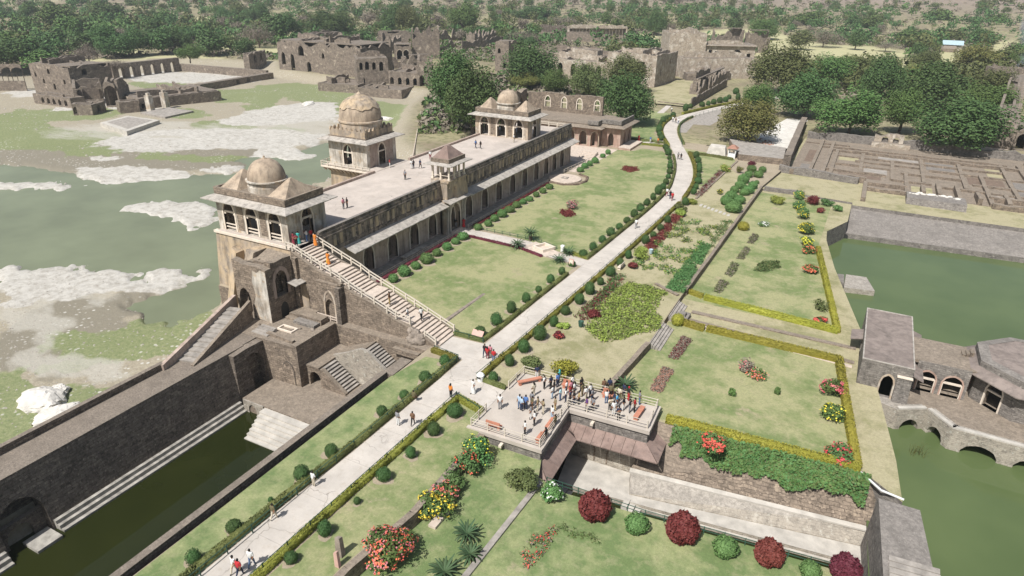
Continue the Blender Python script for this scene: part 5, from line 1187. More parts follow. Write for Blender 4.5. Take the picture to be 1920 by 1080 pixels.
part('strip', gw, MT['stone'], lambda m: m.hexa([(-15.4, 83.2, -.9), (4.8, 83.0, -.9), (4.8, 83.7, -.9), (-15.4, 84.0, -.9)], [(-15.4, 83.2, -.66), (4.8, 83.0, -.66), (4.8, 83.7, -.66), (-15.4, 84.0, -.66)]))
part('strip', gw, MT['stone'], lambda m: m.hexa([(-15.4, 80.6, -.9), (4.8, 79.2, -.9), (4.8, 79.9, -.9), (-15.4, 81.4, -.9)], [(-15.4, 80.6, -.66), (4.8, 79.2, -.66), (4.8, 79.9, -.66), (-15.4, 81.4, -.66)]))
part('paving', gw, MT['step'], lambda m: m.hexa([(-15, 79.6, -.9), (4.6, 78.2, -.9), (4.6, 78.8, -.9), (-15, 80.5, -.9)], [(-15, 79.6, -.74), (4.6, 78.2, -.74), (4.6, 78.8, -.74), (-15, 80.5, -.74)]))
sl = thing('step_wall', 'low stone step wall between the upper grass strip and the lower garden', 'wall', (-27, 30, 0))
part('wall_body', sl, MT['stone'], lambda m: [wall(m, (-27.2, -40), (-26.9, 27), -1.4, .12, .6), wall(m, (-26.9, 27), (-25.95, 34), -1.4, .12, .6), wall(m, (-25.95, 34), (-26.1, 45.8), -1.4, .12, .6)])
part('loose_slab', sl, MT['step'], lambda m: [m.box(-25.0, 34.4, -1.2, -24.3, 36.6, -.95)])
ss = thing('lawn_kerb', 'narrow stone kerb dividing the two lower lawns', 'kerb', (-20, 36, -1.2))
part('kerb_stone', ss, MT['step_grey'], lambda m: m.hexa([(-20.4, 20, -1.3), (-19.9, 20, -1.3), (-18.9, 43.6, -1.3), (-19.4, 43.6, -1.3)], [(-20.4, 20, -1.02), (-19.9, 20, -1.02), (-18.9, 43.6, -1.02), (-19.4, 43.6, -1.02)]))

# round platform and basin by the gate
rp = thing('round_platform', 'round stone fountain platform at the palace foot', 'platform', (-55.4, 132.8, 0))
part('disc', rp, MT['step'], lambda m: m.lathe((-55.4, 132.8, 0), [(3.55, 0), (3.55, .32), (3.4, .36), (0.01, .36)], 36))
part('fountain_pit', rp, MT['step_grey'], lambda m: [m.box(-56.1, 132.1, .36, -54.7, 132.35, .5), m.box(-56.1, 133.2, .36, -54.7, 133.45, .5), m.box(-56.1, 132.35, .36, -55.85, 133.2, .5), m.box(-54.95, 132.35, .36, -54.7, 133.2, .5)])
bs = thing('lawn_basin', 'square pale stone basin beside the cross path', 'basin', (-42.5, 92.7, 0))
part('paving', bs, MT['step'], lambda m: m.prism([(-45.2, 91.8), (-40.2, 89.9), (-38.6, 92.4), (-44.4, 95.2)], -.1, .1))
part('rim', bs, MT['frame'], lambda m: [m.hexa([(*a, .1), (*b, .1), (*c, .1), (*d, .1)], [(*a, .55), (*b, .55), (*c, .55), (*d, .55)]) for a, b, c, d in (((-43.6, 92.2), (-41.2, 91.2), (-41.1, 91.5), (-43.5, 92.5)), ((-42.6, 94.3), (-40.2, 93.3), (-40.1, 93.6), (-42.5, 94.6)), ((-43.5, 92.5), (-43.2, 92.4), (-42.3, 94.2), (-42.6, 94.3)), ((-41.4, 91.6), (-41.1, 91.5), (-40.2, 93.3), (-40.5, 93.4)))])
lg = thing('lawn_channel', 'old stone channel edging lying across the square lawn', 'edging', (-42, 68, 0))
part('stones', lg, MT['rubble'], lambda m: [m.hexa([(-42.5, 62.6, 0), (-41.8, 62.6, 0), (-41.7, 73.5, 0), (-42.2, 73.5, 0)], [(-42.4, 62.6, .22), (-41.9, 62.6, .22), (-41.8, 73.5, .05), (-42.1, 73.5, .05)])])

# ================================================================ north annex
an = thing('north_annex', 'low red arcaded annex with a ruined arched wall on its roof', 'building', (-68, 172, 0))
AO = [(u, 2.1, 0.1, 2.6, 3.9) for u in (3.2, 7.0, 10.6, 14.0, 17.2)]
def f(m):
    wall(m, (-78.5, 165.4), (-60.4, 165.4), 0, 5.2, 1.2, AO)
    wall(m, (-60.4, 166.6), (-60.4, 170), 0, 5.2, 1.2)
    wall(m, (-60.2, 167.6), (-55.0, 167.6), 0, 5.4, .8, [(2.6, 1.6, .1, 2.4, 3.6)])
    wall(m, (-55.0, 168.4), (-55.4, 178), 0, 5.4, .8, [(3.0, 1.7, .1, 2.4, 3.6), (7.0, 1.7, .1, 2.4, 3.6)])
part('front_wall', an, MT['red_clad'], f)
part('arcade_back', an, MT['wall_red'], lambda m: [m.box(-78.5, 168.6, 0, -60.4, 169.0, 5.2), m.box(-59.4, 170, 0, -56, 170.3, 5.3)])
for o in AO: part('arch_frame', an, MT['wall_warm'], lambda m: arch_ring(m, (-78.5, 165.4), (-60.4, 165.4), o, .2, .05, .2))
part('rear_block', an, MT['stone'], lambda m: [m.box(-88, 169.1, -.5, -60.5, 180, 5.2)])
eave(an, -78.5, 165.4, -60.4, 169, 1.5, 5.35, 4.85, MT['stone'], 1.6, sides='SE')
eave(an, -60.2, 167.6, -55.0, 178, 1.3, 5.55, 5.1, MT['stone'], 1.4, sides='SEN')
part('roof', an, MT['stone'], lambda m: [m.box(-88, 165.45, 5.25, -60.4, 180, 5.75), m.box(-60.4, 167.65, 5.45, -55.05, 178, 5.85)])
part('parapet', an, MT['stone_grey'], lambda m: [m.box(-63.2, 164.9, 5.76, -60.3, 165.5, 6.7), m.box(-60.6, 165.5, 5.76, -60.3, 168, 6.7), m.box(-60.2, 167.55, 5.86, -55.0, 168.0, 6.9), m.box(-55.4, 168.0, 5.86, -55.0, 178, 6.9)])
RO = [(u, 1.5, 6.8, 8.7, 9.8) for u in (4.6, 9.6, 14.2, 19.4)]
raw = part('ruined_arch_wall', an, MT['stone'], lambda m: wall(m, (-86.5, 177.4), (-64.0, 177.6), 5.7, 11.0, .8, [(u + 1.5, w, a, b, c) for u, w, a, b, c in RO], 0, .8, 6))
for u, w, a, b, c in RO: part('window_frame', raw, MT['frame'], lambda m: arch_ring(m, (-86.5, 177.4), (-64.0, 177.6), (u + 1.5, w, a, b, c), .2, .06, .2)); part('lintel', raw, MT['frame'], lambda m: wbox(m, (-86.5, 177.4), (-64.0, 177.6), u + 1.5 - .75, u + 1.5 + .75, .1, .3, 8.3, 8.5))
part('vault_stump', an, MT['stone'], lambda m: [wall(m, (-94.5, 171.5), (-87.2, 171.2), 0, 11.5, 1.5, [(3.4, 3.6, 4, 7.5, 9.8)], 0, 2.0, 4), wall(m, (-87.2, 171.5), (-86.8, 177.3), 0, 11.8, 1.5, [(2.6, 2.6, 4, 7, 9.2)], 0, 1.5, 2), m.box(-94.4, 173.1, 0, -88.9, 179, 7.5)])
part('plinth', an, MT['red_clad'], lambda m: [m.box(-54.9, 166.0, 0, -51.6, 176.4, .5)])
part('platform_top', an, MT['step'], lambda m: m.box(-54.9, 166.05, .5, -51.65, 176.3, .56))
for i in range(6): part('court_step', an, MT['step'], lambda m: m.box(-60.0 - i * .2, 150.5 + i * 1.2, 0, -56.5 - i * .15, 151.9 + i * 1.2, .12 * (i + 1)))

# ================================================================ far ruins and palaces
BLD = []
def bldg(name, label, blocks, mats=('ruin', 'ruin'), cat='ruin'):
    """blocks: dict(A, B front base line, d depth, h height, ops list, c crumble, z base, roof)"""
    A0 = blocks[0]['A']
    t = thing(name, label, cat, (A0[0], A0[1], 0))
    for k, b in enumerate(blocks):
        A, B = Vector(b['A'][:2]), Vector(b['B'][:2]); dd = (B - A).normalized(); n = Vector((-dd.y, dd.x)); dp = b['d']; h = b['h']; z = b.get('z', 0.0); c = b.get('c', 0.0)
        ops = [(u * (B - A).length, w, z + s, z + sp, z + ap) for u, w, s, sp, ap in b.get('ops', ())]
        opr = [(u * dp, w, z + s, z + sp, z + ap) for u, w, s, sp, ap in b.get('opr', ())]
        C, Dv = B + n * dp, A + n * dp
        xs_ = [q.x for q in (A, B, C, Dv)]; ys_ = [q.y for q in (A, B, C, Dv)]; BLD.append((min(xs_) - 5, min(ys_) - 7, max(xs_) + 5, max(ys_) + 5))
        mm = MT[b.get('m', mats[0])]
        th = min(.9, dp * .3)
        c = c * 1.5 + .3
        fwl = part('front_wall', t, mm, lambda m: wall(m, A, B, z - 3, z + h, th, ops, 0, c, k * 3 + 1, step=.9))
        if dp > 2:
            i0, i1 = B + n * th, C - n * th; j0, j1 = Dv - n * th, A + n * th
            part('side_wall', t, mm, lambda m: wall(m, i0, i1, z - 3, z + h, th, opr, 0, c, k * 3 + 2))
            part('side_wall', t, mm, lambda m: wall(m, j0, j1, z - 3, z + h, th, [], 0, c, k * 3 + 4))
            part('back_wall', t, mm, lambda m: wall(m, C, Dv, z - 3, z + h, th, [], 0, c, k * 3 + 3))
            if b.get('roof', 1):
                rz = z + h - b.get('rd', .7)
                q = [A + n * th + dd * th, B + n * th - dd * th, C - n * th - dd * th, Dv - n * th + dd * th]
                part('roof', t, MT['ruin'], lambda m: m.hexa([(p.x, p.y, rz - .4) for p in q], [(p.x, p.y, rz) for p in q]))
                rgw = random.Random(k * 7 + int(abs(A.x)))
                for w_ in range(int(min(4, dp * (B - A).length / 90))):
                    fa_, fb_ = rgw.uniform(.1, .9), rgw.uniform(.15, .8)
                    if w_ % 2: s0, s1 = A + dd * (B - A).length * fa_ + n * 1.2, A + dd * (B - A).length * fa_ + n * (dp - 1.2)
                    else: s0, s1 = A + n * dp * fb_ + dd * 1.2, A + n * dp * fb_ + dd * (B - A).length * rgw.uniform(.5, .95)
                    part('roof_wall', t, mm, lambda m: wall(m, s0, s1, rz - .1, rz + rgw.uniform(1.2, 3.2), .7, [], 0, 1.6, k + w_, step=.9))
        if b.get('fr'):
            for o in ops: part('arch_frame', fwl, MT['ruin_pale'], lambda m: arch_ring(m, A, B, o, .3, .08, .3))
        if b.get('eave'):
            p0, p1 = A - n * 1.3 - dd * .5, B - n * 1.3 + dd * .5
            ez = z + b['eave']
            part('eave', t, MT['ruin_pale'], lambda m: m.hexa([(p0.x, p0.y, ez - .4), (p1.x, p1.y, ez - .4), (B.x, B.y, ez), (A.x, A.y, ez)], [(p0.x, p0.y, ez - .2), (p1.x, p1.y, ez - .2), (B.x, B.y, ez + .2), (A.x, A.y, ez + .2)]))
    return t
W2 = (2.0, .5, 2.6, 3.6)
bldg('lakeside_ruin', 'roofless ruined pavilion with broken dome standing in the dry lake', [
    dict(A=(-277.77, 148.46, -2.50), B=(-254.70, 148.87, -2.50), d=16, h=12, c=1.0, z=-2.5, ops=[(.12, 1.2, 6.5, 7.6, 8.2), (.48, 1.5, 8, 9.3, 9.9), (.3, 1.2, 4.5, 5.6, 6.2), (.55, 1.3, 2.6, 4.2, 4.9), (.83, 1.2, 5, 6.2, 6.7)], opr=[(.3, 2, 8, 9.5, 10)]),
    dict(A=(-260.95, 138.16, -2.50), B=(-240.29, 138.59, -2.50), d=5, h=3.2, z=-2.5, ops=[(.25, 1.6, .2, 1.4, 2.2), (.4, 1.6, .2, 1.4, 2.2), (.55, 1.6, .2, 1.4, 2.2), (.7, 1.6, .2, 1.4, 2.2), (.86, 1.6, .2, 1.4, 2.2)]),
    dict(A=(-243.99, 142.46, -2.50), B=(-239.30, 149.71, -2.50), d=9, h=8.2, c=2.6, z=-2.5, roof=0, ops=[(.2, 1.6, 1.5, 4, 5), (.42, 2.0, 1.5, 4.5, 5.6), (.66, 2.6, 1.5, 5, 6.4), (.9, 1.6, 1.5, 4, 5)]),
    dict(A=(-227.54, 131.22, -2.50), B=(-223.83, 135.37, -2.50), d=4, h=3.4, z=-2.5, ops=[(.15, 1.4, .2, 1.6, 2.4), (.55, 1.4, .2, 1.6, 2.4)]),
    dict(A=(-222.39, 134.43, -2.50), B=(-226.14, 141.52, -2.50), d=5, h=3.2, z=-2.5, ops=[(.5, 2.0, .2, 1.6, 2.4)]),
    dict(A=(-232.30, 145.67, -2.50), B=(-228.33, 148.17, -2.50), d=9, h=9.6, c=3.5, z=-2.5, roof=0, ops=[(.5, 4.6, .3, 4.5, 7)]),
    dict(A=(-217.91, 140.93, -2.50), B=(-215.48, 146.26, -2.50), d=6, h=3.6, c=.4, z=-2.5),
    dict(A=(-218.37, 148.36, -2.50), B=(-211.50, 176.42, -2.50), d=22, h=3.6, c=.3, z=-2.5, rd=.2, ops=[(.04, 1.2, .2, 1.2, 1.8)])])
bldg('lakeside_arcade', 'row of tall bare arches at the far shore of the dry lake', [dict(A=(-301.51, 144.70, -2.00), B=(-290.17, 152.08, -2.00), d=1.6, h=9.5, z=-2, c=.8, ops=[(.12, 5.4, 3, 6.2, 8), (.38, 5.4, 3, 6.2, 8), (.63, 5.4, 3, 6.2, 8), (.88, 5.0, 3, 6.2, 8)])])
wpf = thing('lake_platform', 'empty square concrete platform on the dry lake bed', 'platform', (-198.82, 130.85, -2.60))
A_, B_, C_, D_ = (-204.18, 124.78, -2.40), (-186.30, 120.90, -2.40), (-192.89, 136.54, -2.40), (-207.35, 136.03, -2.40)
part('slab', wpf, MT['step_white'], lambda m: m.prism([A_[:2], B_[:2], C_[:2], D_[:2]], -4, -1.6))
part('sunken_bed', wpf, MT['step_grey'], lambda m: m.prism([(.75 * q[0] + .25 * wpf.location.x - .0, .75 * q[1] + .25 * wpf.location.y) for q in (A_, B_, C_, D_)], -1.62, -1.55))
lj = thing('lake_gateposts', 'two worn pale gate pillars standing on the dry lake bed', 'gateposts', (-209.23, 148.25, -2.50))
for q in ((-212.57, 148.08, -2.50), (-214.13, 155.06, -2.50)):
    part('pillar', lj, MT['wall_white'], lambda m: [m.box(q[0] - 1.1, q[1] - .8, -3, q[0] + 1.1, q[1] + .8, 2.6), m.box(q[0] - .5, q[1] - .5, 2.6, q[0] + .6, q[1] + .5, 3.4)])
part('paving', lj, MT['step_grey'], lambda m: m.prism([(-211.27, 143.21, -2.50)[:2], (-198.10, 142.40, -2.50)[:2], (-199.52, 154.33, -2.50)[:2], (-211.94, 154.41, -2.50)[:2]], -3.5, -2.1))
pw = thing('pool_wall', 'long low arcaded wall enclosing the dried pool beyond the lake ruin', 'wall', (-294.11, 204.59, -1.00))
PWL = [(-291.86, 189.25, -1.50), (-291.98, 222.88, -1.50), (-240.79, 226.95, -1.50)]
part('arcade', pw, MT['ruin'], lambda m: wall(m, PWL[0], PWL[1], -4, 3.4, 2, [(u, 2.6, -3, 1.0, 1.9) for u in np.arange(4, math.dist(PWL[0][:2], PWL[1][:2]) - 3, 5.2)]))
part('edge_wall', pw, MT['ruin'], lambda m: wall(m, PWL[1], PWL[2], -4, .6, 1.5))
part('causeway', pw, MT['ruin'], lambda m: wall(m, (-235.01, 186.82, -2.20), (-237.95, 228.26, -2.20), -4, -.2, 3, [(20, 2, -3, -1.2, -.6), (26, 2, -3, -1.2, -.6), (44, 2, -3, -1.2, -.6), (50, 2, -3, -1.2, -.6)]))
tp2 = [(.1, 2.2, .6, 3.5, 4.6), (.27, 2.2, .6, 3.5, 4.6)]
bldg('ruined_palace', 'large dark ruined palace with broken upper walls beyond the lake', [
    dict(A=(-244.16, 238.48, -1.00), B=(-218.49, 237.22, -1.00), d=18, h=14.5, c=2.2, z=-1, ops=[(.13, 2.4, 3.2, 7.0, 8.6), (.35, 2.4, 1.0, 6.0, 8.2), (.58, 2.4, .6, 4.0, 5.4), (.58, 3.4, 7.6, 10, 12), (.74, 2.4, .6, 4.0, 5.4)], m='ruin'),
    dict(A=(-217.62, 235.68, -1.00), B=(-192.66, 234.14, -1.00), d=20, h=15, c=2.0, z=-1, ops=[(.12, 1.6, 7.5, 9, 9.8)]),
    dict(A=(-182.96, 219.32, -1.00), B=(-174.09, 228.00, -1.00), d=12, h=11.5, c=.6, z=-1, ops=[(.18, 1.3, .5, 2.8, 3.8), (.32, 1.3, .5, 2.8, 3.8), (.56, 1.5, .5, 2.8, 3.8), (.14, 1.3, 6.5, 8.6, 9.4), (.33, 1.6, 6.5, 8.8, 9.7), (.55, 1.4, 6.5, 8.6, 9.4), (.78, 1.6, 6, 8.6, 9.6)]),
    dict(A=(-172.64, 226.06, -1.00), B=(-159.83, 228.75, -1.00), d=14, h=6.5, c=.2, z=-1, ops=[(.1, 1.6, 1.2, 3.2, 4.0), (.36, 1.6, 1.2, 3.2, 4.0), (.62, 1.6, 1.2, 3.2, 4.0), (.86, 1.6, 1.2, 3.2, 4.0)]),
    dict(A=(-160.42, 228.37, -1.00), B=(-155.40, 231.63, -1.00), d=16, h=13, c=3.5, z=-1, roof=0, ops=[(.3, 2, 1, 4, 5.2), (.6, 1.6, 6, 8, 9)]),
    dict(A=(-197.64, 212.27, -2.00), B=(-179.95, 215.49, -2.00), d=16, h=2.6, z=-2, rd=.5),
    dict(A=(-175.72, 210.31, -2.00), B=(-157.96, 214.15, -2.00), d=12, h=2.6, z=-2, rd=.5),
    dict(A=(-229.94, 280.54, 0.00), B=(-221.99, 286.08, 0.00), d=14, h=8, c=.4, ops=[(.2, 2.2, 1, 4, 5), (.45, 2.2, 1, 4, 5), (.85, 2.2, 1, 4, 5)]),
    dict(A=(-219.23, 292.78, 0.00), B=(-212.23, 297.68, 0.00), d=12, h=9, c=1.0, ops=[(.32, 2.8, 1, 4.2, 5.6), (.7, 2.8, 1, 4.2, 5.6)], fr=1),
    dict(A=(-272.06, 348.07, 0.00), B=(-256.10, 359.90, 0.00), d=4, h=10, c=1.2, ops=[(.2, 2, 1, 3, 4), (.35, 2, 1, 3, 4), (.62, 2, 1, 3, 4), (.75, 2, 1, 3, 4)]),
    dict(A=(-218.93, 308.00, 0.00), B=(-207.07, 316.37, 0.00), d=10, h=17, c=5, roof=0),
    dict(A=(-297.96, 315.34, 0.00), B=(-292.75, 339.82, 0.00), d=6, h=9, c=1.2),
    dict(A=(-285.47, 331.23, 0.00), B=(-280.60, 341.75, 0.00), d=8, h=9, c=5, roof=0, ops=[(.5, 2.6, 1, 4, 5.4)]), dict(A=(-243.90, 300.86, 0.00), B=(-248.98, 319.77, 0.00), d=3, h=6, c=3), dict(A=(-257.84, 280.53, 0.00), B=(-246.95, 298.69, 0.00), d=3, h=8, c=4, ops=[(.2, 2, 2, 4, 5), (.5, 2, 2, 4, 5)]),
    dict(A=(-201.30, 257.70, 0.00), B=(-193.18, 267.12, 0.00), d=8, h=7, c=2.5, roof=0, ops=[(.25, 2.2, .5, 3, 4), (.6, 2.2, .5, 3, 4)]), dict(A=(-183.48, 254.88, 0.00), B=(-176.70, 263.07, 0.00), d=4, h=9, c=5, ops=[(.3, 2, 1, 4, 5)]), dict(A=(-244.18, 323.22, 0.00), B=(-245.15, 334.68, 0.00), d=6, h=12, c=5, roof=0)])
bldg('broken_enclosure', 'jagged broken enclosure walls behind the ruined palace', [
    dict(A=(-258.99, 364.95, 0.00), B=(-249.88, 379.15, 0.00), d=2, h=8, c=4),
    dict(A=(-228.05, 334.85, 0.00), B=(-228.65, 366.27, 0.00), d=2, h=7, c=3),
    dict(A=(-260.20, 394.91, 0.00), B=(-257.80, 422.43, 0.00), d=2, h=9, c=4),
    dict(A=(-219.59, 359.63, 0.00), B=(-219.07, 409.92, 0.00), d=1.6, h=6, c=1.4), dict(A=(-230.84, 393.38, 0.00), B=(-232.32, 424.45, 0.00), d=6, h=10, c=5, roof=0)])
bldg('small_gate_ruin', 'small free-standing two-arched ruin on the dry slope beyond the pool', [dict(A=(-266.53, 241.61, 0.00), B=(-270.95, 256.61, 0.00), d=3, h=6, c=1.5, ops=[(.35, 2.4, .4, 3.2, 4.4), (.72, 2.4, .4, 3.2, 4.4)])])
bldg('window_tower', 'narrow ruined tower with small arched windows behind the great tree', [dict(A=(-157.67, 287.31, 0.00), B=(-150.97, 287.96, 0.00), d=10, h=14, c=1.2, ops=[(.3, 1.4, 8, 9.4, 10.2), (.7, 1.4, 6, 7.8, 8.8), (.7, 1.6, 1.5, 3.2, 4.2)])])
hm = bldg('great_hall', 'massive hall with sloping pink stone walls behind the trees', [
    dict(A=(-100.0, 279.5), B=(-78.6, 277.6), d=24, h=12.8, c=.3, m='ruin_pale', rd=1.2, ops=[(.72, 2.0, 7.4, 9.6, 9.6), (.3, 2.0, 7.4, 9.6, 9.6), (.12, 2.2, 1, 4, 5.5)], opr=[(.2, 1.2, 4, 6.5, 7), (.6, 1.4, 8, 10, 10)]),
    dict(A=(-132, 283), B=(-100, 279.5), d=18, h=8.5, c=.3, m='ruin_pale', rd=.9, ops=[(u, 2.4, 1.5, 5, 6.6) for u in (.12, .3, .5, .7, .88)]),
    dict(A=(-150, 304), B=(-98, 304), d=22, h=9, c=.8, rd=1.0), dict(A=(-125, 300), B=(-112, 299), d=6, h=11.5, c=.6, m='ruin_pale')], cat='hall')
bldg('pillared_court', 'low walled court with a long pillared gallery behind the great hall', [
    dict(A=(-215.02, 455.35, 0.00), B=(-152.88, 469.90, 0.00), d=3, h=5.5, c=.7),
    dict(A=(-202.70, 478.94, 0.00), B=(-166.75, 503.91, 0.00), d=5, h=8.5, rd=.2, m='ruin_pale', ops=[(u, 2.6, 2, 7, 7) for u in np.linspace(.05, .95, 17)]),
    dict(A=(-228.01, 481.55, 0.00), B=(-212.41, 501.64, 0.00), d=8, h=7, c=.3)], cat='court')
bldg('square_keep', 'pale blocky building with a long arcade at its side, far behind the path', [
    dict(A=(-100.59, 375.75, 0.00), B=(-82.93, 384.29, 0.00), d=24, h=14.5, c=.2, m='ruin_pale', rd=.5),
    dict(A=(-83.38, 386.26, 0.00), B=(-59.42, 396.91, 0.00), d=16, h=9, m='ruin_pale', eave=8.6, rd=.2, ops=[(.1, 1.8, 2, 6, 6), (.23, 2, 3.5, 5.5, 5.5), (.4, 2, 2.2, 5, 5), (.64, 5, 1, 4.2, 6.4), (.88, 2, 2.2, 4.5, 4.5)]),
    dict(A=(-89.68, 434.56, 0.00), B=(-74.49, 445.51, 0.00), d=4, h=15, c=5.5, ops=[(.4, 2, 8, 9.4, 9.4), (.6, 2, 8, 9.4, 9.4)]),
    dict(A=(-72.41, 447.01, 0.00), B=(-60.52, 455.58, 0.00), d=4, h=14, c=4.5),
    dict(A=(-75.59, 311.22, 0.00), B=(-48.76, 329.07, 0.00), d=10, h=9, c=.3, m='ruin_pale', rd=.3, ops=[(.07, 2, .3, 2.4, 3.2)]),
    dict(A=(-80.69, 307.83, 0.00), B=(-79.15, 325.00, 0.00), d=3, h=5, c=4, roof=0)], cat='building')
bldg('stone_terrace', 'low dark stone terrace in front of the pale keep', [dict(A=(-72.66, 305.56, 0.00), B=(-58.36, 312.56, 0.00), d=14, h=3.2, rd=.15), dict(A=(-58.36, 312.56, 0.00), B=(-56.19, 318.99, 0.00), d=9, h=4.4, c=1.0)], cat='terrace')
bldg('grass_platform', 'walled grass platform with a ruined crest along its east wall', [dict(A=(-66.51, 241.00, 0.00), B=(-54.00, 239.36, 0.00), d=.8, h=.9), dict(A=(-54.00, 239.36, 0.00), B=(-53.54, 297.02, 0.00), d=1.4, h=3.4, c=.4), dict(A=(-57.95, 265.68, 0.00), B=(-56.91, 311.07, 0.00), d=3.5, h=6.8, c=4.5)], cat='platform')
sheet('lawn', [(-66.37, 237.90), (-53.72, 237.99), (-53.41, 293.37), (-58.25, 306.26), (-76.12, 301.76), (-75.14, 283.58), (-78.51, 270.58)], .45, MT['lawn_dry'], 'dry grass on the walled platform', 'lawn')
bldg('east_arcade', 'low white-capped arcade at the edge of the eastern court', [dict(A=(43.20, 348.77, 0.00), B=(56.73, 352.72, 0.00), d=8, h=9, m='ruin', eave=6, ops=[(.12, 2.6, 1, 3.4, 4.6), (.36, 2.6, 1, 3.4, 4.6), (.58, 2.6, 1, 3.4, 4.6), (.84, 2.6, 1, 3.4, 4.6)])], cat='arcade')
bldg('east_wall_ruin', 'tall crumbling wall running along the eastern court', [dict(A=(36.21, 219.74, 0.00), B=(55.32, 351.81, 0.00), d=6, h=7.5, c=2.0, m='ruin'), dict(A=(36.39, 219.85, 0.00), B=(41.69, 221.05, 0.00), d=14, h=7, c=2.5, m='ruin', ops=[(.3, 2.6, .3, 3, 4.4)])])
sheet('lawn', [(32.58, 252.09), (38.93, 253.34), (52.10, 336.03), (47.26, 332.92)], .08, MT['lawn_green'], 'green court lawn beside the crumbling eastern wall', 'lawn')
sheet('path', [(27.95, 214.79), (36.21, 219.74), (38.62, 250.57), (34.69, 245.63)], .06, MT['step'], 'pale paved court below the big trees', 'yard')
hut = thing('tin_house', 'small farmhouse with a pale blue sheet roof in the far field', 'house', (40.83, 546.35, 0.00))
hq = hut.location.copy()
part('wall', hut, MT['stone_pale'], lambda m: m.box(hq.x - 5, hq.y - 3, 0, hq.x + 5, hq.y + 3, 4.2))
part('roof', hut, MT['cyan_roof'], lambda m: [m.hexa([(hq.x - 6, hq.y - 4, 4.0), (hq.x + 6, hq.y - 4, 4.0), (hq.x + 6, hq.y, 6.4), (hq.x - 6, hq.y, 6.4)], [(hq.x - 6, hq.y - 4, 4.15), (hq.x + 6, hq.y - 4, 4.15), (hq.x + 6, hq.y, 6.55), (hq.x - 6, hq.y, 6.55)]), m.hexa([(hq.x - 6, hq.y, 6.4), (hq.x + 6, hq.y, 6.4), (hq.x + 6, hq.y + 4, 4), (hq.x - 6, hq.y + 4, 4)], [(hq.x - 6, hq.y, 6.55), (hq.x + 6, hq.y, 6.55), (hq.x + 6, hq.y + 4, 4.15), (hq.x - 6, hq.y + 4, 4.15)])])
part('shed', hut, MT['stone'], lambda m: m.hexa([(hq.x - 10, hq.y - 12, 0), (hq.x + 2, hq.y - 12, 0), (hq.x + 2, hq.y - 6, 0), (hq.x - 10, hq.y - 6, 0)], [(hq.x - 10, hq.y - 12, 2.2), (hq.x + 2, hq.y - 12, 2.2), (hq.x + 2, hq.y - 6, 3.6), (hq.x - 10, hq.y - 6, 3.6)]))
# guard booth, tarp and rubble by the bend
gb = thing('guard_booth', 'white guard booth with a red pyramid roof at the path bend', 'booth', (-27.41, 172.32, 0.00))
q = gb.location.copy()
part('wall', gb, MT['white'], lambda m: [m.box(q.x - .9, q.y - .9, 0, q.x + .9, q.y + .9, 1.1), m.box(q.x - .9, q.y - .9, 2.0, q.x + .9, q.y + .9, 2.4)] + [m.box(q.x + sx * .9 - .1, q.y + sy * .9 - .1, 1.1, q.x + sx * .9 + .1, q.y + sy * .9 + .1, 2.0) for sx in (-.9, .9) for sy in (-.9, .9)])
part('roof', gb, MT['tile'], lambda m: m.hexa([(q.x - 1.3, q.y - 1.3, 2.4), (q.x + 1.3, q.y - 1.3, 2.4), (q.x + 1.3, q.y + 1.3, 2.4), (q.x - 1.3, q.y + 1.3, 2.4)], [(q.x - .3, q.y - .3, 3.2), (q.x + .3, q.y - .3, 3.2), (q.x + .3, q.y + .3, 3.2), (q.x - .3, q.y + .3, 3.2)]))
tg = thing('covered_stall', 'grey tarpaulin tent beside the guard booth', 'tent', (-31.45, 174.21, -0.00))
q2 = tg.location.copy()
part('cover', tg, MT['step_white'], lambda m: m.hexa([(q2.x - 2.4, q2.y - 1.4, 0), (q2.x + 2.4, q2.y - 1.4, 0), (q2.x + 2.4, q2.y + 1.4, 0), (q2.x - 2.4, q2.y + 1.4, 0)], [(q2.x - 2.0, q2.y - .8, 1.9), (q2.x + 2.0, q2.y - .8, 1.9), (q2.x + 1.8, q2.y + .8, 2.3), (q2.x - 1.8, q2.y + .8, 2.3)]))

# ================================================================ vegetation
def cards(P, N, size, rg, ar=.6, tilt=.55):
    """diamond leaves at points P facing N"""
    n = len(P)
    N = N + rg.normal(0, tilt, (n, 3)); N /= np.linalg.norm(N, axis=1, keepdims=True) + 1e-9
    T = rg.normal(0, 1, (n, 3)); U = np.cross(N, T); U /= np.linalg.norm(U, axis=1, keepdims=True) + 1e-9
    W = np.cross(N, U)
    s = (size * rg.uniform(.6, 1.35, n))[:, None] if np.isscalar(size) else (size * rg.uniform(.6, 1.35, n))[:, None]
    v = np.stack([P - U * s, P - W * s * ar, P + U * s, P + W * s * ar], 1).reshape(-1, 3)
    q = np.arange(4 * n).reshape(-1, 4)
    return v, q
def sph(n, rg):
    d = rg.normal(0, 1, (n, 3)); return d / np.linalg.norm(d, axis=1, keepdims=True)

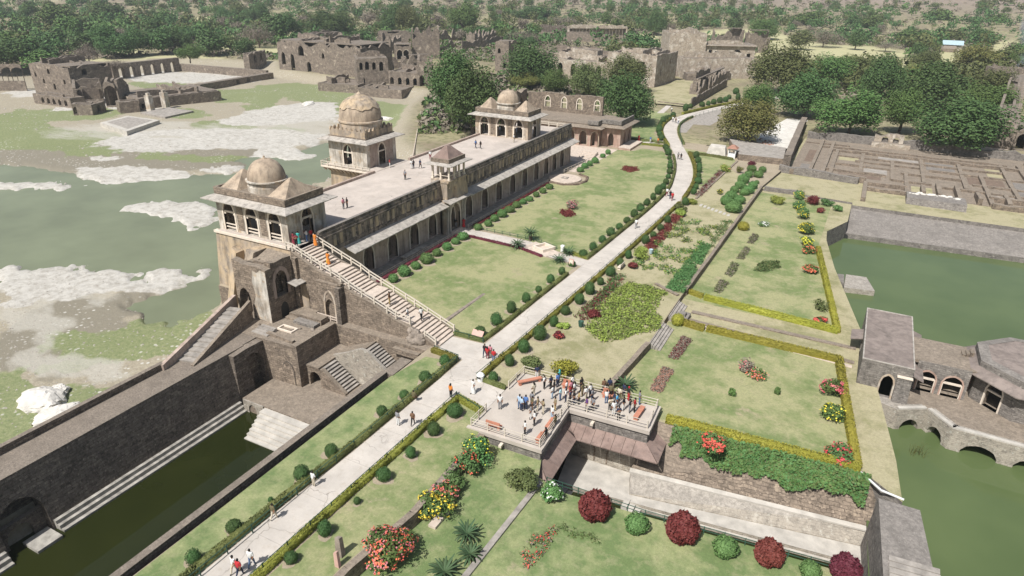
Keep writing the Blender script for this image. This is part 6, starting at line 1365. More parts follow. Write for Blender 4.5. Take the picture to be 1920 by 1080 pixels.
def crown_mesh(name, mat, seed, lobes=20, leaves=6000, size=.06, flat=.75, lr=(.28, .46), spread=.68, inner=.25):
    rg = np.random.default_rng(seed)
    d = sph(lobes, rg); d[:, 2] = np.abs(d[:, 2]) * 1.1 - .35
    c = d * rg.uniform(.35, 1, (lobes, 1)) * spread; c[:, 2] *= flat
    r = rg.uniform(*lr, lobes)
    k = rg.choice(lobes, leaves, p=r ** 2 / (r ** 2).sum())
    dd = sph(leaves, rg); rad = rg.uniform(0, 1, leaves) ** .35
    rad = np.where(rg.uniform(0, 1, leaves) < inner, rad * .7, rad * .12 + .9)
    P = c[k] + dd * (r[k] * rad)[:, None] * np.array([1, 1, .82])
    P += rg.normal(0, .02, P.shape)
    P[:, :2] /= np.quantile(np.hypot(P[:, 0], P[:, 1]), .985); P[:, 2] /= np.quantile(P[:, 2], .993)
    keep = P[:, 2] > -.7
    P, dd = P[keep], dd[keep]
    v, q = cards(P, dd + np.array([0, 0, .35]), size, rg)
    return np_mesh(name, v, q, mat)

def trunk_mesh(name, seed, limbs=6, lean=.08):
    """unit tree: height 1 up to mid crown, limbs spread to radius 1 in xy"""
    rg = random.Random(seed); m = MB()
    def limb(a, b, r0, r1, seg=4):
        a = Vector(a); b = Vector(b); p = a
        for i in range(seg):
            t = (i + 1) / seg
            q = a.lerp(b, t) + Vector((rg.uniform(-1, 1) * .03, rg.uniform(-1, 1) * .03, .05 * math.sin(t * 3.1)))
            m.bar(p, q, r0 + (r1 - r0) * (i / seg), r0 + (r1 - r0) * t, 6, cap=False); p = q
    fork = Vector((rg.uniform(-lean, lean), rg.uniform(-lean, lean), .42))
    limb((0, 0, -.02), fork, .085, .06)
    for i in range(limbs):
        a = 2 * math.pi * (i + rg.uniform(-.3, .3)) / limbs; rr = rg.uniform(.35, .72)
        e = Vector((math.cos(a) * rr, math.sin(a) * rr, rg.uniform(.72, 1.05)))
        limb(fork, e, .05, .014)
        for s in range(2):
            b = a + rg.uniform(-.7, .7); mid = fork.lerp(e, .6)
            limb(mid, mid + Vector((math.cos(b) * .25, math.sin(b) * .25, rg.uniform(.1, .25))), .02, .006, 2)
    me = bpy.data.meshes.new(name); me.from_pydata(m.v, [], m.f); me.materials.append(MT['trunk']); me.update(); return me

TRUNKS = [trunk_mesh('trunk', s) for s in (1, 2, 3)]
CROWNS = {
    'dark': [crown_mesh('crown', MT['l_dark'], s, 30, 15000, .036, .85, (.2, .38), .74) for s in (11, 12, 13)],
    'mid': [crown_mesh('crown', MT['l_mid'], s, 28, 14000, .036, .8, (.2, .38), .74) for s in (21, 22)],
    'olive': [crown_mesh('crown', MT['l_olive'], s, 30, 13000, .035, .85, (.2, .36), .74) for s in (31, 32)],
    'yellow': [crown_mesh('crown', MT['l_yellow'], s, 32, 13000, .035, .8, (.2, .34), .74) for s in (41, 42)],
    'flat': [crown_mesh('crown', MT['l_mid'], 51, 32, 14000, .034, .55, (.18, .3), .84)],
    'bare': [crown_mesh('crown', MT['l_brown'], s, 18, 5000, .028, .85, (.3, .5), .7, .8) for s in (61, 62)],
    'fdark': [crown_mesh('crown', MT['l_dark'], s, 18, 2600, .075, .85) for s in (71, 72, 73)],
    'fmid': [crown_mesh('crown', MT['l_mid'], s, 18, 2400, .075, .8) for s in (74, 75)],
    'folive': [crown_mesh('crown', MT['l_olive'], s, 18, 2300, .075, .85) for s in (76, 77)],
    'fbare': [crown_mesh('crown', MT['l_brown'], s, 14, 1500, .06, .85, (.3, .5), .7, .8) for s in (78, 79)],
}
def tree(kind, x, y, H, R, label, group=None, z=0.0, name='tree'):
    t = thing(name, label, 'tree', (x, y, z), random.uniform(0, 6.28), group)
    zc = max(H - R * 1.05, H * .5)
    tr = link('trunk', random.choice(TRUNKS), t); tr.scale = (R, R, zc * 1.02)
    k = min(R, H * .45)
    tr.scale = (k * 1.05, k * 1.05, zc * 1.05)
    cr_ = link('crown', random.choice(CROWNS[kind]), t); cr_.location = (0, 0, zc); cr_.scale = (R, R, H - zc)
    return t
ORD = ['first', 'second', 'third', 'fourth', 'fifth', 'sixth', 'seventh', 'eighth', 'ninth', 'tenth', 'eleventh', 'twelfth', 'thirteenth', 'fourteenth', 'fifteenth', 'sixteenth', 'seventeenth', 'eighteenth', 'nineteenth', 'twentieth', 'twenty-first', 'twenty-second', 'twenty-third', 'twenty-fourth', 'twenty-fifth', 'twenty-sixth', 'twenty-seventh', 'twenty-eighth', 'twenty-ninth', 'thirtieth'] + ['thirty-' + q for q in ('first', 'second', 'third', 'fourth', 'fifth', 'sixth', 'seventh', 'eighth', 'ninth')] + ['fortieth'] + ['forty-' + q for q in ('first', 'second', 'third', 'fourth', 'fifth', 'sixth', 'seventh', 'eighth', 'ninth')]
NEAR = [(-105.3, 166.9, 21.5, 7.7, 'dark', 'tall dense dark tree rising behind the domed tower, left of its olive neighbour'), (-95.2, 161.2, 17.8, 9.3, 'dark', 'broad dark green tree right beside the far terrace pavilion'), (-121.5, 253.5, 16.3, 11.7, 'dark', 'dark spreading tree between the ruined palace and the great hall'), (-85.1, 260.5, 13.4, 10.1, 'olive', 'round olive tree against the sloping wall of the great hall'), (-64.8, 197.3, 14.5, 9.4, 'dark', 'great dark tree shading the lawn behind the north annex'), (-103.9, 236.2, 9.5, 5.6, 'mid', 'small green tree behind the ruined arched wall, beside the brown one'), (-93.9, 239.7, 12.1, 7.4, 'olive', 'pale olive tree behind the ruined arched wall'), (-121.6, 246.6, 6.1, 7.3, 'yellow', 'brownish low tree behind the ruined vault'), (-89.4, 242.6, 7.0, 5.2, 'dark', 'small dark tree just beyond the arched roof wall'), (-27.0, 193.1, 10.8, 8.5, 'yellow', 'yellowing tree in the lime yard at the path bend'), (-31.9, 288.6, 17.9, 13.0, 'olive', 'large rounded olive tree beside the pale keep'), (-33.3, 241.9, 9.0, 6.1, 'mid', 'low green tree behind the yellowing tree'), (-17.7, 240.5, 13.6, 10.1, 'dark', 'dark tree between the lime yard and the olive tree'), (-17.1, 321.7, 12.2, 10.8, 'mid', 'bright green tree behind the dark tree at the yard'), (-7.3, 341.3, 11.1, 8.7, 'olive', 'olive tree at the edge of the pale far field'), (-3.3, 217.1, 12.2, 11.4, 'flat', 'umbrella-shaped tree with a forked trunk above the foundation wall'), (9.7, 228.4, 12.4, 6.8, 'mid', 'green tree beside the umbrella-shaped tree'), (3.6, 296.2, 15.5, 9.2, 'dark', 'dark upright tree over the shaded eastern lawn'), (19.8, 281.1, 15.2, 12.6, 'dark', 'largest dark tree in the eastern grove, behind the dense front tree'), (22.9, 212.8, 13.2, 12.4, 'dark', 'dense low-branched tree overhanging the pale paved court'), (34.7, 262.5, 11.5, 8.9, 'mid', 'green tree at the outer edge of the eastern grove'), (17.2, 333.5, 9.7, 9.6, 'yellow', 'yellow-tinged tree at the back of the eastern grove'), (22.3, 418.1, 9.1, 9.7, 'olive', 'round clipped-looking olive tree standing in the far field'), (42.2, 411.3, 13.9, 11.2, 'yellow', 'tall rusty-green tree near the tin-roofed house'), (39.4, 313.3, 11.6, 10.6, 'olive', 'thin olive tree behind the eastern grove'), (56.3, 411.3, 10.3, 3.6, 'mid', 'slim dark young tree beside the smoke')]
for i, (x, y, H, R, k, lb) in enumerate(NEAR):
    tree(k, x, y, H, R, lb, 'trees around the palace grounds')
FAR = [(-346.1, 227.2, 14.5, 12.5, 'dark'), (-345.0, 237.4, 12.5, 10.7, 'dark'), (-360.2, 226.5, 11.4, 10.8, 'fdark'), (-541.4, 319.7, 17.1, 16.5, 'fmid'), (-489.6, 427.0, 13.2, 11.3, 'dark'), (-348.0, 347.9, 16.9, 11.3, 'dark'), (-337.6, 377.1, 16.9, 15.3, 'dark'), (-471.3, 442.8, 17.0, 12.3, 'dark'), (-323.9, 302.8, 14.0, 13.1, 'bare'), (-344.0, 261.7, 12.3, 10.0, 'dark'), (-295.2, 231.4, 8.5, 6.3, 'mid'), (-459.6, 339.5, 11.3, 7.3, 'fdark'), (-551.2, 365.5, 17.0, 15.2, 'fdark'), (-673.5, 469.8, 13.8, 8.5, 'fdark'), (-693.6, 509.4, 15.6, 11.6, 'fdark'), (-342.2, 174.0, 11.8, 14.7, 'dark'), (-342.5, 183.3, 12.3, 11.8, 'fdark'), (-404.5, 214.4, 10.6, 11.7, 'fmid'), (-324.9, 179.0, 8.0, 8.0, 'fmid'), (-406.9, 234.1, 10.3, 11.9, 'fdark'), (-465.4, 277.8, 13.4, 9.0, 'fmid'), (-332.7, 205.3, 9.1, 7.2, 'bare'), (-291.8, 190.5, 5.7, 5.8, 'bare'), (-644.1, 337.5, 9.0, 12.7, 'fdark'), (-729.5, 415.4, 13.3, 14.7, 'folive'), (-319.4, 426.4, 20.6, 10.2, 'dark'), (-305.0, 425.5, 20.3, 9.6, 'olive'), (-284.4, 467.2, 22.0, 12.6, 'mid'), (-392.9, 711.4, 11.0, 11.0, 'fdark'), (-306.7, 636.1, 14.4, 24.7, 'dark'), (-263.5, 483.9, 11.0, 6.6, 'fdark'), (-335.6, 328.4, 17.6, 10.1, 'fdark'), (-207.6, 415.4, 9.4, 11.8, 'bare'), (-157.8, 548.0, 18.1, 9.5, 'dark'), (-208.1, 772.0, 9.6, 7.6, 'fdark'), (-227.6, 623.7, 12.6, 6.9, 'fmid'), (-214.0, 551.9, 5.7, 6.6, 'fmid'), (-165.0, 676.7, 11.6, 8.3, 'fmid'), (-110.0, 606.5, 13.8, 9.3, 'fdark'), (-81.5, 564.0, 14.2, 12.2, 'mid'), (-207.8, 669.6, 15.6, 7.8, 'fmid'), (-126.5, 466.7, 8.0, 10.4, 'bare'), (-55.0, 884.0, 22.0, 8.4, 'fdark'), (-61.9, 699.9, 15.6, 16.2, 'fmid'), (-12.7, 699.4, 14.7, 13.3, 'fmid'), (-15.3, 521.6, 11.2, 6.2, 'fdark'), (20.3, 491.0, 7.9, 5.5, 'fdark'), (20.1, 607.4, 9.6, 15.4, 'fmid'), (89.1, 781.4, 16.6, 10.6, 'fmid'), (65.0, 619.7, 10.5, 9.4, 'fmid'), (43.3, 786.3, 18.1, 16.9, 'fmid'), (149.0, 1158.7, 12.4, 13.9, 'fdark'), (45.2, 626.4, 9.3, 12.0, 'folive'), (-35.2, 525.2, 12.2, 12.5, 'bare'), (2.7, 521.7, 5.5, 9.3, 'bare'), (-48.4, 497.3, 11.1, 9.1, 'folive'), (-396.1, 331.5, 7.3, 8.2, 'folive'), (-418.9, 372.4, 8.0, 8.9, 'fbare'), (-408.6, 429.8, 9.8, 10.4, 'fbare'), (-406.6, 471.8, 11.6, 10.9, 'folive'), (-389.8, 486.1, 12.6, 9.9, 'fbare'), (-327.2, 497.3, 12.2, 9.5, 'fbare'), (-321.0, 465.0, 9.7, 8.1, 'folive'), (-251.0, 585.9, 9.6, 8.6, 'fbare'), (-229.0, 671.9, 8.2, 8.5, 'folive'), (-139.8, 652.6, 11.1, 10.6, 'folive'), (63.4, 446.1, 10.5, 10.8, 'folive')]
KL = {'dark': 'dark evergreen tree', 'fdark': 'dark evergreen tree', 'mid': 'green leafy tree', 'fmid': 'green leafy tree', 'olive': 'dull olive tree', 'folive': 'dull olive tree', 'bare': 'bare brown winter tree', 'fbare': 'bare brown winter tree'}
def region(x, y):
    a = math.degrees(math.atan2(x, y))
    if a < -50: return 'in the wood beyond the lake ruin'
    if a < -34: return 'in the belt behind the ruined palace'
    if a < -18: return 'on the plain behind the great hall'
    return 'along the far fields past the eastern grove'
WOOD = []
for x, y, H, R, k in FAR:
    WOOD.append((tree(k, x, y, H, R, 'x', 'x'), k, region(x, y)))
# more of the wood, thinning towards the hills
BOXES = [(-330, 110, -180, 260), (-260, 205, -140, 330), (-160, 260, -60, 345), (-110, 300, -30, 420), (-64, 215, -20, 330), (-40, 200, 60, 290), (-150, 110, 60, 235), (-230, 240, -130, 400)]
cand = np.random.default_rng(5)
cnt = 0
pts = []
while cnt < 235:
    a = math.radians(cand.uniform(-70, 14)); r = 250 * (1150 / 250) ** cand.uniform(0, 1)
    x, y = r * math.sin(a), r * math.cos(a)
    if any(b[0] < x < b[2] and b[1] < y < b[3] for b in BOXES + BLD): continue
    if in_poly(np.array([x]), np.array([y]), LAKE)[0] > -12: continue
    if ell_mask(np.array([x]), np.array([y]), FIELDS, .25, .05, 7, .12)[0] > .25: continue
    if a > math.radians(-40) and r < 420 and cand.uniform() < .6: continue
    pts.append((x, y)); cnt += 1
PX = np.array(pts); PZ = terrain_height(PX[:, 0], PX[:, 1])[0]
for (x, y), z in zip(pts, PZ):
    a = math.degrees(math.atan2(x, y))
    k = cand.choice(['fdark', 'fmid', 'folive', 'fbare'], p=[.38, .2, .2, .22] if a < -35 else [.25, .2, .25, .3])
    R = cand.uniform(3.6, 8.2) * (1.15 if a < -45 else .9); H = R * cand.uniform(1.15, 1.6)
    WOOD.append((tree(k, x, y, H, R, 'x', 'x', float(z)), k, region(x, y)))
by = {}
for o, k, rgn in WOOD: by.setdefault((KL[k], rgn), []).append(o)
for (kn, rgn), v in by.items():
    v.sort(key=lambda o: math.atan2(o.location.x, o.location.y))
    for i, o in enumerate(v): o['label'] = f'{ORD[i]} {kn} from the lake {rgn}'; o['group'] = f'{kn}s {rgn}'
# scrub: nobody could count it
def scrub(name, label, mat, n, seed, smin, smax, per, rmin=190, rmax=1150):
    rg = np.random.default_rng(seed)
    a = np.radians(rg.uniform(-74, 18, n * 3)); r = rmin * (rmax / rmin) ** rg.uniform(0, 1, n * 3)
    x = r * np.sin(a); y = r * np.cos(a)
    ok = (in_poly(x, y, LAKE) < -4) & (in_poly(x, y, COURT) < -6) & (ell_mask(x, y, FIELDS, .25, .05, 7, .12) < .2) & (fbm(x * .012, y * .012, seed) > .33)
    for b in BOXES[1:6]: ok &= ~((x > b[0] + 12) & (x < b[2] - 12) & (y > b[1] + 12) & (y < b[3] - 12))
    for b in BLD: ok &= ~((x > b[0] + 3) & (x < b[2] - 3) & (y > b[1] + 3) & (y < b[3] - 3))
    for b in ((-88, 234, -42, 326), (-62, 178, -10, 240), (-100, 150, -50, 235)): ok &= ~((x > b[0]) & (x < b[2]) & (y > b[1]) & (y < b[3]))
    dpath = np.min(np.hypot(x[:, None] - np.array([q[0] for q in pl])[None, :], y[:, None] - np.array([q[1] for q in pl])[None, :]), axis=1)
    ok &= (dpath > 9) & ((r < 620) | (rg.uniform(0, 1, len(x)) < .3)) & ~((a > math.radians(-22)) & (r < 520) & (rg.uniform(0, 1, len(x)) < .65))
    x, y = x[ok][:n], y[ok][:n]; m_ = len(x)
    z = terrain_height(x, y)[0]
    R = rg.uniform(smin, smax, m_) * (1 + .6 * sstep(400, 1400, np.hypot(x, y)))
    k = np.repeat(np.arange(m_), per); d = sph(len(k), rg); d[:, 2] = np.abs(d[:, 2])
    C = np.stack([x, y, z - .1], 1)
    P = C[k] + d * (R[k] * rg.uniform(.55, 1.0, len(k)))[:, None] * np.array([1.15, 1.15, .85])
    v, q = cards(P, d, R[k] * .34, rg)
    o = link(name, np_mesh(name, v, q, mat))
    tag(o, label, 'scrub', kind='stuff')
scrub('scrub', 'grey-brown leafless scrub covering the plain and hills', MT['l_brown'], 8000, 3, 1.0, 3.0, 18)
scrub('undergrowth', 'dull green bushes scattered over the plain', MT['l_olive'], 5000, 8, .9, 2.6, 18)
scrub('undergrowth', 'dark low thicket filling the wood', MT['l_dark'], 2600, 18, 1.0, 3.2, 20)

def forest(name, label, mat, n, seed, r0, r1, per, size):
    rg = np.random.default_rng(seed)
    a = np.radians(rg.uniform(-74, 18, n * 6)); r = r0 * (r1 / r0) ** rg.uniform(0, 1, n * 6)
    x = r * np.sin(a); y = r * np.cos(a)
    ok = (in_poly(x, y, LAKE) < -25) & (ell_mask(x, y, FIELDS, .25, .05, 7, .12) < .1) & (fbm((x * .89 + y * .456) * .004, (-x * .456 + y * .89) * .013, seed + 3) + .01 * (a < math.radians(-42)) > .48)
    for b in BOXES: ok &= ~((x > b[0]) & (x < b[2]) & (y > b[1]) & (y < b[3]))
    for b in BLD: ok &= ~((x > b[0]) & (x < b[2]) & (y > b[1]) & (y < b[3]))
    x, y = x[ok][:n], y[ok][:n]; m_ = len(x); z = terrain_height(x, y)[0]
    R = rg.uniform(2.8, 7.2, m_)
    lob = rg.normal(0, .36, (m_, 5, 3)) * np.array([1, 1, .55])
    k = np.repeat(np.arange(m_), per); l = rg.integers(0, 5, len(k)); d = sph(len(k), rg)
    P = np.stack([x, y, z + R * .8], 1)[k] + (lob[k, l] + d * .52 * np.array([1, 1, .9]) * rg.uniform(.75, 1, (len(k), 1))) * R[k][:, None]
    P[:, 2] = np.maximum(P[:, 2], z[k] + .1)
    v, q = cards(P, d + np.array([0, 0, .3]), R[k] * size, rg)
    tag(link(name, np_mesh(name, v, q, mat)), label, 'forest', kind='stuff')
forest('forest', 'far dark green wood merging into one mass before the hills', MT['l_dark'], 700, 31, 330, 900, 120, .15)
forest('forest', 'far olive-green wood thinning towards the hills', MT['l_olive'], 650, 41, 300, 1000, 110, .15)
forest('forest', 'far mid-green trees scattered through the plain', MT['l_mid'], 420, 51, 300, 900, 120, .15)

# ---------------------------------------------------------------- clipped bushes, hedges, beds
def bush_mesh(name, mat, seed, hz, n=1700, size=.085, lump=.16, base=-.02):
    rg = np.random.default_rng(seed)
    bm = bmesh.new(); bmesh.ops.create_icosphere(bm, subdivisions=3, radius=.88)
    for v in bm.verts:
        v.co.z = max(v.co.z * hz, -hz * .82) + hz * .82
    cv = np.array([v.co[:] for v in bm.verts]); cf = np.array([[l.vert.index for l in f.loops] for f in bm.faces]); bm.free()
    d = sph(n, rg)
    rr = 1 + lump * (fbm(d[:, 0] * 3 + seed, d[:, 1] * 3 + d[:, 2] * 2, seed) - .5) * 2
    P = d * rr[:, None] * np.array([1, 1, hz]); P[:, 2] = np.maximum(P[:, 2], -hz * .82) + hz * .82
    P *= rg.uniform(.94, 1.05, (n, 1))
    v, q = cards(P, d, size, rg, .6, .6)
    V = np.concatenate([cv, v])
    me = bpy.data.meshes.new(name)
    faces = [tuple(f) for f in cf.tolist()] + [tuple(f) for f in (q + len(cv)).tolist()]
    me.from_pydata(V.tolist(), [], faces); me.materials.append(mat); me.update(); return me
CLIP = [bush_mesh('clipped_bush', MT['l_clip'], s, h_, lump=l_) for s, h_, l_ in ((1, 1.0, .2), (2, 1.12, .16), (3, 1.22, .22), (6, 1.32, .14), (7, 1.15, .3))]
BALL = [bush_mesh('ball_bush', MT['l_ball'], s, .82, 1500, .10, .2) for s in (4, 5)]
SOIL = []
def bushes(L_, meshes, name, fmt, group, r0, z=0.0, start=0, cat='bush'):
    for i, q in enumerate(L_):
        s = r0 * (q[2] if len(q) > 2 else 1) * random.uniform(.78, 1.15); SOIL.append((q[0], q[1], z, s))
        o = link(name, random.choice(meshes)); o.location = (q[0], q[1], z); o.rotation_euler = (random.uniform(-.05, .05), random.uniform(-.05, .05), random.uniform(0, 6.28))
        o.scale = (s * random.uniform(.92, 1.08), s * random.uniform(.92, 1.08), s * random.uniform(.88, 1.14))
        tag(o, fmt.format(ORD[(i + start) % 30]), cat, group)
bushes([(-37.54, 22.16), (-37.45, 25.81), (-37.08, 32.89), (-36.89, 36.48), (-37.37, 29.53, .45)] + [(-36.81, 43.84), (-36.62, 47.33), (-36.62, 51.16), (-36.50, 54.89)], CLIP, 'clipped_bush', '{} clipped dome bush on the grass between tank and path, counted towards the stair', 'clipped bushes on the tank side of the path', .62)
bushes([(-31.29, 25.62, .85), (-30.97, 28.94)] + [(-30.94, 32.80, .4), (-30.79, 36.21), (-30.50, 39.86), (-30.58, 43.72)] + [(-30.36, 47.25, 1.15)], CLIP, 'clipped_bush', '{} clipped dome bush on the lower grass strip, counted towards the viewing deck', 'clipped bushes on the lower strip', .62)
bushes([(-30.09, 54.61, 1.1), (-30.05, 58.43), (-30.01, 61.96), (-29.73, 65.60, 1.1), (-29.58, 69.48), (-29.58, 73.25)] + [(-29.22, 77.08, .95), (-29.10, 80.68), (-28.90, 84.36), (-28.73, 88.10), (-28.70, 92.26), (-28.59, 95.89), (-28.19, 103.58), (-27.97, 107.27), (-27.84, 111.09), (-27.79, 115.44), (-27.74, 127.92)] + [(-27.74, 127.92)], CLIP, 'clipped_bush', '{} clipped dome bush on the flower-bed side of the path, counted from the viewing deck', 'clipped bushes on the flower-bed side', .66)
bushes([(-28.07, 135.94), (-28.58, 140.07), (-29.16, 144.40), (-30.19, 149.27), (-31.15, 153.92), (-32.17, 158.22), (-33.51, 162.57), (-35.03, 167.09)], CLIP, 'clipped_bush', '{} dark bush along the outer bend of the path, counted away from the flower beds', 'bushes on the outer bend', .72)
bushes([(-36.43, 62.78), (-36.02, 66.27), (-35.99, 70.27), (-35.63, 73.93)] + [(-35.78, 74.05), (-35.54, 77.66), (-35.43, 81.41), (-35.21, 84.96), (-35.08, 88.50)], CLIP, 'clipped_bush', '{} clipped bush edging the square lawn along the path, counted from the stair', 'clipped bushes edging the square lawn', .62)
bushes([(-35.04, 92.98), (-34.74, 96.48), (-34.67, 100.47), (-34.52, 104.20), (-34.30, 108.03), (-34.22, 111.98, 1.1), (-34.14, 115.83, 1.1), (-34.20, 119.96), (-34.23, 124.17)] + [(-34.36, 120.28), (-34.22, 124.00), (-34.24, 128.16), (-34.35, 132.29), (-34.65, 136.53), (-35.08, 140.40), (-35.96, 145.32), (-36.75, 149.44), (-37.94, 153.93), (-39.12, 158.32), (-40.35, 162.13), (-41.85, 166.56), (-43.17, 169.87), (-44.48, 173.19)], CLIP, 'clipped_bush', '{} clipped bush edging the long lawn along the path, counted from the cross path', 'clipped bushes edging the long lawn', .68)
bushes([(-48.25, 182.32), (-50.11, 187.36), (-51.63, 191.98), (-52.97, 196.58), (-53.91, 201.05), (-54.32, 205.41), (-54.58, 209.60), (-54.79, 213.97), (-54.80, 218.62)], CLIP, 'clipped_bush', '{} clipped bush beside the path behind the annex, counted from the side path', 'clipped bushes behind the annex', .85)
bushes([(-53.92, 230.79), (-53.77, 236.95), (-51.15, 242.71), (-49.87, 246.32), (-48.79, 249.86), (-47.46, 254.21), (-46.11, 257.46), (-46.34, 265.02), (-46.32, 278.22, 1.4), (-43.01, 264.01)], CLIP, 'clipped_bush', '{} bush on the far verge below the walled grass platform', 'bushes below the grass platform', .9)
bushes([(-55.28, 70.61), (-55.29, 73.32, 1.2), (-55.25, 76.19), (-55.18, 78.93, 1.2), (-55.34, 82.07), (-55.32, 84.99), (-55.53, 87.92), (-55.54, 90.26)], BALL, 'ball_bush', '{} bright ball bush along the palace walk on the square lawn, counted from the stair', 'ball bushes beside the square lawn', .82)
bushes([(-55.67, 95.55), (-55.11, 98.12, 1.1), (-55.45, 101.00), (-55.35, 103.80), (-55.45, 106.90), (-55.60, 110.11), (-55.49, 112.57), (-55.28, 114.97), (-55.34, 118.22), (-55.28, 121.08), (-55.33, 124.48), (-54.95, 140.49), (-55.27, 143.94), (-55.04, 146.57), (-54.97, 149.84)] + [(-55.30, 155.94), (-55.41, 159.90)], BALL, 'ball_bush', '{} bright ball bush along the palace walk on the long lawn, counted from the gate', 'ball bushes beside the long lawn', .8)

ms = MB()
rs = random.Random(4)
for x, y, z, s_ in SOIL:
    k = 14; ph = rs.uniform(0, 6); ring = [(x + s_ * (1.35 + .35 * math.sin(2 * t + ph) + rs.uniform(-.18, .18)) * math.cos(t), y + s_ * (1.35 + .35 * math.cos(3 * t + ph) + rs.uniform(-.18, .18)) * math.sin(t), z + .021 + rs.uniform(0, .004)) for t in [2 * math.pi * i / k for i in range(k)]]
    ms.face(ring)
tag(ms.build('bare_soil', MT['dirt']), 'bare soil worn round the feet of the clipped bushes', 'soil', kind='stuff')

def hedge(name, label, pts, w, h, mat, z=0.0, dens=110, size=.085, group=None, cat='hedge'):
    rg = np.random.default_rng(abs(int(pts[0][0] * 31 + pts[0][1] * 17)) + 1)
    V = []; Fq = []; off = 0
    for a, b in zip(pts[:-1], pts[1:]):
        A = np.array(a[:2], float); B = np.array(b[:2], float); Ln = np.linalg.norm(B - A)
        if Ln < .05: continue
        d = (B - A) / Ln; n = np.array([-d[1], d[0]])
        A = A - d * w * .3; B = B + d * w * .3; Ln += w * .6
        ww = w * .44
        c = np.array([[*(A - n * ww), z], [*(B - n * ww), z], [*(B + n * ww), z], [*(A + n * ww), z], [*(A - n * ww * .9), z + h * .93], [*(B - n * ww * .9), z + h * .93], [*(B + n * ww * .9), z + h * .93], [*(A + n * ww * .9), z + h * .93]])
        f = np.array([[4, 5, 6, 7], [0, 1, 5, 4], [1, 2, 6, 5], [2, 3, 7, 6], [3, 0, 4, 7]])
        V.append(c); Fq.append(f + off); off += 8
        k = int(dens * Ln * (w + 2 * h) * .8)
        u = rg.uniform(0, Ln, k); s = rg.uniform(0, w + 2 * h, k)
        side = np.where(s < h, -1, np.where(s > h + w, 1, 0))
        lat = np.where(side == 0, s - h - w / 2, side * w / 2); zz = np.where(side == -1, s, np.where(side == 1, s - h - w, h))
        bump = (fbm(u * .9, lat * .9, 3) - .5) * .12
        P = np.concatenate([A + d * u[:, None] + n * (lat + side * bump)[:, None], (z + zz + (side == 0) * bump)[:, None]], 1)
        N = np.concatenate([n * side[:, None], (side == 0)[:, None].astype(float)], 1)
        v, q = cards(P, N, size, rg, .6, .4)
        V.append(v); Fq.append(q + off); off += len(v)
    o = link(name, np_mesh(name, np.concatenate(V), np.concatenate(Fq), mat))
    return tag(o, label, cat, group)
def offs(P, d, y0, y1):
    """the path edge between two heights on the plan, moved sideways"""
    return [(q[0] + d, q[1]) for q in cr(P, 3) if y0 <= q[1] <= y1]
H2, H1, HG = MT['l_hedge2'], MT['l_hedge'], MT['l_gold']
gp = 'hedges lining the path'
hedge('hedge', 'olive hedge along the tank side of the path up to the stair apron', offs(PL, -.45, -40, 53.5) + [(-35.9, 56.3)], .6, .62, H2, group=gp)
hedge('hedge', 'short hedge at the foot of the grand stair, tank side', [(-39.2, 56.7), (-36.1, 56.4)], .6, .6, H1, group=gp)
hedge('hedge', 'yellow hedge along the lower side of the path up to the deck link', offs(PR, .45, -40, 47) + [(-31.5, 49.6)], .6, .6, H1, group=gp)
hedge('hedge', 'short yellow hedge beside the deck link, lower side', [(-31.4, 49.7), (-28.4, 48.9)], .7, .6, H1, group=gp)
hedge('hedge', 'short green hedge beside the deck link, flower-bed side', [(-31.5, 54.1), (-28.3, 53.8)], .45, .5, H2, group=gp)
hedge('hedge', 'yellow hedge between the path and the flower beds', [(-31.5, 54.4)] + offs(PR, .42, 56, 128), .55, .58, H1, group=gp)
hedge('hedge', 'yellow hedge round the outer bend of the path', offs(PR, .5, 131, 171), .7, .65, H1, group=gp)
hedge('hedge', 'green hedge beyond the outer bend beside the grey asphalt', offs(PR, .5, 176, 222), .5, .6, H2, group=gp)
hedge('hedge', 'short hedge between the stair apron and the square lawn', [(-39.2, 61.5), (-35.5, 61.6)], .5, .5, H2, group=gp)
hedge('hedge', 'low olive hedge between the path and the square lawn', [(-35.4, 61.7)] + offs(PL, -.4, 63, 88.5), .5, .5, H2, group=gp)
hedge('hedge', 'low olive hedge between the path and the long lawn', [(-34.2, 92.4)] + offs(PL, -.4, 94, 170), .55, .55, H2, group=gp)
hedge('hedge', 'yellow hedge along the path behind the annex', offs(PL, -.6, 176, 219), .8, .7, H1, group=gp)
hedge('hedge', 'yellow hedge along the far verge of the path', offs(PL, -.7, 224, 262), .9, .7, H1, group=gp)
hedge('hedge', 'short hedge from the cross path corner to the cycad', [(-34.3, 92.4), (-38.6, 93.6)], .5, .45, H1, group=gp)
hedge('hedge', 'hedge along the near side of the annex side path', [(-51.12, 174.74), (-45.40, 174.98)], .7, .5, H1, group=gp)
hedge('hedge', 'hedge along the far side of the annex side path', [(-56.23, 179.21), (-46.22, 179.01)], .7, .5, H2, group=gp)
hedge('hedge', 'clipped hedge between the outer bend and the guard booth', [(-37.44, 170.64), (-33.59, 170.77), (-30.33, 170.58), (-26.84, 169.62)], .7, .6, H2, group=gp)
gg = 'golden hedges of the tank garden'
hedge('hedge', 'golden hedge along the channel edge of the square tank garden', [(-11.4, 57.6), (5.9, 58.5)], .85, .75, HG, -.8, group=gg)
hedge('hedge', 'golden hedge along the water side of the square tank garden', [(5.9, 58.8), (3.1, 79.0)], .8, .75, HG, -.8, group=gg)
hedge('hedge', 'golden hedge facing the stone walk from the square tank garden', [(3.0, 79.0), (-12.2, 79.2)], .85, .75, HG, -.8, group=gg)
hedge('hedge', 'stub of golden hedge beside the garden steps, square garden', [(-13.0, 79.0), (-15.6, 79.4)], .85, .75, HG, -.8, group=gg)
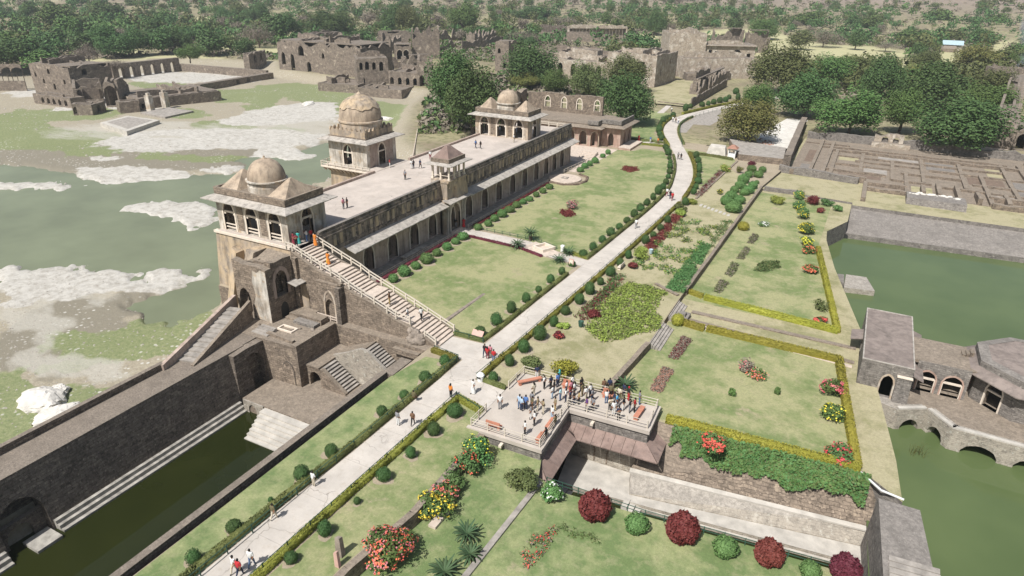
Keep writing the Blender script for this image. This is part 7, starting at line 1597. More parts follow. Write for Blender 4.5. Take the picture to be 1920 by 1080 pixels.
hedge('hedge', 'golden hedge facing the stone walk from the long tank garden', [(-14.6, 88.4), (2.3, 86.8)], .85, .75, HG, -.8, group=gg)
hedge('hedge', 'stub of golden hedge by the bed wall, long garden', [(-15.4, 88.8), (-17.0, 89.4)], .8, .6, HG, -.8, group=gg)
hedge('hedge', 'golden hedge along the water side of the long tank garden', [(2.4, 87.0), (-2.5, 117)], .75, .75, HG, -.8, group=gg)
o = link('ball_bush', bush_mesh('ball_bush', HG, 9, .9, 1100, .09, .1)); o.location = (-16.2, 79.0, -.8); o.scale = (.8, .8, .95); tag(o, 'golden ball bush at the head of the hedge stub by the steps', 'bush')
o = link('ball_bush', bush_mesh('ball_bush', HG, 10, .9, 1100, .09, .1)); o.location = [(-15.42, 121.23)][0] + (-.8,); o.scale = (1.0, 1.0, .9); tag(o, 'golden ball bush beside the bed wall on the long tank garden', 'bush')
# maroon edging beside the palace walk and the cross path
hedge('flower_border', 'dark red plant border beside the palace walk on the square lawn', [(-57.1, 66.5), (-57.1, 91.9)], .5, .32, MT['l_maroon'], 0, 60, group='maroon borders', cat='border')
hedge('flower_border', 'dark red plant border beside the palace walk on the long lawn', [(-57.2, 96.6), (-57.2, 128.2)], .4, .3, MT['l_maroon'], 0, 50, group='maroon borders', cat='border')
hedge('flower_border', 'dark red plant border along the cross path', [(-56.6, 91.9), (-45.3, 91.2), (-40.8, 89.7)], .5, .34, MT['l_maroon'], 0, 70, group='maroon borders', cat='border')
hedge('flower_border', 'curved dark red border round the fountain platform', [(-57.0, 129.0), (-54.0, 128.5), (-51.4, 130.2), (-50.7, 133.5), (-51.6, 136.6), (-54, 138)], .5, .3, MT['soil_dark'], 0, 50, group='maroon borders', cat='border')

def bed(name, label, poly, z, mats, dens, size, hgt_, group=None, cat='plant bed', clump=.6, seed=1, patch=0.0, kind=None):
    """plants filling a polygon: small clumps of leaves"""
    rg = np.random.default_rng(seed)
    P = np.array([q[:2] for q in poly]); lo, hi = P.min(0), P.max(0)
    area = abs(sum(P[i][0] * P[(i + 1) % len(P)][1] - P[(i + 1) % len(P)][0] * P[i][1] for i in range(len(P)))) / 2
    n = int(area * dens)
    x = rg.uniform(lo[0], hi[0], n * 4); y = rg.uniform(lo[1], hi[1], n * 4)
    k = in_poly(x, y, [tuple(q) for q in P]) > 0
    if patch: k &= fbm(x * .45, y * .45, seed) > patch
    x, y = x[k][:n], y[k][:n]; m_ = len(x)
    per = 16
    kk = np.repeat(np.arange(m_), per); d = sph(len(kk), rg); d[:, 2] = np.abs(d[:, 2])
    hh = hgt_ * rg.uniform(.6, 1.25, m_)
    Pn = np.stack([x[kk], y[kk], np.full(len(kk), z)], 1) + d * np.stack([np.full(len(kk), clump), np.full(len(kk), clump), hh[kk]], 1) * rg.uniform(.4, 1, len(kk))[:, None]
    v, q = cards(Pn, d + np.array([0, 0, .4]), size, rg, .55)
    o = link(name, np_mesh(name, v, q, mats, rg.integers(0, len(mats), len(kk)) if len(mats) > 1 else None))
    return tag(o, label, cat, group, kind)
bed('crop_bed', 'yellow-green leafy bed filling the ground behind the viewing deck', [(-25.78, 70.86), (-26.37, 77.43), (-26.04, 84.11), (-25.44, 86.77), (-22.01, 86.82), (-19.93, 86.16), (-19.72, 81.96), (-19.56, 79.22), (-18.11, 78.08), (-17.64, 75.37), (-19.10, 73.14), (-22.41, 68.58)], .05, [MT['l_crop'], MT['l_crop'], MT['l_hedge2']], 7, .15, .45, seed=2, patch=.22)
bed('grass_bed', 'long strip of tall bright green grass beside the bed wall', [(-20.21, 87.52), (-19.97, 108.15), (-18.30, 107.61), (-17.53, 87.02)], .05, [MT['l_bright']], 11, .12, .6, seed=3, clump=.4)
bed('grass_bed', 'thinner olive strip continuing the bright grass bed', [(-18.94, 107.73), (-19.27, 122.90), (-17.48, 122.72), (-17.74, 106.47)], .05, [MT['l_hedge2'], MT['l_bright']], 3.4, .12, .4, seed=4)
bed('maroon_bed', 'double row of maroon foliage beside the path', [(-27.70, 101.69), (-28.01, 121.09), (-26.29, 120.50), (-26.02, 101.42)], .05, [MT['l_maroon']], 7, .14, .45, seed=5, patch=.3)
bed('maroon_bed', 'maroon and green border near the single red bush', [(-28.36, 73.15), (-27.48, 85.16), (-26.61, 84.24), (-26.24, 72.81)], .05, [MT['l_maroon'], MT['l_mid']], 6, .13, .45, seed=6)
bed('rose_bed', 'green rose border between path bushes and the crop', [(-27.50, 75.99), (-28.49, 88.48), (-26.79, 89.44), (-26.47, 84.33), (-26.65, 77.28)], .05, [MT['l_mid'], MT['l_clip'], MT['l_maroon']], 5, .13, .55, seed=7, patch=.25)
bed('maroon_bed', 'narrow maroon row along the outer lawn wedge', [(-27.44, 135.35), (-27.40, 157.95), (-26.36, 156.16), (-26.42, 134.07)], .05, [MT['l_maroon'], MT['l_brown']], 6, .13, .4, seed=8)
bed('dry_bed', 'brown withered flower bed nearest the garden steps', [(-14.85, 70.29), (-14.73, 76.17), (-13.52, 75.80), (-13.89, 70.20)], -.76, [MT['soil_dark'], MT['l_maroon'], MT['l_brown']], 34, .11, .28, seed=9, clump=.3)
bed('dry_bed', 'reddish withered flower bed beside the cycad', [(-14.74, 62.55), (-14.73, 67.61), (-13.59, 67.51), (-13.63, 62.37)], -.76, [MT['l_brown'], MT['tile']], 34, .11, .28, seed=10, clump=.3)
bed('dry_bed', 'olive withered bed on the long tank lawn, first from the stone walk', [(-14.27, 91.71), (-14.16, 96.33), (-12.96, 95.83), (-13.23, 91.21)], -.76, [MT['l_olive'], MT['l_brown']], 16, .11, .4, seed=11, clump=.3)
bed('dry_bed', 'olive withered bed on the long tank lawn, second from the stone walk', [(-14.03, 98.81), (-14.06, 104.34), (-12.91, 103.66), (-13.01, 98.17)], -.76, [MT['l_olive'], MT['l_brown']], 16, .11, .45, seed=12, clump=.3)
bed('dry_bed', 'olive withered bed on the long tank lawn, third from the stone walk', [(-13.65, 106.38), (-13.55, 112.16), (-12.53, 111.55), (-12.83, 106.39)], -.76, [MT['l_olive'], MT['l_brown']], 16, .11, .4, seed=13, clump=.3)
bed('dry_bed', 'olive withered bed on the long tank lawn, fourth from the stone walk', [(-13.51, 114.20), (-13.45, 119.77), (-12.36, 119.62), (-12.57, 114.53)], -.76, [MT['l_olive'], MT['l_brown']], 16, .11, .4, seed=14, clump=.3)
bed('dark_bed', 'dark low shrub bed in the middle of the long tank lawn', [(-10.30, 102.56), (-10.03, 107.06), (-7.58, 108.00), (-7.04, 105.67), (-8.81, 102.82)], -.76, [MT['l_dark'], MT['l_olive']], 12, .12, .5, seed=15, clump=.4)
bed('maroon_bed', 'small maroon bed on the far part of the long lawn', [(-47.44, 147.34), (-47.55, 149.75), (-45.01, 151.25), (-43.89, 148.22), (-45.05, 145.74)], .03, [MT['l_maroon']], 9, .14, .4, seed=16)
bed('maroon_bed', 'maroon clumps under the pink bush on the long lawn', [(-46.91, 110.61), (-47.33, 113.22), (-45.01, 112.92), (-43.84, 110.41), (-44.76, 109.50)], .03, [MT['l_maroon']], 10, .14, .5, seed=17)
def creeper():
    rg = np.random.default_rng(18); n = 22000
    u = rg.uniform(0, 1, n); v = rg.uniform(0, 1, n) ** .85
    depth = .56 + .6 * (fbm(u * 9, u * 0 + 3.3, 6, 4) - .5) + .25 * (u < .1) * -1
    k = (v < depth) & ~((u < .03)); u, v = u[k], v[k]
    x = -11.2 + 18.3 * u; yt = 57.0 + 1.25 * u; yb = WB[0][1] + (WB[1][1] - WB[0][1]) * u + .3
    z = -.55 - 4.2 * v; y = yt + (yb - yt) * np.clip((v - .05) / .95, 0, 1)
    th = .1 + 1.25 * fbm(x * .7, z * .7 + y * .4, 7, 3) ** 1.4
    P = np.stack([x, y - th * .8 * rg.uniform(.25, 1, len(x)) - .05, z + th * .55 * rg.uniform(.3, 1, len(x))], 1)
    N = np.tile(np.array([0, -.75, .65]), (len(x), 1))
    vv, q = cards(P, N, .14, rg, .7, .55)
    mats = [MT['l_bright'], MT['l_mid'], MT['l_olive']]
    o = link('creeper', np_mesh('creeper', vv, q, mats, rg.choice(3, len(x), p=[.3, .5, .2])))
    tag(o, 'dense green creeper hanging over the retaining wall', 'creeper')
creeper()
bed('rose_row', 'thin straggling rose row with red blooms on the lower lawn', [(-16.53, 33.65), (-16.91, 36.24), (-16.72, 39.18), (-15.26, 39.51), (-15.45, 35.80), (-15.38, 34.07)], -1.18, [MT['l_olive'], MT['l_brown'], MT['l_mid'], MT['f_red']], 5, .09, .4, seed=19, clump=.4, patch=.38, kind='stuff')
bed('rose_row', 'low green rose row branching across the lower lawn', [(-15.55, 39.81), (-13.89, 40.03), (-10.60, 40.27), (-10.63, 39.52), (-14.43, 39.07)], -1.18, [MT['l_mid'], MT['l_olive']], 4, .09, .35, seed=20, clump=.4, patch=.38, kind='stuff')
for i, y in enumerate((95, 99.5, 104, 108.5, 113, 117)):
    for j, x in enumerate((-26.2, -24.4, -22.4, -20.6)):
        if random.random() < .12: continue
        xx, yy = x + random.uniform(-.5, .5) + (y - 95) * .03, y + random.uniform(-1.4, 1.4)
        bed('rose_bush', f'{ORD[j]} rose shrub from the path in the {ORD[i]} row beyond the crop bed', [(xx - .8, yy - 1.3), (xx + .8, yy - 1.2), (xx + .75, yy + 1.3), (xx - .75, yy + 1.2)], .03, [MT['l_mid'], MT['l_bright'], MT['l_crop']], 3.2, .14, .7, 'rose shrubs in the rose ground', 'shrub', .55, 40 + i * 5 + j)

def shrub(name, label, x, y, z, R, H, leaf, flowers, seed, nl=1500, nf=260, size=.13, fs=.085, group=None, cat='shrub', low=.15):
    rg = np.random.default_rng(seed)
    lob = 9; d = sph(lob, rg); c = d * rg.uniform(.25, .6, (lob, 1)); r = rg.uniform(.38, .6, lob)
    def pick(n, shell):
        k = rg.integers(0, lob, n); dd = sph(n, rg); q = c[k] + dd * (r[k] * rg.uniform(shell, 1.0, n))[:, None]
        q[:, 2] = np.maximum(q[:, 2], -.8 + low); return q, dd
    P, dd = pick(nl, .55); S = np.array([R, R, H * .55])
    v, q = cards(P * S + np.array([x, y, z + H * .48]), dd + np.array([0, 0, .3]), size, rg)
    t = thing(name, label, cat, (x, y, z), 0, group)
    o = link('foliage', np_mesh('foliage', v, q, leaf), t); o.location = -Vector((x, y, z))
    for fm in flowers:
        P, dd = pick(int(nf * 3.4 / len(flowers)), .97); P *= 1.03
        kf = fbm(P[:, 0] * 3.2 + seed + P[:, 2] * 2, P[:, 1] * 3.2 + P[:, 2] * 1.5, seed, 3) > .52; P, dd = P[kf], dd[kf]
        ok = P[:, 2] > -.35; P, dd = P[ok], dd[ok]
        v, q = cards(P * S + np.array([x, y, z + H * .48]), dd + np.array([0, 0, .6]), fs, rg, .9, .3)
        o = link('blossom', np_mesh('blossom', v, q, fm), t); o.location = -Vector((x, y, z))
    part('stem', t, MT['trunk'], lambda m: m.bar((x, y, z - .05), (x, y, z + H * .5), .08, .04, 5))
    return t
SH = [([(-25.93, 30.37)][0], 2.7, 2.6, 'l_mid', ('f_red', 'f_red', 'f_pink'), 'large bush covered in red blossom beside the step wall', 2600, 900),
      ([(-25.41, 36.11)][0], 1.8, 1.9, 'l_mid', ('f_yellow', 'f_yellow'), 'bush of yellow flowers beside the step wall', 1500, 420),
      ([(-25.56, 37.73)][0], 1.5, 1.9, 'l_mid', ('f_red', 'f_pink'), 'red-flowered bush mixed into the yellow one', 1300, 360),
      ([(-25.86, 39.35)][0], 1.8, 1.9, 'l_bright', (), 'plain green bush below the red and yellow bushes', 1500, 0),
      ([(-25.72, 41.57)][0], 1.6, 2.2, 'l_bright', ('f_red',), 'tall green bush with a few red flowers near the deck corner', 1500, 160),
      ([(-25.47, 43.40)][0], 2.0, 2.6, 'l_bright', ('f_yellow',), 'tall light green bush under the deck eave', 1900, 60),
      ([(-20.37, 42.32)][0], 1.6, 2.2, 'l_olive', (), 'rounded olive bush at the foot of the deck', 2200, 0),
      ([(-17.53, 42.32)][0], 1.35, 1.9, 'l_ball', ('f_white',), 'bright green bush with white flowers by the channel fence', 1900, 60),
      ([(-27.56, 58.80)][0], 1.35, 1.7, 'l_olive', (), 'round olive bush behind the deck railing', 1700, 0),
      ([(-23.79, 59.42)][0], 1.9, 1.9, 'l_gold', (), 'yellow-leaved bush pressing against the deck railing', 1900, 0),
      ([(-26.87, 96.86)][0], 1.6, 1.9, 'l_crop', (), 'big round yellow-green bush beside the path bushes', 1900, 0),
      ([(-26.72, 92.57)][0], 1.1, 1.0, 'l_maroon', (), 'maroon bush below the big round yellow-green bush', 1200, 0),
      ([(-26.00, 74.08)][0], 1.0, 1.2, 'l_maroon', (), 'maroon bush at the end of the rose border', 1200, 0),
      ([(-27.80, 66.95)][0], .7, .8, 'l_maroon', ('f_red',), 'small red bush near the clipped bushes behind the deck', 700, 60),
      ([(-28.14, 69.55)][0], 1.0, .9, 'l_crop', (), 'loose pale bush beside the small red one', 900, 0),
      ([(-26.76, 121.01)][0], 1.5, 1.6, 'l_crop', (), 'pale round bush at the far end of the maroon rows', 1500, 0),
      ([(-27.59, 123.77)][0], 1.6, 1.4, 'l_olive', (), 'large grey-green bush where the path begins to bend', 1500, 0),
      ([(-26.81, 129.33)][0], 1.4, 1.3, 'l_crop', (), 'light green bush next to the grey-green one at the bend', 1300, 0),
      ([(-26.10, 157.50)][0], 1.5, 1.8, 'l_crop', ('f_pink',), 'light green bush at the corner of the outer lawn wedge', 1300, 40),
      ([(-22.90, 158.19)][0], 1.0, 1.6, 'l_yellow', (), 'thin orange-brown shrub at the top of the bed', 600, 0),
      ([(-23.26, 138.74)][0], .9, 1.3, 'l_yellow', ('f_yellow',), 'thin yellowish shrub halfway down the bed', 500, 40),
      ([(-21.38, 165.23)][0], 1.3, 1.6, 'l_maroon', (), 'maroon bush beyond the two rows of green shrubs', 1200, 0),
      ([(-46.24, 114.68)][0], 1.5, 2.0, 'l_brown', ('f_pink',), 'sparse pink-tipped shrub on the long lawn', 600, 260)]
for i, (q, R, H, lf, fl, lb, nl, nf) in enumerate(SH):
    low_ = q[1] < 47.5 and q[0] > -27
    shrub('flower_shrub' if fl else 'shrub', lb, q[0], q[1], -1.2 if low_ else 0.0, R, H, MT[lf], [MT[x] for x in fl], 100 + i, nl, nf)
SG = [([(4.42, 59.46)][0], 1.5, 1.5, 'l_bright', ('f_red', 'f_red'), 'red-flowered bush in the channel corner of the golden hedge', 1000, 380),
      ([(3.29, 66.44)][0], 1.6, 1.7, 'l_mid', ('f_yellow',), 'dark green bush with yellow flowers against the golden hedge', 1400, 160),
      ([(2.83, 71.51)][0], 1.7, 1.8, 'l_mid', ('f_red', 'f_pink'), 'red-flowered bush above the yellow-flowered one at the golden hedge', 1300, 420),
      ([(-6.47, 55.28)][0], 1.5, 1.8, 'l_bright', ('f_red',), 'red flowers growing out of the creeper near the deck', 700, 420),
      ([(-4.84, 70.59)][0], 1.5, 1.1, 'l_mid', ('f_red', 'f_pink'), 'low scarlet flower clump in the middle of the square garden', 300, 220),
      ([(-6.35, 71.78)][0], 1.3, 1.4, 'l_brown', ('f_pink',), 'bare pale shrub beside the scarlet flower clump', 500, 60),
      ([(-6.68, 65.65)][0], .55, .9, 'l_mid', (), 'small green sapling on the square garden nearer the deck', 350, 0),
      ([(-2.37, 68.27)][0], .45, .8, 'l_mid', (), 'small green sapling on the square garden nearer the tank', 300, 0),
      ([(-0.30, 92.97)][0], 1.3, 1.5, 'l_olive', (), 'sparse grey shrub in the corner of the long tank garden', 600, 0),
      ([(0.07, 88.78)][0], 1.1, 1.0, 'l_mid', ('f_red',), 'small red-flowered bush in the hedge corner of the long garden', 500, 260),
      ([(-2.45, 106.15)][0], 1.5, 1.5, 'l_mid', ('f_red',), 'orange-red bush on the tank edge of the long garden, nearer the bridge', 1000, 340),
      ([(-3.90, 114.70)][0], 1.3, 1.4, 'l_mid', ('f_red',), 'orange-red bush at the end of the yellow-flowered row', 1000, 320),
      ([(-4.55, 118.27)][0], 1.5, 1.9, 'l_ball', ('f_yellow',), 'first yellow-flowered bush of the row, next to the orange one', 1300, 220),
      ([(-5.22, 124.80)][0], 1.9, 2.4, 'l_mid', ('f_yellow', 'f_yellow'), 'second and fullest yellow-flowered bush of the row', 1500, 420),
      ([(-6.77, 133.39)][0], 1.8, 2.2, 'l_ball', ('f_yellow',), 'third bush of the yellow-flowered row', 1400, 160),
      ([(-7.98, 139.25)][0], 1.7, 2.0, 'l_bright', ('f_yellow',), 'fourth bush of the yellow-flowered row', 1300, 60),
      ([(-8.90, 146.58)][0], 1.9, 2.0, 'l_ball', ('f_yellow',), 'last bush of the yellow-flowered row, by the maroon clump', 1300, 160),
      ([(-5.60, 144.11)][0], 1.8, 1.9, 'l_maroon', (), 'maroon clump beside the yellow-flowered row', 1300, 0),
      ([(-3.93, 138.89)][0], 1.0, 1.1, 'l_maroon', (), 'smaller maroon clump nearer the tank', 700, 0),
      ([(-3.20, 144.79)][0], 1.6, 1.4, 'l_bright', (), 'bright green bush beside the maroon clump', 1100, 0),
      ([(-1.09, 141.86)][0], 1.4, 1.3, 'l_ball', (), 'bright green bush at the corner above the tank bank', 1000, 0),
      ([(-12.38, 140.91)][0], 2.0, 1.7, 'l_crop', (), 'large yellow-green bush at the head of the long garden', 1500, 0),
      ([(-12.52, 125.21)][0], 1.2, .9, 'l_bright', ('f_white',), 'low bush with white flowers on the long tank lawn', 500, 160)]
for i, (q, R, H, lf, fl, lb, nl, nf) in enumerate(SG):
    shrub('flower_shrub' if fl else 'shrub', lb, q[0], q[1], -.8, R, H, MT[lf], [MT[x] for x in fl], 200 + i, nl, nf)
MBUSH = [([(-6.25, 43.26)][0], 1.3, 'l_maroon', 'first round maroon bush on the lower lawn, second along the channel fence'), ([(-13.41, 42.23)][0], 1.3, 'l_maroon', 'round maroon bush nearest the deck along the channel fence'), ([(0.37, 44.04)][0], 1.1, 'l_maroon', 'round maroon bush, third along the channel fence'), ([(5.76, 45.24)][0], 1.1, 'l_maroon', 'round maroon bush farthest along the channel fence'), ([(-9.78, 42.24)][0], .95, 'l_ball', 'small green ball bush between the first two maroon bushes'), ([(-2.82, 43.15)][0], .95, 'l_ball', 'small green ball bush between the second and third maroon bushes'), ([(3.37, 44.07)][0], .75, 'l_ball', 'small green ball bush between the last two maroon bushes')]
MM = {'l_maroon': bush_mesh('ball_bush', MT['l_maroon'], 14, .9, 2200, .12, .25), 'l_ball': BALL[0]}
for q, r, lf, lb in MBUSH:
    o = link('ball_bush', MM[lf]); o.location = (q[0], q[1], -1.2); o.scale = (r, r, r); tag(o, lb, 'bush', 'ball bushes along the channel fence')
GR = [(-18.68, 128.28, 1.3), (-20.85, 132.41, 1.2), (-20.72, 136.76), (-21.02, 141.86), (-18.69, 134.35), (-20.73, 150.18, 1.2), (-20.54, 155.55), (-20.77, 161.00), (-18.83, 140.83), (-18.32, 142.66), (-18.17, 146.69), (-20.51, 145.32), (-17.97, 150.94, .6), (-18.61, 156.68, 1.1), (-18.47, 161.78)]
bushes(GR, BALL, 'shrub', '{} shrub in the twin rows of green shrubs above the bed wall', 'green shrubs in twin rows', 1.0, cat='shrub')

# cycads
def cycad(x, y, z, R, trunk_h, label):
    t = thing('cycad', label, 'cycad', (x, y, z), 0, 'cycads in the gardens')
    rg = random.Random(int(x * 10 + y))
    part('trunk', t, MT['trunk'], lambda m: m.bar((x, y, z - .05), (x, y, z + trunk_h), .28, .22, 8))
    for i in range(34):
        a = i * 2.39996; el = .25 + 1.05 * (i / 34)
        m = MB(); L_ = R * rg.uniform(.85, 1.1); prev = None
        for s in range(7):
            u = s / 6
            rr = L_ * math.sin(u * 1.25) / math.sin(1.25) * math.cos(el * .55); zz = trunk_h + L_ * (math.sin(el) * u - .62 * u * u * (1.25 - el * .5))
            w = .14 * R / 1.5 * math.sin(min(u * 2.6, 1) * 1.57) * (1 - u * .75) + .01
            c = Vector((x + rr * math.cos(a), y + rr * math.sin(a), z + zz)); sd = Vector((-math.sin(a), math.cos(a), 0)) * w
            if prev: m.face([prev[0] - prev[1] + Vector((0, 0, -.03)), prev[0], c, c - sd + Vector((0, 0, -.03))]); m.face([prev[0], prev[0] + prev[1] + Vector((0, 0, -.03)), c + sd + Vector((0, 0, -.03)), c])
            prev = (c, sd)
        m.build('frond', MT['l_palm'], t)
for q, z, R, h, lb in (([(-45.53, 95.45)][0], 0, 1.5, 1.3, 'cycad with a short trunk behind the stone basin'), ([(-45.77, 91.13)][0], 0, 1.5, .7, 'spreading cycad at the palace end of the stone basin'), ([(-37.47, 92.87)][0], 0, 1.4, .3, 'low cycad behind the white post by the cross path'), ([(-37.55, 89.16)][0], 0, 1.3, .4, 'low cycad at the end of the maroon cross-path border'), ([(-21.56, 34.80)][0], -1.2, 1.3, .6, 'cycad in the middle of the lower lawn, beside the stone kerb'), ([(-20.37, 33.36)][0], -1.2, 1.2, .3, 'lower dark cycad overlapping its taller neighbour by the kerb'), ([(-21.21, 30.95)][0], -1.2, 1.4, .3, 'pale-ribbed cycad beside the large red bush'), ([(-17.28, 61.43)][0], -.8, 1.5, .4, 'cycad just outside the rear railing of the deck')):
    cycad(q[0], q[1], z, R, h, lb)

# ================================================================ fences, signs, small things
def fence(name, label, pts, h, gap, mat, post=.035, bar=.022, bars=(1.0, .5), group=None, z=0.0):
    t = thing(name, label, 'fence', (pts[0][0], pts[0][1], z), 0, group)
    rail_run(t, [(q[0], q[1], z) for q in pts], h, post, gap, bars, mat, bar)
    return t
GRN = MT['green_rail']
fg = 'green rail fences along the path'
fence('path_fence', 'thin green rail fence along the lower edge of the path', [(-32.6, 5), (-32.4, 21.5), (-32.05, 38.4), (-31.75, 49.8)], .9, 2.3, GRN, group=fg)
fence('path_fence', 'thin green rail fence beside the deck link, lower side', [(-31.75, 49.8), (-28.4, 48.7)], .8, 1.8, GRN, group=fg)
fence('path_fence', 'thin green rail fence between the path and the flower beds', [(-31.75, 54.0), (-31.25, 62), (-30.65, 76), (-30.05, 90), (-29.5, 108), (-29.1, 121)], .9, 2.6, GRN, group=fg)
fence('path_fence', 'thin green rail fence along the tank side of the path', [(-36.3, 8), (-36.1, 21.5), (-35.85, 38.4), (-35.6, 56.0)], .85, 2.6, GRN, group=fg)
fence('path_fence', 'short green rail fence at the foot of the stair, tank side', [(-39.2, 56.95), (-35.7, 56.5)], .75, 1.8, GRN, group=fg)
fence('path_fence', 'short green rail fence in front of the pink plaque', [(-39.1, 61.3), (-35.2, 61.4)], .7, 1.8, GRN, group=fg)
fence('path_fence', 'green rail fence beyond the bend beside the asphalt', [(-41.2, 177.5), (-45.6, 191.7), (-49.0, 205), (-49.4, 216), (-47.2, 228), (-43.0, 242)], 1.0, 3.0, GRN, group=fg)
fence('channel_fence', 'low green pipe fence along the channel edge of the lower lawn', [(-18.6, 43.8), (-9.6, 44.0), (4.9, 45.4)], .7, 1.6, GRN, z=-1.2)
fence('walk_fence', 'low cream fence between the palace walk and the square lawn', [(-57.75, 62.5), (-57.75, 92.0)], .6, 1.5, MT['rail'], .04, .03)
fence('walk_fence', 'low cream fence between the palace walk and the long lawn', [(-57.75, 95.6), (-57.75, 129.2)], .6, 1.5, MT['rail'], .04, .03)
fence('walk_fence', 'low cream fence beyond the fountain platform', [(-57.6, 137.4), (-56.6, 150)], .9, 1.8, MT['rail'], .05, .035)
fence('cross_path_fence', 'low green fence along the far side of the cross path', [(-57.0, 95.7), (-45.0, 95.6), (-40, 93.9)], .55, 1.6, GRN)
fence('bank_fence', 'rough stone post fence climbing the grassy lake bank', [(-88.5, 122), (-96, 133.5), (-104, 146), (-113, 160)], 1.1, 2.0, MT['step'], .12, .07, z=-.8)
def solid(name, label, cat, loc, parts, group=None):
    t = thing(name, label, cat, loc, 0, group)
    for nm, mat, fn in parts:
        m = MB(); fn(m)
        m.build(nm, mat, t).location = (0, 0, 0)
    return t
q = [(-36.32, 62.06)][0]
solid('plaque', 'pink sandstone information plaque on a slanted stand at the square lawn', 'plaque', (q[0], q[1], 0), [('slab', MT['pink'], lambda m: m.hexa([(-.75, -.3, .35), (.75, -.3, .35), (.75, .3, .95), (-.75, .3, .95)], [(-.75, -.36, .42), (.75, -.36, .42), (.75, .24, 1.02), (-.75, .24, 1.02)])), ('stand', MT['pink'], lambda m: m.hexa([(-.5, -.1, 0), (.5, -.1, 0), (.5, .2, 0), (-.5, .2, 0)], [(-.5, -.1, .5), (.5, -.1, .5), (.5, .2, .8), (-.5, .2, .8)]))])
q = [(-35.06, 88.14)][0]
solid('sign_board', 'small pale pink sign slab at the cross path corner', 'sign', (q[0], q[1], 0), [('panel', MT['pink'], lambda m: m.hexa([(-.38, -.08, .45), (.38, -.08, .45), (.38, .06, .45), (-.38, .06, .45)], [(-.38, -.02, 1.35), (.38, -.02, 1.35), (.38, .12, 1.35), (-.38, .12, 1.35)])), ('post', MT['frame'], lambda m: m.box(-.2, -.04, 0, .2, .1, .45)), ('inset', MT['frame'], lambda m: m.hexa([(-.28, -.1, .6), (.28, -.1, .6), (.28, -.07, .6), (-.28, -.07, .6)], [(-.28, -.05, 1.25), (.28, -.05, 1.25), (.28, -.02, 1.25), (-.28, -.02, 1.25)]))])
q = [(-38.76, 93.31)][0]
solid('stone_post', 'short white stone post at the end of the basin paving', 'post', (q[0], q[1], 0), [('shaft', MT['white'], lambda m: m.box(-.22, -.22, 0, .22, .22, 1.0)), ('cap', MT['white'], lambda m: m.hexa([(-.3, -.3, 1.0), (.3, -.3, 1.0), (.3, .3, 1.0), (-.3, .3, 1.0)], [(-.22, -.22, 1.15), (.22, -.22, 1.15), (.22, .22, 1.15), (-.22, .22, 1.15)]))])
q = [(-31.28, 53.96)][0]
solid('litter_bin', 'white litter bin behind the hedge corner at the deck link', 'bin', (q[0], q[1], 0), [('body', MT['white'], lambda m: m.lathe((0, 0, 0), [(.01, 0), (.34, 0), (.42, .75), (.44, .78), (.30, .95), (.01, 1.0)], 12)), ('mouth', MT['black'], lambda m: m.box(-.2, -.47, .55, .2, -.36, .7))])  # mouth is a black block, the shade inside the slot painted on
for i, (q, lb) in enumerate(zip([(-25.99, 99.37), (-26.45, 70.85)], ('green litter bin hanging beside the maroon rows', 'green litter bin beside the crop bed'))):
    solid('litter_bin', lb, 'bin', (q[0], q[1], 0), [('body', MT['cyan_roof'] if i == 0 else GRN, lambda m: m.lathe((0, 0, .15), [(.01, 0), (.25, 0), (.34, .7), (.30, .72), (.01, .5)], 10)), ('post', GRN, lambda m: m.bar((.38, 0, 0), (.38, 0, 1.0), .04))])
q = [(-28.48, 27.84)][0]
solid('standing_stone', 'taller dark standing stone on the lower grass strip', 'stone', (q[0], q[1], 0), [('stone', MT['rubble'], lambda m: m.hexa([(-.32, -.2, 0), (.3, -.22, 0), (.33, .2, 0), (-.3, .22, 0)], [(-.26, -.15, 1.75), (.2, -.17, 1.9), (.24, .15, 1.85), (-.24, .17, 1.7)]))])
q = [(-27.94, 26.91)][0]
solid('standing_stone', 'pale slim standing stone in front of the dark one', 'stone', (q[0], q[1], 0), [('stone', MT['pink'], lambda m: m.hexa([(-.2, -.14, 0), (.2, -.14, 0), (.2, .14, 0), (-.2, .14, 0)], [(-.2, -.12, 1.35), (.12, -.12, 1.55), (.12, .1, 1.55), (-.2, .1, 1.35)]))])
solid('walk_bench', 'long grey stone bench on the palace walk below the arches', 'bench', (-58.6, 80.6, 0), [('seat', MT['eave'], lambda m: m.box(-.55, -2.9, .5, .45, 2.9, .62))] + [('leg', MT['eave'], (lambda yy: (lambda m: m.box(-.4, yy - .12, 0, .3, yy + .12, .5)))(yy)) for yy in (-2.5, -.9, .9, 2.5)])
q = [(-28.31, 91.42)][0]
solid('garden_bench', 'pale garden bench beside the maroon bush near the path', 'bench', (q[0], q[1], 0), [('seat', MT['frame'], lambda m: m.box(-.25, -.9, .4, .25, .9, .48)), ('leg', MT['frame'], lambda m: m.box(-.2, -.75, 0, .2, -.6, .4)), ('leg', MT['frame'], lambda m: m.box(-.2, .6, 0, .2, .75, .4)), ('backrest', MT['frame'], lambda m: m.box(.22, -.9, .5, .3, .9, .9))])
# loose slabs crossing the bed
st_ = thing('stepping_slabs', 'short row of flat slabs crossing the flower bed', 'slabs', (-24, 128, 0))
for i in range(8): part('slab', st_, MT['step_white'], lambda m: m.box(-25.2 + i * .85, 128.6 - i * .5, 0, -24.7 + i * .85, 130.0 - i * .5, .07))
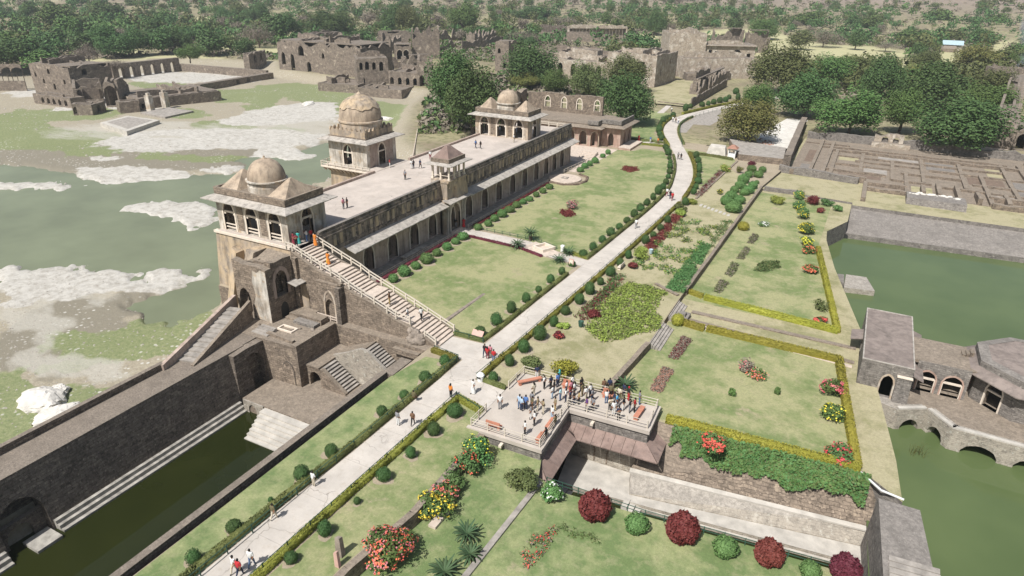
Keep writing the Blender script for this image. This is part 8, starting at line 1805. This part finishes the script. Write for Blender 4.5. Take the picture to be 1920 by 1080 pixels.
# boulders and stones
BR = [rock_mesh('lake_boulder', MT['rock'], s, 4, .3, .55) for s in (21, 22, 23)]
for i, (px, sx, sy, sz, lb) in enumerate((([(-73.18, 31.13)][0], 3.0, 2.2, 2.0, 'largest pale boulder on the green shore outside the tank wall'), ([(-69.15, 30.36)][0], 2.6, 1.5, 1.3, 'flat pale boulder leaning on the largest one'), ([(-73.46, 32.97)][0], 1.6, 1.2, 1.1, 'broken pale boulder behind the largest one'), ([(-233.18, 152.83)][0], 4.0, 2.5, 1.0, 'small pale outcrop beside the lake ruin'), ([(-178.97, 186.45)][0], 4.2, 2.2, 1.6, 'pale rock outcrop on the lake bed below the ruined palace'), ([(-138.61, 178.14)][0], 3.4, 2.0, 1.6, 'pale rock outcrop on the grass behind the domed tower'))):
    o = link('lake_boulder', BR[i % 3]); o.location = (px[0], px[1], -2.6); o.scale = (sx, sy, sz); o.rotation_euler = (0, 0, i * 1.3); tag(o, lb, 'boulder', 'pale boulders on the lake bed')
def stones(name, label, n, box, mat, seed, smin, smax, cond):
    rg = np.random.default_rng(seed)
    x = rg.uniform(box[0], box[2], n * 5); y = rg.uniform(box[1], box[3], n * 5)
    k = cond(x, y); x, y = x[k][:n], y[k][:n]
    z = terrain_height(x, y)[0]
    u = np.array([[1, 0, 0], [-1, 0, 0], [0, 1, 0], [0, -1, 0], [0, 0, .7], [0, 0, -.5]], float); f = np.array([[0, 2, 4], [2, 1, 4], [1, 3, 4], [3, 0, 4]])
    s = (rg.uniform(smin, smax, len(x)) * rg.uniform(.5, 1.2, len(x)))[:, None, None]
    V = u[None] * s * rg.uniform(.6, 1.4, (len(x), 6, 3)) + np.stack([x, y, z], 1)[:, None, :]
    Fq = f[None] + (np.arange(len(x)) * 6)[:, None, None]
    o = link(name, np_mesh(name, V.reshape(-1, 3), Fq.reshape(-1, 3), mat)); tag(o, label, 'stones', kind='stuff')
stones('pebbles', 'pale stones strewn over the green shore outside the tank wall', 1700, (-110, 18, -64, 60), MT['stone_pale'], 4, .04, .17, lambda x, y: (in_poly(x, y, LAKE) > 2) & (fbm(x * .1, y * .1, 4) > .42))
stones('pebbles', 'pale stones scattered over the lake bed', 1500, (-300, 60, -80, 240), MT['stone_pale'], 5, .10, .4, lambda x, y: (in_poly(x, y, LAKE) > 4) & (fbm(x * .06, y * .06, 5) > .5))
stones('rubble', 'heap of broken bricks under the yellowing tree', 160, (-30, 188, -20, 200), MT['tile'], 6, .15, .55, lambda x, y: (in_poly(x, y, COURT) < 0) & (np.hypot(x + 26, (y - 194)) < 6))
# reeds in the tank
rd = thing('reeds', 'tuft of dry reeds in the green tank near the bastion', 'reeds', [(11.63, 69.31)][0] + (-4.25,))
rgr = random.Random(3)
def f(m):
    for i in range(26):
        a = rgr.uniform(0, 6.28); r = rgr.uniform(0, 1.0); x, y = rd.location.x + r * math.cos(a), rd.location.y + r * math.sin(a) * .6
        l = rgr.uniform(.5, 1.3); dx, dy = rgr.uniform(-.6, .9), rgr.uniform(-.4, .4)
        m.bar((x, y, -4.4), (x + dx * .5, y + dy * .5, -4.2 + l), .02, .012, 3); m.bar((x + dx * .5, y + dy * .5, -4.2 + l), (x + dx * 1.2, y + dy * 1.2, -4.3 + l), .012, .004, 3)
rr_ = part('stalks', rd, MT['l_hedge2'], f); rr_['kind'] = 'stuff'

# ================================================================ people
PAL = {}
def cloth(n):
    C = dict(white=(.62, .62, .60), cream=(.52, .46, .36), paleblue=(.34, .44, .55), blue=(.08, .16, .36), navy=(.022, .03, .062), black=(.016, .016, .018), grey=(.20, .20, .21), olive=(.12, .105, .055), khaki=(.25, .20, .12), jeans=(.10, .15, .25), cyan=(.36, .56, .60), turquoise=(.06, .36, .33), red=(.42, .03, .035), maroon=(.19, .03, .045), orange=(.60, .20, .035), yellow=(.56, .40, .06), pink=(.52, .22, .26), purple=(.11, .05, .17), tan=(.40, .30, .14), brown=(.15, .085, .05), brightblue=(.06, .30, .52))
    if n not in PAL: PAL[n] = M_flat('cloth_' + n, C[n], .9, .12, 9.0)
    return PAL[n]
M_SKIN = M_flat('skin', (.22, .115, .07), .6, .08, 8.0); M_HAIR = M_flat('black_hair', (.012, .010, .009), .5, .1, 8.0); M_SHOE = M_flat('shoe', (.03, .025, .022), .6, .1, 8.0)
def body_mesh(name, J, bones, seat=False):
    me = bpy.data.meshes.new(name + '_cage'); keys = list(J); ix = {k: i for i, k in enumerate(keys)}
    me.from_pydata([J[k][:3] for k in keys], [(ix[a], ix[b]) for a, b, _ in bones], [])
    o = bpy.data.objects.new(name, me); COL.objects.link(o)
    md = o.modifiers.new('skin', 'SKIN'); md.use_smooth_shade = True
    for k in keys:
        sv = me.skin_vertices[0].data[ix[k]]; r = J[k][3]; r *= 1.0 if k in ('head', 'crown', 'neck') or k[:3] in ('fin', 'thu', 'han') else 1.22; sv.radius = (r * (J[k][4] if len(J[k]) > 4 else 1), r); sv.use_root = (k == 'pelvis')
    sub = o.modifiers.new('sub', 'SUBSURF'); sub.levels = 1; sub.render_levels = 1
    dg = bpy.context.evaluated_depsgraph_get(); dg.update()
    out = bpy.data.meshes.new_from_object(o.evaluated_get(dg)); out.name = name
    bpy.data.objects.remove(o); bpy.data.meshes.remove(me)
    for _ in range(4): out.materials.append(M_SKIN)
    seg = [(np.array(J[a][:3]), np.array(J[b][:3]), mi) for a, b, mi in bones]
    mi = []
    for p in out.polygons:
        c = np.array(p.center); best = (9, 0)
        for a, b, m_ in seg:
            t = np.clip(np.dot(c - a, b - a) / max(np.dot(b - a, b - a), 1e-9), 0, 1); d = np.linalg.norm(c - a - t * (b - a))
            if d < best[0]: best = (d, m_)
        mi.append(best[1])
    out.polygons.foreach_set('material_index', mi); out.polygons.foreach_set('use_smooth', [True] * len(mi)); out.update()
    return out
def joints(pose):
    J = dict(pelvis=(0, 0, .95, .13, 1.15), spine=(0, .01, 1.14, .12, 1.2), chest=(0, .0, 1.33, .135, 1.3), neck=(0, 0, 1.47, .055), head=(0, -.02, 1.57, .088, .85), crown=(0, -.01, 1.665, .07))
    for s, n in ((-1, 'l'), (1, 'r')):
        J['sho' + n] = (s * .175, 0, 1.40, .065); J['elb' + n] = (s * .235, .03, 1.13, .048); J['wri' + n] = (s * .235, -.08, .92, .034); J['han' + n] = (s * .235, -.12, .86, .034)
        J['fin' + n] = (s * .232, -.14, .77, .014); J['thu' + n] = (s * .205, -.165, .83, .012)
        J['hip' + n] = (s * .09, 0, .87, .088); J['kne' + n] = (s * .10, -.01, .48, .062); J['ank' + n] = (s * .10, .02, .09, .042); J['toe' + n] = (s * .11, -.14, .035, .036)
    if pose == 'walk':
        J['knel'] = (-.09, -.16, .50, .062); J['ankl'] = (-.09, -.22, .10, .042); J['toel'] = (-.09, -.37, .05, .036)
        J['kner'] = (.09, .10, .49, .062); J['ankr'] = (.09, .33, .15, .042); J['toer'] = (.09, .24, .04, .036)
        J['wril'] = (-.23, .14, .95, .034); J['hanl'] = (-.23, .16, .88, .034); J['finl'] = (-.23, .16, .79, .014); J['thul'] = (-.2, .13, .83, .012)
        J['wrir'] = (.23, -.2, .97, .034); J['hanr'] = (.23, -.26, .92, .034); J['finr'] = (.23, -.3, .84, .014); J['thur'] = (.2, -.32, .9, .012)
    if pose == 'photo':
        for s, n in ((-1, 'l'), (1, 'r')):
            J['elb' + n] = (s * .26, -.16, 1.2, .048); J['wri' + n] = (s * .12, -.33, 1.42, .034); J['han' + n] = (s * .09, -.36, 1.49, .034); J['fin' + n] = (s * .06, -.38, 1.57, .014); J['thu' + n] = (s * .05, -.39, 1.47, .012)
    if pose == 'fold':
        for s, n in ((-1, 'l'), (1, 'r')):
            J['elb' + n] = (s * .27, -.04, 1.13, .05); J['wri' + n] = (s * .05, -.2, 1.16 + s * .03, .034); J['han' + n] = (-s * .05, -.2, 1.17 + s * .03, .034); J['fin' + n] = (-s * .13, -.17, 1.18 + s * .03, .014); J['thu' + n] = (-s * .05, -.22, 1.24 + s * .03, .012)
    if pose == 'sit':
        for k in list(J):
            if k[:3] in ('pel', 'spi', 'che', 'nec', 'hea', 'cro', 'sho', 'elb', 'wri', 'han', 'fin', 'thu', 'hip'): J[k] = (J[k][0], J[k][1], J[k][2] - .38) + J[k][3:]
        for s, n in ((-1, 'l'), (1, 'r')):
            J['kne' + n] = (s * .12, -.42, .50, .062); J['ank' + n] = (s * .12, -.40, .09, .042); J['toe' + n] = (s * .13, -.56, .035, .036)
            J['wri' + n] = (s * .2, -.26, .62, .034); J['han' + n] = (s * .16, -.33, .6, .034); J['fin' + n] = (s * .14, -.41, .58, .014); J['thu' + n] = (s * .11, -.36, .62, .012)
    return J
BONES = [('pelvis', 'spine', 0), ('spine', 'chest', 0), ('chest', 'neck', 0), ('neck', 'head', 2), ('head', 'crown', 2)]
for n in 'lr':
    BONES += [('chest', 'sho' + n, 0), ('sho' + n, 'elb' + n, 0), ('elb' + n, 'wri' + n, 2), ('wri' + n, 'han' + n, 2), ('han' + n, 'fin' + n, 2), ('han' + n, 'thu' + n, 2), ('pelvis', 'hip' + n, 1), ('hip' + n, 'kne' + n, 1), ('kne' + n, 'ank' + n, 1), ('ank' + n, 'toe' + n, 3)]
BODY = {p: body_mesh('person', joints(p), BONES) for p in ('stand', 'walk', 'photo', 'fold', 'sit')}
def hair_mesh(long):
    m = MB(); prof = [(.0005, .125), (.055, .115), (.088, .07), (.098, .01), (.085, -.05)]
    m.lathe((0, .012, 0), prof[::-1], 12, sx=.92)
    if long: m.hexa([(-.075, .04, -.28), (.075, .04, -.28), (.075, .10, -.28), (-.075, .10, -.28)], [(-.09, .02, .0), (.09, .02, .0), (.09, .105, .0), (-.09, .105, .0)])
    me = bpy.data.meshes.new('hair'); me.from_pydata(m.v, [], m.f); me.materials.append(M_HAIR); me.polygons.foreach_set('use_smooth', [True] * len(me.polygons)); return me
HAIR = [hair_mesh(False), hair_mesh(True)]
def robe_mesh():
    m = MB(); m.lathe((0, 0, 0), [(.27, .06), (.25, .35), (.20, .7), (.165, .95), (.15, 1.12), (.17, 1.3), (.15, 1.42), (.07, 1.47)], 14, sx=1.1, sy=.8)
    me = bpy.data.meshes.new('robe'); me.from_pydata(m.v, [], m.f); me.materials.append(M_SKIN); me.polygons.foreach_set('use_smooth', [True] * len(me.polygons)); return me
ROBE = robe_mesh()
USED = {}
CW = dict(paleblue='pale blue', brightblue='bright blue')
def person(x, y, z, top, bot, pose, place, face=None, robe=False, long=False, hair=None, group=None):
    b = BODY[pose]; sh = CW.get(top, top); lo = CW.get(bot, bot)
    act = {'stand': 'standing', 'walk': 'walking', 'photo': 'taking a photo', 'fold': 'with folded arms', 'sit': 'seated'}[pose]
    lab = f'person in {sh} robe {place}' if robe else f'person in {sh} top and {lo} trousers {place}'
    if len(lab.split()) > 13: lab = lab.replace(' on the viewing deck', ' on deck')
    if len(lab.split()) > 16: lab = lab.replace(f' top and {lo} trousers', '')
    o = link('person', b)
    o.location = (x, y, z); s = random.uniform(.95, 1.05); o.scale = (s, s, s)
    o.rotation_euler = (0, 0, random.uniform(0, 6.28) if face is None else face + random.uniform(-.3, .3))
    for i, mt in enumerate((cloth(top), cloth(bot), M_SKIN, M_SHOE)):
        o.material_slots[i].link = 'OBJECT'; o.material_slots[i].material = mt
    h = link('hair', HAIR[1 if long else 0], o); hz = 1.60 - (.38 if pose == 'sit' else 0); h.location = (0, -.005, hz)
    if hair: h.material_slots[0].link = 'OBJECT'; h.material_slots[0].material = cloth(hair)
    if robe:
        r = link('robe', ROBE, o); r.material_slots[0].link = 'OBJECT'; r.material_slots[0].material = cloth(top)
    USED.setdefault(lab, []).append(o)
    tag(o, lab, 'person', group or 'visitors')
    return o
CROWD = [(-26.03, 57.19, 'navy', 'white', 'stand', 'leaning at the corner rail'), (-24.51, 55.83, 'white', 'black', 'fold', 'near the plain corner bench'), (-23.91, 56.16, 'navy', 'black', 'stand', 'near the rear rail before the yellow bush'), (-23.58, 57.61, 'turquoise', 'white', 'stand', 'against the rear rail'), (-23.39, 56.79, 'blue', 'navy', 'stand', 'beside the rear bench'), (-21.89, 57.34, 'white', 'black', 'fold', 'against the rear rail past the bench'), (-23.00, 54.56, 'white', 'paleblue', 'stand', 'at the inner edge of the group'), (-23.27, 55.57, 'black', 'navy', 'stand', 'behind the rear of the group'), (-22.11, 54.61, 'cyan', 'jeans', 'fold', 'at the inner corner of the deck'), (-21.50, 54.62, 'white', 'navy', 'fold', 'at the inner corner of the deck'), (-22.07, 56.10, 'white', 'jeans', 'stand', 'inside the main group'), (-21.67, 56.32, 'pink', 'red', 'stand', 'inside the main group'), (-21.18, 56.15, 'white', 'grey', 'stand', 'inside the main group'), (-21.02, 54.63, 'navy', 'black', 'fold', 'by the inner rail'), (-20.63, 54.67, 'black', 'navy', 'stand', 'by the inner rail'), (-20.18, 54.91, 'tan', 'black', 'stand', 'by the inner rail'), (-20.90, 57.35, 'black', 'black', 'stand', 'at the back of the main group'), (-20.39, 56.42, 'olive', 'khaki', 'fold', 'inside the main group'), (-19.78, 55.94, 'white', 'cream', 'stand', 'in the middle of the wing'), (-19.02, 54.13, 'purple', 'navy', 'stand', 'at the front rail of the wing'), (-19.62, 56.74, 'white', 'navy', 'fold', 'in front of the scalloped bench'), (-18.51, 54.60, 'grey', 'black', 'stand', 'at the front rail of the wing'), (-19.12, 55.99, 'grey', 'navy', 'stand', 'in the middle of the wing'), (-18.70, 58.29, 'brown', 'black', 'stand', 'beside the scalloped bench'), (-17.73, 56.42, 'white', 'jeans', 'photo', 'in the middle of the wing'), (-18.18, 58.57, 'navy', 'black', 'stand', 'at the rear rail of the wing'), (-17.67, 57.55, 'olive', 'black', 'stand', 'near the rear rail of the wing'), (-16.92, 55.27, 'cream', 'black', 'photo', 'on the far half of the wing'), (-16.88, 56.47, 'navy', 'grey', 'stand', 'on the far half of the wing'), (-16.54, 56.31, 'brightblue', 'navy', 'stand', 'on the far half of the wing'), (-16.36, 54.81, 'white', 'white', 'stand', 'at the front rail of the far half'), (-15.66, 54.30, 'navy', 'black', 'fold', 'at the front rail of the far half'), (-16.73, 57.55, 'cream', 'olive', 'stand', 'on the far half of the wing'), (-16.51, 58.44, 'navy', 'navy', 'stand', 'at the rear rail of the far half'), (-15.89, 58.01, 'black', 'red', 'stand', 'at the rear rail of the far half'), (-15.77, 56.09, 'black', 'white', 'stand', 'on the far half of the wing'), (-15.09, 56.03, 'black', 'grey', 'photo', 'near the long end bench'), (-14.69, 56.37, 'red', 'black', 'stand', 'near the long end bench'), (-14.67, 57.92, 'grey', 'jeans', 'stand', 'behind the long end bench'), (-24.90, 54.01, 'cream', 'cream', 'stand', 'alone in the middle of the deck'), (-25.16, 51.25, 'paleblue', 'jeans', 'stand', 'in the small group near the path'), (-24.83, 51.05, 'paleblue', 'navy', 'stand', 'in the small group near the path'), (-24.56, 51.46, 'blue', 'navy', 'stand', 'in the small group near the path'), (-24.32, 52.40, 'grey', 'navy', 'stand', 'in the small group near the path'), (-23.98, 51.76, 'olive', 'brown', 'stand', 'in the small group near the path'), (-23.40, 51.83, 'khaki', 'cream', 'stand', 'beside the small group'), (-22.69, 51.64, 'khaki', 'cream', 'photo', 'beside the small group'), (-23.42, 50.25, 'grey', 'white', 'stand', 'in front of the small group'), (-22.64, 49.47, 'white', 'black', 'stand', 'in front of the small group'), (-21.87, 52.76, 'khaki', 'tan', 'stand', 'at the side rail'), (-21.48, 51.13, 'white', 'paleblue', 'stand', 'at the side rail'), (-22.78, 47.69, 'white', 'black', 'stand', 'near the front rail'), (-26.90, 50.31, 'white', 'grey', 'stand', 'at the deck entrance')]
for i, (x, y, tp_, bt, ps, pl_) in enumerate(CROWD):
    f_ = math.atan2(x + 17.5, -(y - 56.0)) if x > -24 else None
    person(x, y, .06, tp_, bt, ps, pl_ + ' on the viewing deck' if 'deck' not in pl_ else pl_, f_, long=(i % 9 == 3), hair='turquoise' if i == 3 else ('red' if i == 34 else None), group='visitors on the viewing deck')
person(-20.75, 48.0, .10, 'black', 'brown', 'sit', 'on the side bench nearest the front corner of the deck', 4.7, long=True, group='visitors on the viewing deck')
person(-20.8, 50.3, .10, 'olive', 'khaki', 'sit', 'on the middle side bench of the deck', 4.7, group='visitors on the viewing deck')
WALK = [(-35.52, 32.66, 'white', 'cream', 'fold', 'beside the tank-side hedge of the path'), (-35.61, 28.18, 'olive', 'cream', 'walk', 'on the path near the tank hedge'), (-33.49, 23.89, 'white', 'jeans', 'walk', 'at the near end of the path'), (-34.10, 22.84, 'white', 'cream', 'walk', 'behind the red-shirted walker at the near end'), (-33.56, 22.84, 'red', 'navy', 'walk', 'at the near end of the path')] + [(-32.37, 49.66, 'orange', 'black', 'stand', 'at the hedge corner by the deck link'), (-35.26, 47.16, 'olive', 'brown', 'sit', 'on the tank-side hedge edge'), (-34.34, 43.13, 'grey', 'white', 'stand', 'on the path opposite the brown-jacketed walker'), (-33.09, 43.86, 'brown', 'black', 'walk', 'on the path below the deck link'), (-30.76, 51.49, 'white', 'white', 'walk', 'on the link towards the deck'), (-33.39, 58.60, 'black', 'navy', 'walk', 'on the path by the stair apron'), (-32.90, 58.35, 'red', 'maroon', 'stand', 'on the path by the stair apron'), (-31.89, 58.01, 'red', 'jeans', 'stand', 'against the flower-bed fence'), (-32.76, 58.73, 'pink', 'cream', 'stand', 'between the two red-topped visitors')] + [(-31.90, 109.97, 'white', 'grey', 'walk', 'alone on the straight part of the path')] + [(-32.45, 131.69, 'white', 'maroon', 'walk', 'in the trio at the start of the bend'), (-31.44, 130.42, 'black', 'navy', 'walk', 'in the trio at the start of the bend'), (-30.70, 129.30, 'red', 'maroon', 'walk', 'in the trio at the start of the bend'), (-38.60, 163.58, 'grey', 'black', 'walk', 'in the dark pair inside the bend'), (-37.77, 163.12, 'black', 'black', 'walk', 'in the dark pair inside the bend'), (-52.41, 209.41, 'white', 'grey', 'walk', 'in the far trio past the annex'), (-51.21, 208.40, 'brown', 'black', 'walk', 'in the far trio past the annex'), (-50.22, 207.73, 'white', 'jeans', 'walk', 'in the far trio past the annex'), (-53.25, 178.11, 'red', 'red', 'walk', 'on the annex side path'), (-49.88, 177.80, 'blue', 'white', 'walk', 'on the annex side path'), (-47.72, 177.45, 'orange', 'brown', 'walk', 'on the annex side path'), (-57.35, 226.09, 'white', 'navy', 'stand', 'where the platform path leaves the main path')]
for i, (x, y, tp_, bt, ps, pl_) in enumerate(WALK):
    person(x, y, .03 if ps != 'sit' else .2, tp_, bt, ps, pl_, random.choice((.1, 3.2)), robe=(tp_ == bt == 'red' or pl_.endswith('the deck')), long=(i in (5, 11)), group='visitors on the paths')
TERR = [(-66.66, 74.37, 'pink', 'grey', 'stand', 'beside a companion in black near the stair end of the terrace'), (-66.51, 75.04, 'black', 'black', 'stand', 'beside the pink-shirted one near the stair end of the terrace'), (-75.35, 97.43, 'red', 'white', 'stand', 'at the door of the domed tower'), (-71.40, 98.63, 'white', 'white', 'stand', 'in the trio on the terrace before the kiosk'), (-71.21, 99.00, 'black', 'navy', 'stand', 'in the trio on the terrace before the kiosk'), (-70.15, 99.63, 'navy', 'black', 'walk', 'in the trio on the terrace before the kiosk'), (-68.14, 92.14, 'grey', 'black', 'stand', 'alone in the middle of the terrace'), (-72.33, 106.14, 'white', 'maroon', 'stand', 'behind the kiosk roof'), (-69.57, 118.63, 'blue', 'navy', 'walk', 'in the pair before the far pavilion'), (-68.49, 118.73, 'black', 'black', 'walk', 'in the pair before the far pavilion'), (-65.33, 127.48, 'white', 'cream', 'stand', 'in the doorway of the far pavilion')]
for x, y, tp_, bt, ps, pl_ in TERR: person(x, y, 8.0, tp_, bt, ps, pl_, group='visitors on the terrace')
for x, y, tp_, bt, ps, pl_, rb in ((-62.2, 60.3, 'turquoise', 'white', 'stand', 'at the head of the grand stair', True), (-62.6, 59.8, 'maroon', 'maroon', 'stand', 'at the head of the grand stair', True), (-61.7, 59.4, 'maroon', 'black', 'fold', 'at the head of the grand stair', False), (-61.7, 61.3, 'white', 'blue', 'photo', 'at the head of the grand stair', False), (-61.5, 61.9, 'red', 'navy', 'stand', 'at the head of the grand stair', False), (-60.3, 61.3, 'orange', 'orange', 'stand', 'on the top steps of the grand stair', True), (-57.2, 60.0, 'orange', 'yellow', 'walk', 'on the upper flight of the grand stair', True), (-47.3, 59.4, 'brown', 'tan', 'stand', 'on the lower half of the grand stair', False), (-44.3, 58.9, 'white', 'grey', 'walk', 'close to the broken wall on the grand stair', False), (-43.0, 59.9, 'white', 'black', 'walk', 'on the lowest flight of the grand stair', False), (-58.2, 94.9, 'red', 'maroon', 'stand', 'at the gate porch threshold', True), (-59.3, 94.2, 'black', 'grey', 'stand', 'inside the gate porch', False)):
    person(x, y, (stair_z(x) if y < 62.5 else .25), tp_, bt, ps, pl_, None, rb, rb, group='visitors on the stair and at the gate')
for lab, v in USED.items():
    if len(v) > 1:
        v.sort(key=lambda o: o.location.x)
        for i, o in enumerate(v):
            o['label'] = lab + f', {ORD[i]} from palace'
            if len(o['label'].split()) > 16: o['label'] = o['label'].replace(' top and ', ' and ').replace(' trousers', '')

# ================================================================ air
hz = MB(); hz.box(-2600, -400, -12, 2600, 5200, 260)
hm_ = bpy.data.materials.new('haze'); hm_.use_nodes = True
nt = hm_.node_tree; nt.nodes.clear()
ho = nt.nodes.new('ShaderNodeOutputMaterial'); hv = nt.nodes.new('ShaderNodeVolumePrincipled')
hv.inputs['Color'].default_value = (.82, .88, .97, 1); hv.inputs['Density'].default_value = .00016; hv.inputs['Anisotropy'].default_value = .2
nt.links.new(hv.outputs[0], ho.inputs['Volume'])
HZ = hz.build('haze', hm_); tag(HZ, 'thin pale haze over the plain and hills', 'haze', kind='stuff')

# bluish smoke of a field fire beyond the eastern grove
sm = MB(); sq = (60.14, 416.79, 0.00)
sm.lathe((0, 0, 0), [(.5, 0), (3, 4), (6, 12), (10, 24), (12, 36), (7, 46), (.5, 50)], 16)
sm.v = [(sq[0] + x + z * .25, sq[1] + y, z + .2) for x, y, z in sm.v]
smm = bpy.data.materials.new('smoke'); smm.use_nodes = True
t_ = smm.node_tree; t_.nodes.clear(); so = t_.nodes.new('ShaderNodeOutputMaterial'); sv_ = t_.nodes.new('ShaderNodeVolumePrincipled')
sv_.inputs['Color'].default_value = (.75, .82, .95, 1); sn = t_.nodes.new('ShaderNodeTexNoise'); sn.inputs['Scale'].default_value = .12; sn.inputs['Detail'].default_value = 4
sg = t_.nodes.new('ShaderNodeNewGeometry'); sr = t_.nodes.new('ShaderNodeMapRange'); sr.inputs[1].default_value = .45; sr.inputs[2].default_value = .75; sr.inputs[3].default_value = 0; sr.inputs[4].default_value = .10
t_.links.new(sg.outputs['Position'], sn.inputs['Vector']); t_.links.new(sn.outputs['Fac'], sr.inputs[0]); t_.links.new(sr.outputs[0], sv_.inputs['Density']); t_.links.new(sv_.outputs[0], so.inputs['Volume'])
tag(sm.build('smoke', smm), 'thin bluish smoke drifting up beyond the eastern grove', 'smoke', kind='stuff')
